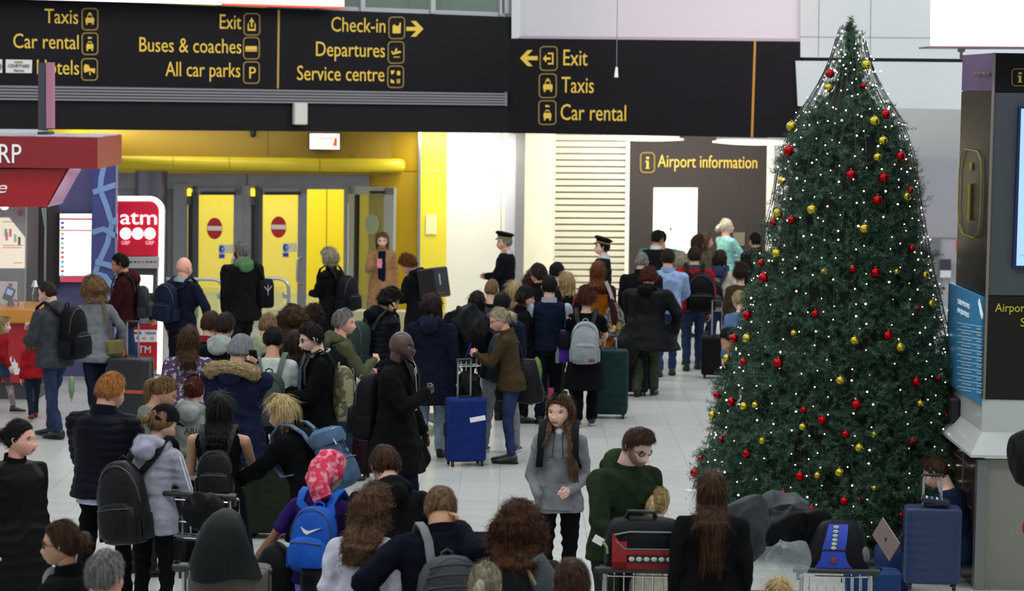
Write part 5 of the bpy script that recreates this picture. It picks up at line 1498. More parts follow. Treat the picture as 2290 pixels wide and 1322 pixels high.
    gname = {'tee': 't_shirt', 'sweater': 'sweater', 'hoodie': 'hoodie', 'coat': 'jacket', 'puffer': 'padded_jacket', 'wool': 'coat', 'shirt': 'shirt', 'tank': 'sleeveless_top', 'vest': 'vest', 'dress': 'dress'}[kind]
    if len(top) > 2 and not isinstance(top[2], str): tm_ = top[2]
    else: tm_ = cloth(tcol, top[2] if len(top) > 2 else ('nylon' if kind == 'puffer' else 'wool'))
    P.top = remesh_obj(gname, mb, tm_, bo, vox, 4, fab(fk, seed + 4, h))
    if kind in ('vest', 'dress', 'tank') and sleeve > .6 and kind == 'vest':
        for sgn, S, E, T_, th, hs, pose in ARMS:
            mb = MB()
            mb.caps(S, E, .037 * ar, .031 * ar); mb.caps(E, E.lerp(T_, .95), .030 * ar, .022 * ar)
            remesh_obj('shirt_sleeve', mb, cloth(collar or '#8a93a0'), bo, vox, 3, fab('tee', seed + 5, h))
    # collar / hood
    nbl = V((0, -.004 * h, .838 * h))
    def arc(r, z, y0, a0, a1, n, rr):
        return [U @ V((r * math.sin(q), y0 + -r * math.cos(q), z + zz)) for q, zz in [(math.radians(a0 + (a1 - a0) * i / n), 0) for i in range(n + 1)]]
    if collar or kind in ('coat', 'wool', 'puffer'):
        mb = MB(); cr2 = (.040 if fem else .046) * h * (1 + (build - 1) * .5)
        ch = .030 * h if kind in ('coat', 'wool', 'puffer') and not collar else .022 * h
        n = 24
        ri = lambda r, z: [U @ V((r * math.sin(q), -.006 * h - r * math.cos(q) * 1.02, z - (.018 * h * (1 - math.cos(q)) / 2))) for q in [2 * math.pi * i / n for i in range(n)]]
        mb.loft([ri(cr2 + .012, .818 * h), ri(cr2 + .004, .832 * h + ch), ri(cr2 - .006, .832 * h + ch), ri(cr2 - .004, .82 * h)], cap=False)
        mb.build('collar', cloth(collar if collar else tcol, 'nylon' if kind == 'puffer' and not collar else 'wool') if not (len(top) > 2 and not isinstance(top[2], str)) or collar else tm_, bo, True)
    if hood:
        mb = MB()
        pts, rs = [], []
        for i in range(9):
            q = math.radians(-115 + 230 * i / 8)
            pts.append(U @ V((.058 * h * math.sin(q), -.012 * h - .052 * h * math.cos(q), (.838 - .030 * (1 - math.cos(q))) * h)))
            rs.append((.022 + .012 * math.cos(q * .5)) * h)
        for a, b, r0, r1 in zip(pts, pts[1:], rs, rs[1:]): mb.caps(a, b, r0, r1, 10)
        mb.ell(U @ V((0, -.075 * h - tb, .80 * h)), (.062 * h, .030 * h, .045 * h), None, 14, 10)
        remesh_obj('hood', mb, cloth(hood), bo, vox, 4, fab('wool', seed + 6, h))
    P.obj = bo; P.ARMS = ARMS; P.LEGS = LEGS; P.S3 = U.to_3x3(); P.HS = HS; P.tcol = tcol; P.sw = sw; P.fem = fem; P.vox = vox
    PEOPLE.append(P)
    return P
BAKEX = {}

def bake_all():
    for o, w_ in FITS: pass
    bpy.context.view_layer.update()
    for o, w_ in FITS:
        d = o.dimensions.x / max(o.scale.x, 1e-6)
        if d > 1e-4:
            s = w_ / d
            m_ = o.matrix_basis.copy()
            o.matrix_basis = m_ @ M4.Diagonal((s, 1, 1, 1))
    dg = bpy.context.evaluated_depsgraph_get()
    news = []
    fonts = [o for o in SC.objects if o.type == 'FONT']
    fms = [bpy.data.meshes.new_from_object(o.evaluated_get(dg)) for o in fonts]
    for o, me in zip(fonts, fms):
        n_ = o.name; o.name = 'old'
        o2 = bpy.data.objects.new(n_, me); C.objects.link(o2)
        o2.parent = o.parent; o2.matrix_parent_inverse = o.matrix_parent_inverse; o2.matrix_basis = o.matrix_basis
        bpy.data.objects.remove(o)
    for o, fn in BAKE:
        news.append(bpy.data.meshes.new_from_object(o.evaluated_get(dg)))
    for (o, fn), me in zip(BAKE, news):
        if o.name in BAKEX:
            ex, lipm = BAKEX[o.name]
            v, n = mesh_arrays(me)
            q = np.empty(len(me.loops), np.int32); me.loops.foreach_get('vertex_index', q)
            tot = np.empty(len(me.polygons), np.int32); me.polygons.foreach_get('loop_total', tot)
            if (tot == 4).all(): q = q.reshape(-1, 4)
            else: q = np.array([list(p.vertices) for p in me.polygons if len(p.vertices) == 4], np.int32)
            Ps, Qs, Ms, off = [v], [q], [np.zeros(len(q), int)], len(v)
            for p_, q_, m_ in ex:
                Ps.append(p_); Qs.append(q_ + off); Ms.append(m_); off += len(p_)
            mats_ = [me.materials[0], lipm]
            me2 = quads_mesh('person_body', np.concatenate(Ps), np.concatenate(Qs), mats_, np.concatenate(Ms))
            bpy.data.meshes.remove(me); me = me2
            del o['_x']
        elif fn: fn(me)
        old = o.data
        o.modifiers.clear(); o.data = me
        bpy.data.meshes.remove(old)
# ================================================================= BAGS AND OTHER THINGS
def srings(specs, e=3.2, n=24, m=None, flat=None):
    """superelliptic horizontal rings: (z, rx, ry, x, y)"""
    out = []
    for z, rx, ry, x0, y0 in specs:
        R_ = []
        for j in range(n):
            q = 2 * math.pi * j / n; c, s = math.cos(q), math.sin(q)
            R_.append(V((x0 + rx * math.copysign(abs(c) ** (2 / e), c), y0 + ry * math.copysign(abs(s) ** (2 / e), s), z)))
        out.append([m @ p for p in R_] if m is not None else R_)
    return out
def thing_at(name, mw, label, cat, group=None):
    o = bpy.data.objects.new(name, None); C.objects.link(o); o.empty_display_size = .1
    o.matrix_world = mw
    return tag(o, label, cat, group)
def backpack(P, label, c, size=(.30, .44, .17), zc=.66, side=0.0, c2=None, kind='nylon', roundness=2.6, tilt=0, straps=True, drop=0, logo=None, handle=True, vents=0, lean=0, strapc=None):
    """worn on the back of P; zc = centre height as a fraction of the wearer's height"""
    w_, hh, d_ = size
    h = P.h
    back = .058 * h * (P.build ** .7) + P.tb * 1.05
    m_ = P.W @ P.U @ M4.Translation((side, -back - d_ / 2 + .004, zc * h)) @ M4.Rotation(math.radians(tilt), 4, 'Y') @ M4.Rotation(math.radians(lean), 4, 'X')
    root = thing_at('backpack', m_ @ M4.Translation((0, 0, -hh / 2)), label, 'backpack')
    m1 = cloth(c, kind) if isinstance(c, str) else c; m2 = (cloth(c2 or c, kind) if isinstance(c2 or c, str) else (c2 or c))
    mb = MB()
    sp = []
    for t, k, ky in ((0, .55, .5), (.03, .86, .8), (.12, 1, 1), (.4, 1.0, 1.02), (.65, .97, .95), (.8, .88, .82), (.9, .72, .66), (.97, .48, .45), (1, .2, .2)):
        sp.append((t * hh, w_ / 2 * k, d_ / 2 * ky, 0, -.01 * math.sin(t * 3)))
    mb.loft(srings(sp, roundness)); o = mb.build('pack_body', m1, root, True)
    crumple(o, .006, 17)
    mb = MB(); mb.loft(srings([(hh * t, w_ * .42 * k, d_ * .22 * k, 0, -d_ * .48) for t, k in ((.07, .7), (.1, .95), (.3, 1), (.44, .92), (.5, .6), (.515, .3))], 2.8)); o = mb.build('front_pocket', m2, root, True); crumple(o, .004, 20)
    mb = MB()
    zp = [V((w_ * .475 * math.cos(q), -d_ * .30 - d_ * .08 * math.sin(q), hh * .50 + hh * .45 * math.sin(q))) for q in [math.pi * i / 14 for i in range(15)]]
    mb.tube(zp, .0045, 5); mb.tube([V((-w_ * .36, -d_ * .68, hh * .43)), V((0, -d_ * .715, hh * .44)), V((w_ * .36, -d_ * .68, hh * .43))], .004, 5)
    mb.build('zip', plain('#3c3f42' if c != '#8a9296' else '#55595c', .4), root, True)
    if handle:
        mb = MB(); mb.tube([V((-.035, d_ * .25, hh * .93)), V((-.03, d_ * .22, hh * 1.03)), V((0, d_ * .2, hh * 1.06)), V((.03, d_ * .22, hh * 1.03)), V((.035, d_ * .25, hh * .93))], .008, 7); mb.build('grab_handle', m2, root, True)
    for sg in (-1, 1):
        mb = MB(); mb.loft(srings([(hh * t, .016 * k, d_ * .33, sg * w_ * .49, 0) for t, k in ((.05, .5), (.08, 1), (.3, 1.1), (.36, .6))], 2.4, 12)); mb.build('side_pocket', m2, root, True)
    if logo: logo(root, w_, hh, d_)
    if straps:
        h_ = P.h
        for sg in ((-1, 1) if straps is True else (straps,)):
            mb = MB(); x = .062 * h_
            inv = (m_ @ M4.Translation((0, 0, -hh / 2))).inverted() @ P.W @ P.U
            ds = .052 * h_ * (P.build ** .7) + P.tb
            pts = [V((sg * x * .7 + side, -ds - .02, zc * h_ + hh * .36)), V((sg * x, -ds - .012, .79 * h_)), V((sg * x * 1.1, -ds * .62, .826 * h_ + P.tb * .6)), V((sg * x * 1.15, 0, .842 * h_ + P.tb * 1.0)), V((sg * x * 1.15, ds * .75, .818 * h_ + P.tb * .6)),
                   V((sg * x * 1.15, ds + .016, .765 * h_)), V((sg * x * 1.2, ds + .018, .69 * h_)), V((sg * x * 1.45, ds * .8 + .01, .645 * h_)), V((sg * x * 1.62, .01, .635 * h_))]
            mb.band([inv @ p for p in pts], inv.to_3x3() @ V((1, 0, 0)), .050, .012)
            mb.build('strap', cloth(strapc, kind) if strapc else m2, root, True)
    return root
def crumple(o, amp, fq, zs=1.3):
    v, n = mesh_arrays(o.data); SEED[0] += 1
    set_co(o.data, v + n * (sines(v, SEED[0], fq, 6, zs) * amp)[:, None])
def suitcase(label, px, by, size, c, yaw=0, hard=True, handle=.0, kind=None, wheels=True, ribs=True, z0=0.0, tilt=0, strap=None, lab2=None, Y=None):
    w_, hh, d_ = size
    p = G(px, by, z0) if Y is None else V((D(px, by, Y).x, Y, z0))
    root = empty('suitcase', p, -math.radians(yaw), label, 'suitcase')
    if tilt: root.rotation_euler = (math.radians(tilt), 0, -math.radians(yaw))
    m1 = mat('shell_' + hexn(c), c, .4, noise=.05, bump=.2, bscale=130) if hard else cloth(c, 'nylon')
    b = .055 if wheels else 0
    mb = MB(); sp = []
    ts = [0, .006, .02, .05] + [.05 + .9 * i / (40 if ribs else 10) for i in range(1, (40 if ribs else 10))] + [.95, .98, .994, 1]
    for t in ts:
        e = min(t, 1 - t) / .05; k = 1 if e >= 1 else (1 - .10 * (1 - math.sqrt(max(0, 1 - (1 - e) ** 2))) * 1)
        g = 0
        if ribs and .08 < t < .93 and (int(round((t - .05) * 40 / .9)) % 5 == 0): g = -.004
        sp.append((b + t * hh, w_ / 2 * k + g, d_ / 2 * k + g, 0, 0))
    mb.loft(srings(sp, 7 if hard else 5, 32)); mb.build('shell', m1, root, True)
    mb = MB(); n = 4
    fr = [(-w_ / 2 * .9, b + .006), (-w_ / 2 - .003, b + .05), (-w_ / 2 - .003, b + hh - .05), (-w_ / 2 * .9, b + hh - .0), (w_ / 2 * .9, b + hh - .0), (w_ / 2 + .003, b + hh - .05), (w_ / 2 + .003, b + .05), (w_ / 2 * .9, b + .006)]
    mb.tube([V((x, d_ * .08, z)) for x, z in fr], .006, 6); mb.build('zip', plain('#23262c', .5), root, True)
    mb = MB(); mb.tube([V((-.07, 0, b + hh)), V((-.06, 0, b + hh + .022)), V((.06, 0, b + hh + .022)), V((.07, 0, b + hh))], .009, 7); mb.build('grab_handle', BLACKP, root, True)
    mb = MB(); mb.tube([V((-w_ / 2 - .002, 0, b + hh * .62)), V((-w_ / 2 - .024, 0, b + hh * .58)), V((-w_ / 2 - .024, 0, b + hh * .42)), V((-w_ / 2 - .002, 0, b + hh * .38))], .009, 7); mb.build('side_handle', BLACKP, root, True)
    if wheels:
        for sx in (-1, 1):
            for sy in (-1, 1):
                mb = MB(); mb.tube([V((sx * (w_ / 2 - .05) - .012, sy * (d_ / 2 - .045), .028)), V((sx * (w_ / 2 - .05) + .012, sy * (d_ / 2 - .045), .028))], .028, 14)
                mb.tube([V((sx * (w_ / 2 - .05), sy * (d_ / 2 - .045), .03)), V((sx * (w_ / 2 - .05), sy * (d_ / 2 - .045), .066))], .018, 8)
                mb.build('wheel', BLACKP, root, True)
    if handle:
        for sx in (-1, 1):
            mb = MB(); mb.tube([V((sx * .07, d_ * .3, b + hh - .01)), V((sx * .07, d_ * .3, b + hh + handle))], .011, 8); mb.build('handle_rod', METAL, root, True)
        mb = MB(); mb.tube([V((-.085, d_ * .3, b + hh + handle - .02)), V((-.075, d_ * .3, b + hh + handle)), V((.075, d_ * .3, b + hh + handle)), V((.085, d_ * .3, b + hh + handle - .02))], .014, 8); mb.build('handle_grip', BLACKP, root, True)
    if strap:
        mb = MB()
        z = b + hh * .45
        mb.loft(srings([(z - .02, w_ / 2 + .005, d_ / 2 + .005, 0, 0), (z + .02, w_ / 2 + .005, d_ / 2 + .005, 0, 0)], 7, 32), cap=False); mb.build('luggage_strap', plain(strap, .6), root, True)
    root['_d'] = 0; del root['_d']
    return root
def softbag(name, label, cat, mw, size, c, kind='nylon', e=3, prof=None, amp=.012, c2=None):
    w_, hh, d_ = size
    root = thing_at(name, mw, label, cat)
    prof = prof or ((0, .75, .6), (.04, .95, .9), (.2, 1.02, 1.05), (.5, 1, 1), (.8, .93, .8), (.95, .85, .5), (1, .8, .2))
    mb = MB(); mb.loft(srings([(t * hh, w_ / 2 * a, d_ / 2 * b_, 0, 0) for t, a, b_ in prof], e, 28)); o = mb.build('bag_body', cloth(c, kind) if isinstance(c, str) else c, root, True)
    crumple(o, amp, 14); 
    return root
def strapline(root, pts, sides, w_, t_, c, name='strap', kind='nylon'):
    """a strap given in world coordinates, kept under its bag"""
    mi_ = root.matrix_world.inverted() if root.parent is None else M4.Identity(4)
    mb = MB(); mb.band([mi_ @ V(p) for p in pts], mi_.to_3x3() @ V(sides), w_, t_); return mb.build(name, cloth(c, kind), root, True)
def trolley(label, p, yaw, s=1.0):
    """airport luggage trolley, handle end at the root, load side towards +y"""
    root = empty('luggage_trolley', p, -math.radians(yaw), label, 'trolley')
    DK = mat('trolley_dark', '#26282b', .5)
    for sx in (-1, 1):
        mb = MB(); mb.tube([V((sx * .27, .92, .12)), V((sx * .27, .2, .10)), V((sx * .26, .08, .2)), V((sx * .25, .02, .6)), V((sx * .25, 0, 1.0))], .016, 8); mb.build('frame_tube', METAL, root, True)
        mb = MB(); mb.tube([V((sx * .30, .86, .06)), V((sx * .26, .86, .06))], .06, 14); mb.build('wheel', BLACKP, root, True)
        mb = MB(); mb.box((sx * .26, .03, 1.0), (.05, .06, .09)); mb.build('handle_bracket', DK, root)
    mb = MB(); mb.tube([V((-.02, .25, .07)), V((.02, .25, .07))], .07, 14); mb.build('wheel', BLACKP, root, True)
    mb = MB(); mb.tube([V((-.31, -.03, 1.03)), V((-.22, -.05, 1.035)), V((.22, -.05, 1.035)), V((.31, -.03, 1.03))], .020, 10); mb.build('handle_bar', DK, root, True)
    mb = MB(); mb.box((0, .55, .16), (.52, .74, .02)); mb.build('load_deck', DK, root)
    # wire basket
    mb = MB()
    for z in (.98, .82, .70):
        mb.tube([V((-.25, .03, z)), V((.25, .03, z))], .006, 6); mb.tube([V((-.25, .20, z)), V((.25, .20, z))], .006, 6)
        for sx in (-1, 1): mb.tube([V((sx * .25, .03, z)), V((sx * .25, .20, z))], .006, 6)
    for i in range(9):
        x = -.25 + .0625 * i
        mb.tube([V((x, .03, .98)), V((x, .03, .70)), V((x, .20, .70)), V((x, .20, .98))], .0045, 5)
    mb.build('wire_basket', CHROME, root, True)
    mb = MB(); mb.box((0, .10, .69), (.5, .16, .01)); mb.build('basket_floor', DK, root)
    return root
# ================================================================= THE PEOPLE
def at_world(P, x, y, z): return P.W @ P.U @ V((x, y, z))
def hand_pos(P, i, ext=.085):
    sgn, S, E, T_, th, hs, pose = P.ARMS[i]
    return P.W @ (T_ + (T_ - E).normalized() * ext * P.h / 1.75)
def phone(P, i, label, c='#101216', size=(.075, .012, .15), tilt=30, up=.0, ext=.08, lit=None):
    p = hand_pos(P, i, ext)
    mw = M4.Translation(p + V((0, 0, up))) @ P.Rz @ M4.Rotation(math.radians(tilt), 4, 'X')
    r = thing_at('mobile_phone', mw, label, 'phone')
    mb = MB(); mb.bbox((0, 0, 0), size, .005); mb.build('phone_body', plain(c, .3), r)
    if lit:
        mb = MB(); mb.box((0, -size[1] / 2 - .001, 0), (size[0] * .88, .002, size[2] * .9)); mb.build('display', mat('phone_glow_' + hexn(lit), lit, .3, emit=lit, es=.9), r)
    return r

# --- far left by the booth
c1 = person('child in a red cardigan and grey striped tights at the far left edge', 4, 707, 1.17, 85, 'f', hair=('bob', 'blond', .35), top=('sweater', '#8e1a22'), hem=.50, bottom=('tights', '#5c5054'), shoes='#1e1a1c', arms=('down', 'downf'), legs='walk', hr=.165, skin='pale', category='child', hi=True)
mb = MB(); h_ = c1.h
mb.loft([[V((rx * h_ * math.cos(q), ry * h_ * math.sin(q), z * h_)) for q in [2 * math.pi * i / 24 for i in range(24)]] for z, rx, ry in ((.40, .15, .13), (.46, .13, .11), (.53, .115, .09))], cap=False); mb.build('skirt', cloth('#2e3a58', 'denim'), c1.obj, True)
for i in range(14):
    for sgn, Hp, Kn, T_ in c1.LEGS:
        t = i / 14; q = Kn.lerp(T_, t * .95) if True else Kn
        mb = MB(); mb.tube([q + V((0, 0, .004)), q - V((0, 0, .004))], (.036 - .010 * t) * h_ * 1.12, 12, cap=False); mb.build('stripe', plain('#a89ca0', .9), c1.obj)
c2 = person('toddler in a red jacket walking behind the man in the grey jacket', 74, 745, 1.03, -20, 'f', hair=('bob', 'lightbrown', .3), top=('sweater', '#9a1c26'), hem=.48, bottom=('jeans', '#1a2236'), shoes='#7a1f22', legs='walk', hr=.17, skin='pale', category='child')
m3 = person('man in a grey outdoor jacket and jeans walking left with a black backpack', 103, 629, 1.79, -62, 'm', 1.13, 4, 14, -6, 'fair', ('buzz', 'dark', 0), ('coat', '#3f4146'), .45, 1, ('jeans', '#26344e'), '#1e1c1c', ('phonelow', 'phone'), 'step', hood='#3b3d42', hi=True)
backpack(m3, 'big black hiking backpack on the man in the grey jacket', '#0e0f12', (.34, .60, .26), .66, kind='nylon', c2='#14161a')
w4 = person('woman with curly fair hair in a long grey cardigan pulling a black suitcase', 208, 617, 1.70, -22, 'f', 1, 5, 8, -8, 'fair', ('curly', 'lightbrown', .55), ('sweater', '#70747a'), .41, 1, ('slim', '#161c30'), '#1a1a1c', ('reach', 'side'), 'walk', hw=1.3)
sb = softbag('shoulder_bag', 'olive leather shoulder bag with a flap hanging at the hip of the grey cardigan woman', 'bag', at_world(w4, .17, -.10, .53 * 1.70) @ V() if False else M4.Translation(at_world(w4, .20, -.06, .44 * 1.7)) @ w4.Rz @ M4.Rotation(.5, 4, 'Z'), (.26, .20, .09), '#6a6238', 'leather', 4)
mb = MB(); mb.bbox((0, -.052, .12), (.25, .012, .16), .005); mb.build('flap', cloth('#746b40', 'leather'), sb)
q = [at_world(w4, .19, -.08, .55 * 1.7), at_world(w4, .12, -.135, .70 * 1.7), at_world(w4, .07, -.10, .84 * 1.7), at_world(w4, .06, .02, .87 * 1.7)]
strapline(sb, q, (.8, .5, .2), .035, .006, '#5c5532', kind='leather')
m5 = person('man in a maroon hooded jacket facing left beside the cash machine', 266, 566, 1.80, -88, 'm', 1.05, 3, 12, 0, 'tan', ('short', 'black', 0), ('coat', '#35151b'), .46, 1, ('jeans', '#24365a'), '#20201f', ('phonelow', 'pull'), 'walk', hood='#3f1820', beard=None, hi=True)
backpack(m5, 'grey backpack with a white edge on the man in the maroon jacket', '#2b2c2e', (.28, .42, .18), .63, c2='#343638', kind='nylon')
pk = thing_at('snack_packet', M4.Translation(hand_pos(m5, 0, .10)) @ M4.Rotation(.4, 4, 'Y'), 'orange snack packet in the hand of the man in maroon', 'packet')
mb = MB(); mb.loft(srings([(-.05, .10, .004, 0, 0), (-.03, .10, .02, 0, 0), (0, .10, .028, 0, 0), (.03, .10, .02, 0, 0), (.05, .10, .004, 0, 0)], 3)); mb.build('packet_body', plain('#c06a2a', .35), pk, True)
mb = MB(); mb.box((0, -.028, 0), (.12, .004, .03)); mb.build('packet_band', plain('#d8a05a', .5), pk)
s5 = suitcase('large black suitcase with an orange strap behind the ginger man', 292, 942, (.52, .70, .30), '#1b1c1f', 8, True, .42, strap='#b04a26')
# --- entrance row
m6 = person('bald man in a navy jumper with a navy backpack near the cash machine', 410, 576, 1.80, 32, 'm', 1.08, 2, 0, 10, 'pink', ('bald', 'grey', 0), ('sweater', '#141a2a'), .47, 1, ('loose', '#14151a'), '#111', ('down', 'side'), 'step', collar='#9fb4b4')
backpack(m6, 'navy backpack on the bald man beside the cash machine', '#151c30', (.34, .50, .22), .67, side=-.06, c2='#182036')
m7 = person('bearded man in a black coat with a green hood before the first door', 543, 539, 1.84, -28, 'm', 1.18, 1, -4, -22, 'tan', ('short', 'grey', 0), ('wool', '#141416'), .40, 1, ('loose', '#1b1a16'), '#111', ('down', 'down'), 'step', hood='#4f7350', collar='#456648', beard='dark', flare=.1)
bb7 = softbag('holdall', 'black shoulder holdall with white marks on the man with the green hood', 'bag', M4.Translation(at_world(m7, .30, -.08, .49 * 1.84)) @ m7.Rz, (.26, .40, .22), '#0e0e10', 'nylon', 2.6)
mb = MB(); mb.tube([V((-.05, -.115, .30)), V((.0, -.12, .24)), V((.06, -.115, .31))], .006, 5); mb.tube([V((0, -.12, .18)), V((.0, -.12, .33))], .005, 5); mb.build('white_mark', plain('#b0b4b8'), bb7)
strapline(bb7, [at_world(m7, .28, -.10, .70 * 1.84), at_world(m7, .20, -.13, .80 * 1.84), at_world(m7, .08, -.10, .86 * 1.84)], (0, .5, 1), .05, .01, '#0c0c0e')
w8 = person('woman with wavy grey-blond hair and a black coat facing left at the doors', 736, 554, 1.68, -60, 'f', 1.15, 2, 4, 0, 'fair', ('curly', 'greyblond', .42), ('wool', '#111114'), .30, 1, ('slim', '#101014'), '#111', ('phonelow', 'down'), 'stand', glasses='thin', hi=True, hw=1.15)
backpack(w8, 'black rucksack on the woman with wavy grey-blond hair', '#121317', (.36, .52, .27), .62)
w9 = person('woman in a long camel coat holding a pink phone beside the open door', 855, 518, 1.70, 178, 'f', .98, 0, 10, 0, 'fair', ('long', 'lightbrown', .75), ('wool', '#9a744e'), .26, 1, ('slim', '#101320'), '#111', ('down', 'phone'), 'stand', hi=True)
mb = MB(); mb.loft(w9_r := [[w9.U @ V((rx * math.cos(q), .128 + ry * math.sin(q), z)) for q in [2 * math.pi * i / 14 for i in range(14)]] for z, rx, ry in ((.50, .055, .012), (.9, .06, .02), (1.2, .06, .024), (1.38, .06, .012))]); mb.build('dress_front', cloth('#11162a'), w9.obj, True)
phone(w9, 1, 'pink phone held up by the woman in the camel coat', '#c46a78', (.08, .012, .15), 15)
p10 = person('person with auburn hair in a black coat looking down before the yellow strip', 903, 571, 1.70, -58, 'f', 1.1, 10, 34, -6, 'pink', ('curlyshort', 'auburn', 0), ('wool', '#101216'), .32, 1, ('slim', '#101014'), '#111', ('phonelow', 'phonelow'), 'stand', hood='#0e1014')
bx = empty('carry_box', D(947, 705, 33.5) , 0.1, 'black box-shaped bag with a pale logo on the back of the auburn-haired person', 'bag')
bx.matrix_world = p10.W @ p10.U @ M4.Translation((0, -.30, .60 * 1.70))
mb = MB(); mb.bbox((0, 0, .21), (.36, .3, .42), .02); mb.build('box_body', mat('box_black', '#141517', .3), bx)
mb = MB(); mb.box((-.06, -.152, .25), (.03, .004, .15)); mb.build('pale_logo', plain('#9a9c9e'), bx)
mb = MB(); mb.box((-.05, -.152, .06), (.2, .004, .015)); mb.build('red_line', plain('#6a3028'), bx)
m11 = person('man in a black padded jacket phoning, with a dark green backpack', 880, 643, 1.80, 48, 'm', 1.02, 12, 22, 14, 'tan', ('curlyshort', 'black', 0), ('puffer', '#101318'), .44, 1, ('loose', '#15161c'), '#111', ('down', 'ear'), 'stand', hood='#0f1217')
phone(m11, 1, 'dark phone at the ear of the man with the green backpack', '#16140f', up=.02)
def tealtab(root, w_, hh, d_):
    mb = MB(); mb.bbox((-.05, -.045, hh * .93), (.10, .05, .05), .01); mb.build('turquoise_tab', plain('#5ab0b4'), root)
backpack(m11, 'dark green backpack with a turquoise tab on the phoning man', '#25332f', (.36, .56, .26), .60, logo=tealtab, side=-.02)
w12 = person('person with straight dark hair in a long navy coat and pale jeans, back turned', 967, 654, 1.80, 10, 'f', 1.2, 0, 3, 0, 'fair', ('bob', 'dark', .30), ('wool', '#141826'), .33, 1, ('jeans', '#8fa3b4'), '#1c1a18', ('down', 'down'), 'step', hood='#171c2c', fit=.012)
m13 = person('grey-haired man in an olive hoodie and dark gilet facing right', 768, 690, 1.76, 70, 'm', 1.05, 0, 4, 16, 'pink', ('short', 'grey', 0), ('hoodie', '#4a4f38'), None, 1, ('jeans', '#23304a'), '#111', ('phonelow', 'phone'), 'stand', hood='#4d523c', hi=True)
mb = MB(); mb.loft([[m13.U @ V(((rx * 1.76 + .048) * math.cos(q), (ry * 1.76 + .048) * math.sin(q), z * 1.76)) for q in [2 * math.pi * i / 24 for i in range(24)]] for z, rx, ry in ((.50, .096, .070), (.60, .088, .064), (.72, .100, .066), (.765, .09, .058), (.785, .07, .05))]); mb.build('gilet', cloth('#14181e', 'nylon'), m13.obj, True)
w14 = person('woman with long loose curly brown hair in the middle of the queue', 655, 683, 1.66, -5, 'f', 1.05, 0, 4, 0, 'fair', ('curly', 'brown', .62), ('wool', '#4a1622'), None, 1, ('jeans', '#1c2438'), '#111', hw=1.5)
w15 = person('person with dark curly hair just behind the loose-haired woman', 700, 682, 1.64, 10, 'f', 1, 0, 4, 0, 'fair', ('curlyshort', 'dark', 0), ('hoodie', '#8a8a78'), None, 1, ('jeans', '#1c2438'), '#111')
m16 = person('man with glasses, goatee and grey headphones round his neck', 692, 721, 1.80, -104, 'm', 1.05, 0, 14, 8, 'pale', ('quiff', 'black', 0), ('wool', '#0c0c0e'), .36, 1, ('slim', '#101014'), '#111', ('phonelow', 'phonelow'), 'stand', beard='goatee:black', glasses='thick', hi=True, collar='#0f1012')
hp_ = MB(); h0 = m16.h
hp_.tube([m16.U @ V((.085 * math.sin(q) * 1.05, -.035 - .075 * math.cos(q), .852 * h0 - .03 * (1 - math.cos(q)))) for q in [math.radians(-130 + 260 * i / 16) for i in range(17)]], .011, 8)
r_ = thing_at('headphones', m16.W.copy(), 'silver-grey headphones round the neck of the man with glasses', 'headphones')
hp_.build('headband', mat('hp_grey', '#8c8f92', .3, .6), r_, True)
for sg in (-1, 1):
    mb = MB(); c_ = m16.U @ V((sg * .075, .035, .815 * h0)); m_ = M4.Translation(c_) @ M4.Rotation(sg * .6, 4, 'Z'); mb.tube([m_ @ V((0, .035, 0)), m_ @ V((0, 0, 0))], [.032, .038], 18); mb.build('ear_cup', mat('hp_cup', '#77797c', .3, .5), r_, True)
backpack(m16, 'camouflage backpack behind the man with glasses', mat('camouflage', '#4a4c34', .8, color2='#8a8464', nscale=11, thr=(.47, .53)), (.34, .52, .22), .62, kind='nylon', strapc='#35362c')
sc_ = strapline(r_ if False else thing_at('scarf', m16.W.copy(), 'blue-grey scarf hanging from the man with headphones', 'scarf'), [at_world(m16, .09, .10, .82 * h0), at_world(m16, .06, .16, .72 * h0), at_world(m16, .05, .17, .56 * h0), at_world(m16, .05, .18, .42 * h0)], (m16.Rz @ V((1, 0, 0))), .09, .02, '#4a5a74', 'scarf_cloth')
m17 = person('balding man seen from behind with a cream hood in the queue', 600, 699, 1.78, 20, 'm', 1.05, 0, 8, 0, 'pink', ('buzz', 'lightbrown', 0), ('coat', '#2a2a1e'), None, 1, ('jeans', '#222'), '#111', hood='#8f927a')
m18 = person('young man with short black hair and a pale tee, seen from behind', 613, 729, 1.76, 4, 'm', .98, 2, 18, 0, 'tan', ('short', 'black', 0), ('tee', '#bcc8c0'), None, .5, ('jeans', '#1c2230'), '#111', ('phonelow', 'phonelow'))
backpack(m18, 'grey-green backpack with a pale strap on the young man in the pale tee', '#3c4443', (.34, .50, .22), .61, strapc='#59645e')
w19 = person('woman with long dark brown hair between the pale tee and the glasses man', 662, 738, 1.66, 15, 'f', 1, 0, 10, 0, 'fair', ('long', 'dark', .6), ('coat', '#14151a'), None, 1, ('jeans', '#222'), '#111')
m20 = person('man in a navy parka with a fur-trimmed hood and grey beanie, phoning', 542, 750, 1.80, 14, 'm', 1.24, 3, 14, 14, 'fair', (None, 'dark', 0), ('wool', '#171b33'), .40, 1, ('jeans', '#22304a'), '#111', ('phonelow', 'ear'), 'stand', hood='#1a1f38', hat='beanie', hatcol='#6a6d70', bulk=.045)
phone(m20, 1, 'black phone at the ear of the man in the grey beanie', up=.02)
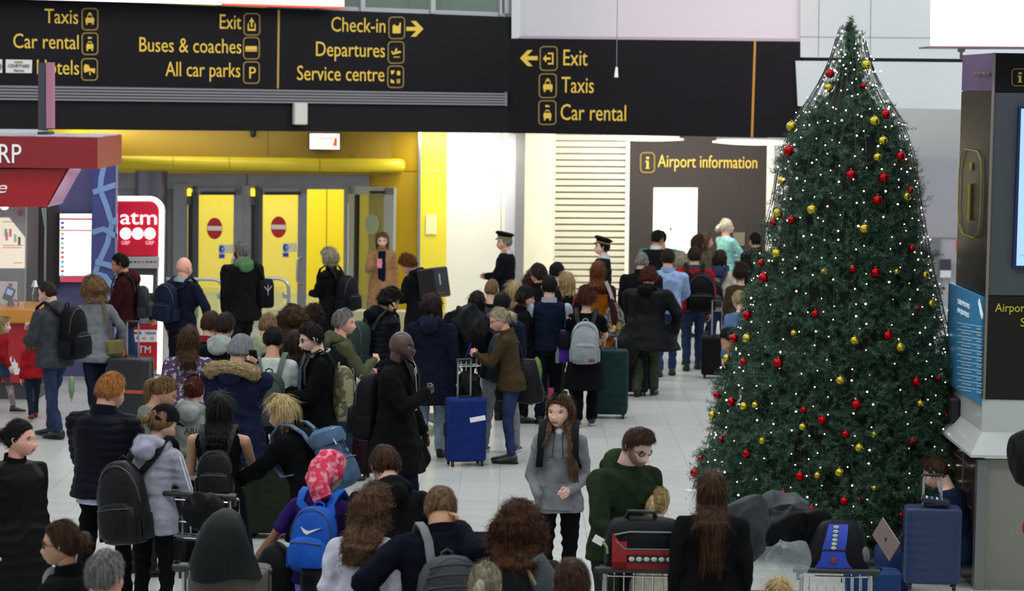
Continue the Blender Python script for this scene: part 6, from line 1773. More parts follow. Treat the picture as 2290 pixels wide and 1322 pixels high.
# fur trim round the hood
fm = MB(); pts = []
for i in range(15):
    q = math.radians(-150 + 300 * i / 14)
    pts.append(m20.U @ V((.20 * math.sin(q), -.10 - .10 * math.cos(q), .845 * 1.80 - .0 - .05 * (1 - math.cos(q)))))
fm.tube(pts, [.03] + [.055] * 13 + [.03], 26)
fo = fm.build('fur_trim', mat('fur', '#6b5d42', .9, color2='#a08c66', nscale=60, thr=(.35, .6)), m20.obj, True)
import bmesh as _bm
_b = _bm.new(); _b.from_mesh(fo.data); _bm.ops.subdivide_edges(_b, edges=_b.edges[:], cuts=1, use_grid_fill=True); _b.to_mesh(fo.data); _b.free()
v, n = mesh_arrays(fo.data); set_co(fo.data, v + n * (sines(v, 3, 160, 7) * .006 + np.random.default_rng(3).uniform(-.004, .012, len(v)))[:, None])
hb_ = MB(); Nf = 1500; rr_ = np.random.default_rng(8)
for i in rr_.integers(0, len(v), Nf):
    d = V(n[i]) + V(rr_.normal(size=3) * .35); p = V(v[i]); s_ = d.orthogonal().normalized() * .0016
    hb_.add([p - s_, p + s_, p + d.normalized() * rr_.uniform(.015, .035)], [(0, 1, 2)])
o = hb_.build('fur_hair', mat('fur', '#6b5d42'), fo); tag(o, kind='stuff')
m21 = person('young man with dark hair and a pale grey hood over a navy jumper', 505, 699, 1.75, 12, 'm', 1.0, 2, 12, 8, 'fair', ('full', 'dark', 0), ('sweater', '#12151e'), None, 1, ('jeans', '#222'), '#111', hood='#9aa39e')
m22 = person('brown-haired boy with a red collar left of the pale grey hood', 472, 696, 1.72, 24, 'm', .95, 0, 8, 10, 'fair', ('short', 'brown', 0), ('sweater', '#141216'), None, 1, ('jeans', '#222'), '#111', collar='#8a2024')
fl_ = mat('floral', '#4c3a55', .85, color2='#a9a6b4', nscale=20, thr=(.53, .57), bump=.2)
w23 = person('woman with long straight brown hair and a purple floral blouse', 424, 729, 1.66, -6, 'f', 1.12, 2, 6, 16, 'fair', ('long', 'brown', .95), ('sweater', '#4c3a55', fl_), None, 1, ('jeans', '#1c2438'), '#111')
w24 = person('woman with a brown-blond ponytail in a sage top looking down to the right', 384, 844, 1.68, 62, 'f', 1.05, 8, 34, 6, 'tan', ('pony', 'lightbrown', .72), ('sweater', '#6a7468'), None, 1, ('jeans', '#222'), '#111', ('phonelow', 'phonelow'), hi=True)
w25 = person('person in a light grey hoodie with dark letters and hair in a bun', 436, 841, 1.62, 8, 'f', 1.05, 5, 14, 0, 'fair', ('bun', 'red', 0), ('hoodie', '#8d9290'), None, 1, ('jeans', '#222'), '#111', ('phonelow', 'phonelow'), hood='#8d9290')
def backtext(P, s, z, size, m, zo=.006, x0=None, sx=1.0):
    cu = bpy.data.curves.new('lettering', 'FONT'); cu.body = s; cu.size = size; cu.extrude = .002; cu.align_x = 'CENTER'; cu.materials.append(m); cu.resolution_u = 2
    o = bpy.data.objects.new('lettering', cu); C.objects.link(o); o.parent = P.obj
    o.matrix_local = P.U @ M4.Translation((x0 or 0, -(.064 * P.h * (P.build ** .7) + P.tb + zo), z)) @ M4.Rotation(math.pi / 2, 4, 'X') @ M4.Diagonal((sx, 1, 1, 1))
    return o
backtext(w25, 'ARIO', .70 * 1.62, .075, plain('#14161c'), .010, .06)
w26 = person('woman in a black baseball cap and pale lilac-grey hoodie with a leather backpack', 375, 905, 1.68, 24, 'f', .98, 4, 20, 26, 'fair', ('pony', 'lightbrown', .12), ('hoodie', '#9a9aa8'), .44, 1, ('slim', '#111215'), '#111', ('phonelow', 'phonelow'), 'stand', hood='#9c9cae', hat='cap', hatcol='#101114')
backpack(w26, 'black leather backpack on the woman in the baseball cap', '#131416', (.38, .60, .22), .57, side=-.10, kind='leather', tilt=-9, roundness=3.4)
for sg in (1,):
    mb = MB(); sgn, S, E, T_, th, hs, pose = w26.ARMS[1]
    for dx in (-.012, .012):
        mb.band([S + V((.058, dx * 1.6, 0)), S.lerp(E, .5) + V((.056, dx * 1.6, 0)), E + V((.05, dx * 1.6, .01))], V((0, 1, 0)), .010, .006)
    mb.build('sleeve_stripe', plain('#e0e0e6'), w26.obj)
m27 = person('ginger-haired man in a navy padded jacket, seen from behind', 255, 831, 1.84, 18, 'm', 1.14, 2, 16, 24, 'pink', ('full', 'ginger', 0), ('puffer', '#10121c'), .475, 1, ('slim', '#0c0d12'), '#111', ('phonelow', 'phonelow'), 'wide')
mb = MB(); mb.loft([[V((rx * 1.84 * math.cos(q), ry * 1.84 * math.sin(q) - .01, z * 1.84)) for q in [2 * math.pi * i / 24 for i in range(24)]] for z, rx, ry in ((.455, .112, .088), (.50, .108, .082))]); mb.build('shirt_tail', cloth('#b6bcd4'), m27.obj, True)
w28 = person('woman with long black hair in a black sleeveless top and skirt', 493, 877, 1.68, 2, 'f', 1.18, 3, 12, 0, 'tan', ('long', 'black', .95), ('tank', '#0e0e10'), .50, 1, ('none', '#111'), '#111', ('phonelow', 'desk'), 'stand')
mb = MB(); mb.loft([[V((rx * 1.68 * math.cos(q), ry * 1.68 * math.sin(q), z * 1.68)) for q in [2 * math.pi * i / 40 for i in range(40)]] for z, rx, ry in ((.18, .17, .15), (.30, .155, .135), (.42, .14, .11), (.50, .13, .092), (.57, .10, .075), (.60, .095, .07))], cap=False); o = mb.build('skirt', cloth('#0f0f11'), w28.obj, True)
v, n = mesh_arrays(o.data); set_co(o.data, v + n * (np.sin(np.arctan2(v[:, 0], v[:, 1]) * 11) * .012 * smst(1.0, .3, v[:, 2]))[:, None])
backpack(w28, 'small plain black backpack on the woman in the sleeveless top', '#17191a', (.27, .34, .12), .645, kind='leather', roundness=3.2, c2='#191b1c')
w29 = person('blond woman in a black fleecy coat bending left with a blue backpack', 622, 881, 1.72, -66, 'f', 1.12, 24, 20, -6, 'pink', ('bob', 'goldblond', .30), ('wool', '#0d0d0f'), .33, 1, ('jeans', '#8fa3b8'), '#111', ('reach', 'side'), 'step', hi=True, bulk=.04)
def denimpack(root, w_, hh, d_):
    mb = MB(); mb.loft(srings([(hh * .72, w_ * .47, d_ * .50, 0, -.02), (hh * .80, w_ * .52, d_ * .56, 0, -.02), (hh * .93, w_ * .48, d_ * .52, 0, -.02), (hh * 1.0, w_ * .3, d_ * .3, 0, -.01)], 3)); o = mb.build('flap', cloth('#4d6580'), root, True); crumple(o, .005, 20)
    mb = MB(); mb.band([V((.03, -d_ * .45, hh * .98)), V((.04, -d_ * .60, hh * .84)), V((.03, -d_ * .64, hh * .5)), V((.03, -d_ * .6, hh * .2))], V((1, 0, 0)), .022, .006); mb.build('leather_strap', cloth('#3a2a26', 'leather'), root)
    mb = MB(); mb.box((.034, -d_ * .655, hh * .55), (.03, .006, .03)); mb.build('buckle', METAL, root)
    mb = MB(); mb.box((-.02, -d_ * .56, hh * .92), (.05, .006, .03)); mb.build('white_label', plain('#c8ccc8'), root)
    mb = MB(); mb.tube([V((-.09, -d_ * .55, hh * .84)), V((-.085, -d_ * .64, hh * .68))], .007, 6); mb.build('cord', plain('#b8bab4'), root)
backpack(w29, 'blue-grey canvas backpack with a flap on the bending blond woman', '#435a74', (.33, .48, .20), .64, kind='wool', logo=denimpack, strapc='#5a7088', c2='#435a74')
# --- centre
m30 = person('bald dark-skinned man in a black overcoat striding right with earphones', 896, 741, 1.84, 106, 'm', 1.2, 2, 2, -4, 'dark', ('bald', 'black', 0), ('wool', '#0e0e0f'), .30, 1, ('loose', '#101526'), '#111', ('downf', ((.02, .155, .70), (1, -.3, -.9), (-.3, .3, 1), 'grip')), 'walk', hi=True, collar='#111112')
h3 = m30.h
mb = MB(); mb.loft([[m30.U @ V((rx * math.cos(q) + .01, .118 + ry * math.sin(q), z)) for q in [2 * math.pi * i / 14 for i in range(14)]] for z, rx, ry in ((.80, .04, .02), (1.1, .045, .035), (1.3, .05, .036), (1.44, .055, .028), (1.52, .05, .01))]); mb.build('shirt_front', cloth('#33301e'), m30.obj, True)
ea = thing_at('earphones', m30.W.copy(), 'white wired earphones hanging from the neck of the striding man', 'earphones')
mb = MB(); mb.tube([m30.HS @ V((-.30, .12, -.1)), m30.HS @ V((-.2, .36, -.42)), m30.U @ V((-.02, .16, .82 * h3)), m30.U @ V((.02, .175, .78 * h3)), m30.U @ V((.0, .185, .70 * h3)), m30.U @ V((.02, .19, .62 * h3))], .0028, 5); mb.tube([m30.U @ V((.02 + .03 * math.cos(q), .17, .80 * h3 + .035 * math.sin(q))) for q in [2 * math.pi * i / 10 for i in range(11)]], .0028, 5); mb.build('cable', plain('#c8c4bc'), ea, True)
mb = MB(); mb.ell(m30.U @ V((.02, .19, .615 * h3)), (.010, .010, .014)); mb.build('ear_bud', plain('#dcdcdc', .3), ea, True)
backpack(m30, 'large black backpack slung behind the striding bald man', '#111214', (.36, .62, .26), .60, side=-.08, kind='nylon', tilt=-8, straps=-1)
st_ = strapline(thing_at('shoulder_strap', m30.W.copy(), 'wide loose black backpack strap pulled across the shoulder of the striding man', 'strap'), [at_world(m30, -.16, -.20, .80 * h3), at_world(m30, -.02, -.02, .872 * h3), at_world(m30, .08, .10, .84 * h3), at_world(m30, .12, .21, .73 * h3)], (m30.Rz @ V((1, .3, .6))), .075, .014, '#16181a')
w31 = person('grey-blond woman in a brown sweater and jeans typing on a phone, facing left', 1110, 688, 1.70, -82, 'f', 1.0, 8, 22, 0, 'pink', ('pony', 'greyblond', .28), ('sweater', '#3f3422'), .46, 1, ('slim', '#2a3558'), '#17171a', (((.02, .21, .71), (.7, -.4, -1), (-.4, .2, 1), 'grip'), ((.03, .20, .70), (.7, -.4, -1), (-.4, .2, 1), 'grip')), 'stand', hi=True, glasses='thin', collar='#4a3d28', vox=.014)
phone(w31, 0, 'phone in a bright blue case held by the woman in brown', '#1d2a8c', (.09, .012, .16), 20, ext=.11)
tb_ = softbag('tote_bag', 'big slouchy black tote bag under the arm of the woman in brown', 'bag', M4.Translation(at_world(w31, .20, -.02, .36 * 1.7)) @ w31.Rz @ M4.Rotation(math.pi / 2, 4, 'Z'), (.50, .46, .16), '#131516', 'leather', 3, ((0, .8, .6), (.04, 1.05, .9), (.25, 1.08, 1.1), (.6, .92, .9), (.9, .72, .5), (1, .62, .25)), .016)
strapline(tb_, [at_world(w31, .20, .10, .60 * 1.7), at_world(w31, .15, .09, .74 * 1.7), at_world(w31, .08, -.01, .862 * 1.7), at_world(w31, .13, -.11, .74 * 1.7), at_world(w31, .2, -.12, .60 * 1.7)], (w31.Rz @ V((1, 0, 0))), .022, .008, '#121314', kind='leather')
m32 = person('person in a navy jacket and light grey sweatpants behind the woman in brown', 1124, 653, 1.78, 14, 'm', 1.05, 2, 10, 4, 'brown', ('short', 'black', 0), ('coat', '#121a2c'), .46, 1, ('sweats', '#80838a'), '#20242a', ('phonelow', 'down'), 'wide')
backpack(m32, 'grey backpack on the person in light grey sweatpants', '#3a3e42', (.32, .56, .24), .60, side=.10, c2='#30343a')
w33 = person('woman with long black hair at the left end of the far queue', 1067, 650, 1.62, 15, 'f', .95, 0, 4, 0, 'tan', ('long', 'black', .8), ('coat', '#1a161c'), None, 1, ('slim', '#1a1216'), '#111', collar='#a03a86')
m34 = person('boy with a shaved head and black shirt in front of the white wall', 1100, 624, 1.72, 12, 'm', .95, 0, 2, 10, 'fair', ('buzz', 'lightbrown', 0), ('tee', '#0d0e10'), None, .5, ('jeans', '#222'), '#111')
backpack(m34, 'flat grey backpack on the boy with the shaved head', '#26292c', (.30, .44, .15), .68, side=-.08)
w35 = person('woman with long straight fair hair in black beside the shaved boy', 1150, 629, 1.68, -12, 'f', 1, 0, 4, 0, 'fair', ('long', 'blond', .62), ('coat', '#0e0f12'), None, 1, ('slim', '#111'), '#111')
w36 = person('woman in a black beret looking right among the far queue', 1176, 640, 1.64, 78, 'f', 1, 0, 6, 0, 'pink', ('bob', 'dark', .25), ('coat', '#0d0d10'), None, 1, ('slim', '#111'), '#111', hat='beanie', hatcol='#131316', hi=True)
m37 = person('older pilot in a peaked cap and dark greatcoat with gold epaulettes facing left', 1131, 520, 1.78, -80, 'm', 1.08, 0, 0, -4, 'pink', ('short', 'grey', 0), ('wool', '#0e1118'), .40, 1, ('slim', '#0e1118'), '#111', ('phonelow', 'down'), 'step', hat='pilot', hi=True, collar='#c2c6cc')
m38 = person('younger pilot in a peaked cap facing left before the louvred shutters', 1352, 532, 1.74, -78, 'm', .98, 0, -6, -4, 'pale', ('short', 'black', 0), ('coat', '#101218'), .45, 1, ('slim', '#0e1118'), '#111', ('down', 'down'), 'step', hat='pilot', hi=True, collar='#c2c6cc')
for P_ in (m37,):
    for sg in (-1, 1):
        mb = MB(); mb.bbox((0, 0, 0), (.11, .05, .015), .005, P_.U @ M4.Translation((sg * .13, 0, .838 * P_.h)) @ M4.Rotation(sg * .35, 4, 'Y')); mb.build('epaulette', mat('gold_braid', '#a98a4a', .4, .5), P_.obj)
    for i in (0, 1):
        sgn, S, E, T_, th, hs, pose = P_.ARMS[i]
        for k in (.82, .88, .94):
            q = E.lerp(T_, k); d = (T_ - E).normalized(); mb = MB(); mb.tube([q - d * .006, q + d * .006], .052, 14); mb.build('sleeve_ring', mat('gold_braid', '#a98a4a', .4, .5), P_.obj)
m39 = person('man with tousled brown hair in the far queue under the pilot', 1205, 588, 1.80, -14, 'm', 1.05, 0, 2, -30, 'pink', ('full', 'dark', 0), ('coat', '#101216'), None, 1, ('jeans', '#222'), '#111', hi=True)
w40 = person('woman with medium brown hair beside the tousled man in the far queue', 1192, 604, 1.68, 10, 'f', 1, 0, 2, 0, 'fair', ('curly', 'brown', .3), ('coat', '#141216'), None, 1, ('jeans', '#222'), '#111')
m41 = person('young man with neat black hair before the louvres', 1247, 586, 1.76, 20, 'm', .98, 0, 14, 12, 'fair', ('short', 'black', 0), ('sweater', '#1a1a1c'), None, 1, ('jeans', '#222'), '#111')
w42 = person('woman with fair bobbed hair and a red bag strap across a black top', 1268, 608, 1.66, -8, 'f', 1.05, 0, 4, 0, 'fair', ('bob', 'blond', .45), ('sweater', '#0f1013'), None, 1, ('jeans', '#222'), '#111')
strapline(thing_at('bag_strap', w42.W.copy(), 'thin red bag strap across the back of the fair-haired woman', 'strap'), [at_world(w42, .10, -.08, .83 * 1.66), at_world(w42, .04, -.145, .72 * 1.66), at_world(w42, -.06, -.145, .62 * 1.66)], (w42.Rz @ V((1, 0, .5))), .018, .006, '#8c2426')
m43 = person('man with thinning dark hair in a navy vest over a grey shirt, back turned', 1229, 616, 1.78, 0, 'm', 1.1, 0, 3, 0, 'fair', ('short', 'black', 0), ('vest', '#10182a'), .485, 1, ('loose', '#10141e'), '#121212', ('downf', 'downf'), 'step', collar='#9aa4b0', bulk=.020)
bp43 = softbag('backpack', 'purple and black child backpack held beside the man in the navy vest', 'backpack', M4.Translation(at_world(m43, .23, -.20, .43 * 1.78)) @ m43.Rz, (.24, .38, .16), '#4a2a86', 'nylon', 2.8)
mb = MB(); mb.loft(srings([(.16, .085, .06, -.03, -.06), (.18, .095, .07, -.03, -.06), (.33, .09, .06, -.03, -.05), (.36, .06, .03, -.03, -.03)], 3)); mb.build('black_pocket', cloth('#15131c', 'nylon'), bp43, True)
wb = thing_at('water_bottle', M4.Translation(at_world(m43, .11, -.22, .42 * 1.78)), 'clear plastic water bottle in the purple backpack side net', 'bottle')
mb = MB(); mb.tube([V((0, 0, 0)), V((0, 0, .12)), V((0, 0, .15)), V((0, 0, .18))], [.03, .03, .015, .013], 12); mb.build('bottle_body', mat('bottle_clear', '#7f908c', .1, alpha=.6), wb, True)
mb = MB(); mb.tube([V((0, 0, .18)), V((0, 0, .195))], .015, 12); mb.build('bottle_cap', plain('#3a6a60'), wb)
w44 = person('woman with short curly brown hair in a black tee with a light grey backpack', 1312, 641, 1.66, 4, 'f', 1.12, 0, 2, 0, 'fair', ('curlyshort', 'red', 0), ('tee', '#0d0d10'), None, .5, ('loose', '#0d0e11'), '#20242a', ('phonelow', 'desk'), 'step')
mb = MB(); mb.loft([[V((rx * 1.66 * math.cos(q), ry * 1.66 * math.sin(q), z * 1.66)) for q in [2 * math.pi * i / 24 for i in range(24)]] for z, rx, ry in ((.27, .15, .13), (.40, .14, .12), (.52, .115, .09))], cap=False); mb.build('tied_jumper', cloth('#0e1014'), w44.obj, True)
def redlab(root, w_, hh, d_):
    mb = MB(); mb.box((w_ * .26, -d_ * .70, hh * .10), (.07, .006, .03)); mb.build('red_label', plain('#6a2a34'), root)
backpack(w44, 'light grey backpack with a small dark red label on the curly-haired woman', '#8a9296', (.34, .50, .20), .615, c2='#848c90', logo=redlab, roundness=3.2, strapc='#26282a')
w45 = person('woman with long auburn hair in a maroon top and mustard pinafore dress', 1337, 584, 1.70, 6, 'f', 1.12, 0, 0, 0, 'fair', ('long', 'auburn', .85), ('sweater', '#321420'), .49, 1, ('none', '#111'), '#2a1a12', ('desk', 'pull'), 'step')
mb = MB(); mb.loft([[V((rx * 1.7 * math.cos(q), ry * 1.7 * math.sin(q), z * 1.7)) for q in [2 * math.pi * i / 32 for i in range(32)]] for z, rx, ry in ((.24, .16, .14), (.38, .145, .12), (.50, .13, .10), (.60, .11, .082), (.70, .115, .085), (.74, .105, .08))], cap=False); o = mb.build('pinafore_dress', cloth('#8a4e10'), w45.obj, True)
tb2 = softbag('tote_bag', 'grey patterned tote bag with a yellow patch carried by the mustard-dress woman', 'bag', M4.Translation(at_world(w45, .24, -.16, .40 * 1.7)) @ w45.Rz, (.30, .46, .12), mat('bag_print', '#3a3632', .9, color2='#8a8478', nscale=30, thr=(.45, .55)), 'wool', 3, ((0, .6, .6), (.06, 1, 1), (.4, 1.05, 1.0), (.75, .8, .7), (1, .25, .3)))
mb = MB(); mb.box((.03, -.066, .17), (.14, .01, .09)); mb.build('yellow_patch', plain('#b09a38', .9), tb2)
strapline(tb2, [at_world(w45, .24, -.16, .66 * 1.7), at_world(w45, .19, -.13, .75 * 1.7), at_world(w45, .12, -.07, .84 * 1.7)], (w45.Rz @ V((1, 0, .3))), .045, .008, '#a8a094')
# --- right part of the queue
m47 = person('man with cropped grey hair in a black coat, back turned', 1436, 564, 1.78, 6, 'm', 1.12, 0, 2, 8, 'fair', ('buzz', 'grey', 0), ('wool', '#0f1014'), .42, 1, ('loose', '#111'), '#111')
w46 = person('woman with dark red curly hair in a large black padded coat and green trousers', 1452, 598, 1.70, 14, 'f', 1.5, 8, 22, -6, 'fair', ('curlyshort', 'red', 0), ('wool', '#0e1012', 'nylon'), .36, 1, ('loose', '#3c4230'), '#0e0e10', ('phonelow', 'side'), 'step', hood='#0d0f11', flare=.28, bulk=.05)
m48 = person('man in a light blue shirt and blue jeans, back turned', 1494, 556, 1.80, 4, 'm', 1.12, 0, 2, 0, 'fair', ('short', 'dark', 0), ('shirt', '#8ea6cc'), .49, 1, ('jeans', '#243a66'), '#3a2a20', ('phonelow', 'desk'), 'step', collar='#8ea6cc', bulk=.02)
m49 = person('dark-haired attendant in black with a pale collar before the lit hatch', 1470, 512, 1.76, 24, 'm', 1.0, 0, 2, 20, 'tan', ('short', 'black', 0), ('sweater', '#14171a'), None, 1, ('slim', '#111'), '#111', collar='#d8cfc8', baseY=39.5)
m49b = person('person in a green top standing behind the dark-haired attendant', 1478, 524, 1.70, 10, 'm', 1.55, 0, 2, 0, 'tan', ('short', 'black', 0), ('tee', '#3f8a62'), None, .5, ('slim', '#111'), '#111', baseY=40.3)
w50 = person('person with wavy fair hair between the blue shirt and the red jacket', 1521, 563, 1.64, 6, 'f', 1, 0, 4, 0, 'fair', ('curly', 'greyblond', .3), ('sweater', '#4a4440'), None, 1, ('slim', '#111'), '#111')
m51 = person('man in a red and black jacket with a large black backpack', 1553, 552, 1.78, 0, 'm', 1.1, 0, 2, -10, 'fair', ('short', 'dark', 0), ('coat', '#8c1420'), .48, 1, ('jeans', '#22304e'), '#111', ('down', 'down'), 'step', collar='#3c4650')
backpack(m51, 'large black backpack on the man in the red and black jacket', '#0e0f12', (.40, .56, .24), .64, side=.08)
w52 = person('woman in a pale fleece with a blue hood and a small black backpack', 1610, 559, 1.68, 8, 'f', 1.1, 0, 2, 10, 'fair', ('bob', 'dark', .2), ('coat', '#b0aa9e'), .47, 1, ('jeans', '#22304e'), '#111', ('down', 'down'), 'step', hood='#2b3152')
backpack(w52, 'small black backpack on the woman in the pale fleece', '#101115', (.26, .36, .16), .62, side=-.05, c2='#3a3a3c')
w53 = person('woman with long fair hair looking right before the dark wall', 1578, 519, 1.70, 70, 'f', 1, 0, 0, 0, 'pink', ('bob', 'lightbrown', .35), ('coat', '#5c5240'), None, 1, ('slim', '#111'), '#111', hi=True)
w53b = person('person with light brown hair half hidden left of the woman looking right', 1560, 524, 1.68, 40, 'f', 1, 0, 0, 0, 'pink', ('bob', 'brown', .35), ('coat', '#4c4638'), None, 1, ('slim', '#111'), '#111')
m54 = person('white-haired man with a ponytail, glasses and mint shirt facing right', 1622, 489, 1.80, 62, 'm', 1.08, 0, -6, 14, 'pink', ('pony', 'white', .16), ('shirt', '#7fb0ae'), .48, 1, ('slim', '#222'), '#111', ('phonelow', 'desk'), 'stand', hi=True, beard='white', glasses='thin')
w55 = person('person with dark curly hair close to the left edge of the tree', 1658, 590, 1.60, 10, 'f', 1, 0, 4, 0, 'fair', ('curlyshort', 'dark', 0), ('sweater', '#3a3222'), None, 1, ('slim', '#222'), '#111')
w56 = person('person in a light denim jacket partly hidden by the tree', 1652, 650, 1.60, -10, 'f', 1.0, 6, 24, 0, 'fair', ('short', 'blond', 0), ('shirt', '#4c6488', 'denim'), .46, 1, ('jeans', '#25304a'), '#222', ('down', 'down'))
m57 = person('dark-coated person bending behind the tree with one arm reaching down', 1622, 790, 1.72, -84, 'm', 1.15, 30, 30, 0, 'tan', ('short', 'black', 0), ('wool', '#0e0f13'), .40, 1, ('slim', '#111'), '#111', (((.06, .38, .46), (1, -.3, .3), (0, 1, 0), 'relax'), 'down'), baseY=24.9)
m58 = person('dark-haired person behind the upper left of the tree at the desk', 1690, 520, 1.74, -30, 'm', 1.1, 0, 2, 0, 'tan', ('short', 'black', 0), ('coat', '#18171a'), None, 1, ('slim', '#111'), '#111')

# --- girl in the middle
g59 = person('girl with long straight brown hair in a grey hoodie and black leggings', 1252, 881, 1.68, 186, 'f', .92, 0, 0, 14, 'fair', ('long', 'midbrown', .0), ('hoodie', '#7b7e82'), .455, 1, ('slim', '#0b0c0f'), '#222', (((.055, .105, .57), (.45, -.9, 0), (-.3, .3, 1), 'grip'), ((.085, .11, .55), (.35, -.9, 0), (-.3, .3, 1), None)), 'step', hood='#7b7e82', hi=True, vox=.010, bulk=.026)
SEED[0] += 1
def longhair(P, side, L, c, w0=.11, n=26):
    """locks falling over a shoulder to the front"""
    r_ = np.random.default_rng(SEED[0]); mb = MB(); HH = P.HH; k = P.h / 1.68
    for i in range(n):
        a = i / (n - 1)
        x0 = side * (.20 + .16 * a); y0 = .10 - .34 * a
        p0 = P.HS @ V((x0 * .55, y0 + .05, .46 - .06 * a)); p1 = P.HS @ V((x0 * 1.18, y0 + .02, .15)); p2 = P.HS @ V((x0 * 1.22, y0 - .0, -.25))
        p3 = P.U @ V((side * (.055 + .055 * a + r_.uniform(-.01, .01)) * k * 1.15, (.02 + .10 * (1 - a)) * k * .9 - .015, .845 * P.h)); p4 = P.U @ V((side * (.085 + .05 * a + r_.uniform(-.012, .012)) * k * 1.05, (.155 - .05 * a) * k, .78 * P.h))
        z5 = .845 * P.h - L * HH * r_.uniform(.75, 1.05); p5 = P.U @ V((side * (.095 + .06 * a + r_.uniform(-.02, .02)) * k, (.155 - .035 * a + r_.uniform(0, .02)) * k, z5))
        pts = [p0, p1, p2, p3, p4, p4.lerp(p5, .5) + V((r_.uniform(-.008, .008), 0, 0)), p5]
        # smooth the lock
        P2 = []
        for j in range(len(pts) - 1):
            a0, a1, a2, a3 = pts[max(j - 1, 0)], pts[j], pts[j + 1], pts[min(j + 2, len(pts) - 1)]
            for t in (0, .33, .66): P2.append(.5 * ((2 * a1) + (a2 - a0) * t + (2 * a0 - 5 * a1 + 4 * a2 - a3) * t * t + (3 * a1 - a0 - 3 * a2 + a3) * t ** 3))
        P2.append(pts[-1]); m_ = len(P2)
        mb.tube(P2, [(.007 + .009 * math.sin(math.pi * min(1, (j + 3) / (m_ + 2)))) * (1 - .55 * (j / m_) ** 3) for j in range(m_)], 7)
    return mb.build('hair_locks', hairmat(*HAIRC[c]), P.obj, True)
longhair(g59, -1, 1.7, 'midbrown', n=34); longhair(g59, 1, .6, 'midbrown', n=24)
mb = MB(); mb.ell(g59.U @ V((0, .058, .826 * 1.68)), (.030, .010, .026)); mb.build('tee_neckline', plain('#c8ccd0', .9), g59.obj, True)
for sg in (-1, 1):
    mb = MB(); mb.tube([g59.U @ V((sg * .030, .075, .825 * 1.68)), g59.U @ V((sg * .034, .135, .79 * 1.68)), g59.U @ V((sg * .040, .155, .735 * 1.68)), g59.U @ V((sg * .045, .155, .715 * 1.68))], .0042, 6); mb.build('drawstring', plain('#16181c'), g59.obj, True)
    mb = MB(); mb.tube([g59.HS @ V((sg * .352, -.01, -.13 + .035 * math.cos(q))) + V((0, .006 * math.sin(q), 0)) for q in [2 * math.pi * i / 8 for i in range(9)]], .0022, 5); mb.build('earring', CHROME, g59.obj)
def fronttext(P, s, x, z, size, c, y=.118):
    cu = bpy.data.curves.new('lettering', 'FONT'); cu.body = s; cu.size = size; cu.extrude = .002; cu.align_x = 'CENTER'; cu.materials.append(plain(c)); cu.resolution_u = 1
    o = bpy.data.objects.new('lettering', cu); C.objects.link(o); o.parent = P.obj
    o.matrix_local = P.U @ M4.Translation((x, y * P.h / 1.68, z)) @ M4.Rotation(math.pi, 4, 'Z') @ M4.Rotation(math.pi / 2, 4, 'X'); return o
for s, x, z in (('WJ CARDS', .085, 1.192), ('NETSER', .085, 1.173), ('TUMOUR TV', -.075, 1.192), ('SCHOOL', -.075, 1.173), ('SCT TC', -.075, 1.155)):
    fronttext(g59, s, x, z, .018, '#2a2c34', .152)
mb = MB(); mb.ell(g59.U @ V((-.075, .150, 1.225)), (.008, .004, .010)); mb.build('badge', plain('#b0482a'), g59.obj)
# kangaroo pocket
mb = MB(); mb.loft([[g59.U @ V((x * w_, .145 + .012 * (1 - x * x), z)) for x in [i / 6 - 1 for i in range(13)]] for w_, z in ((.115, .80), (.12, .86), (.10, .95), (.075, 1.0))], cap=False, closed=False)
mb.build('front_pocket', cloth('#7b7e82'), g59.obj, True)
gb = thing_at('backpack', g59.W @ g59.U @ M4.Translation((0, -.20, .60 * 1.68)), 'dark backpack worn by the girl in the grey hoodie, its straps in view', 'backpack')
mb = MB(); mb.loft(srings([(0, .10, .05, 0, 0), (.03, .14, .07, 0, 0), (.25, .14, .075, 0, 0), (.38, .12, .06, 0, 0), (.42, .06, .03, 0, 0)], 3)); mb.build('pack_body', cloth('#121418', 'nylon'), gb, True)
for sg in (-1, 1):
    k_ = 1.68
    q = [V((sg * .10, -.13, .80 * k_)), V((sg * .125, -.02, .872 * k_)), V((sg * .128, .07, .852 * k_)), V((sg * .13, .142, .80 * k_)), V((sg * .130, .160, .745 * k_)), V((sg * .138, .13, .70 * k_)), V((sg * .15, .06, .67 * k_)), V((sg * .15, -.05, .65 * k_))]
    strapline(gb, [at_world(g59, *p) for p in q], g59.Rz @ V((1, 0, 0)), .052, .016, '#121317')
# --- front row
w60 = person('woman with a pink patterned headscarf and purple tee with a blue backpack', 741, 1004, 1.70, 20, 'f', 1.12, 10, 16, 8, 'brown', (None, 'black', 0), ('tee', '#2f1c5c'), .50, .5, ('jeans', '#7f86d8'), '#111', (((.30, .12, .585), (.1, -.8, -1), (-.3, .3, 1), 'grip'), ((.18, .2, .60), (1, -.5, 0), (-.3, 0, 1), 'grip')), 'stand', hat='scarf')
def bluelogo(root, w_, hh, d_):
    pts = [(-.075, .02), (-.05, -.015), (-.03, -.025), (.07, .025), (-.02, -.002), (-.045, .004)]
    mb = MB(); mb.prism([V((x + .02, -d_ * .56, hh * .62 + z)) for x, z in pts], V((0, .02, 0))); fixn(mb.build('tick_logo', PLW, root))
backpack(w60, 'bright blue backpack with a white tick on the headscarf woman', '#1c4fa8', (.30, .42, .18), .66, logo=bluelogo, c2='#2158b8', side=.05, roundness=3)
pb60 = softbag('bum_bag', 'small black pouch hanging at the hip of the headscarf woman', 'bag', M4.Translation(at_world(w60, .08, -.22, .44 * 1.7)) @ w60.Rz, (.16, .22, .10), '#121316', 'leather', 3)
bd = thing_at('dark_coat', M4.Translation(at_world(w60, -.28, .02, .36 * 1.7)) @ w60.Rz, 'black coat folded over the trolley left of the headscarf woman', 'coat')
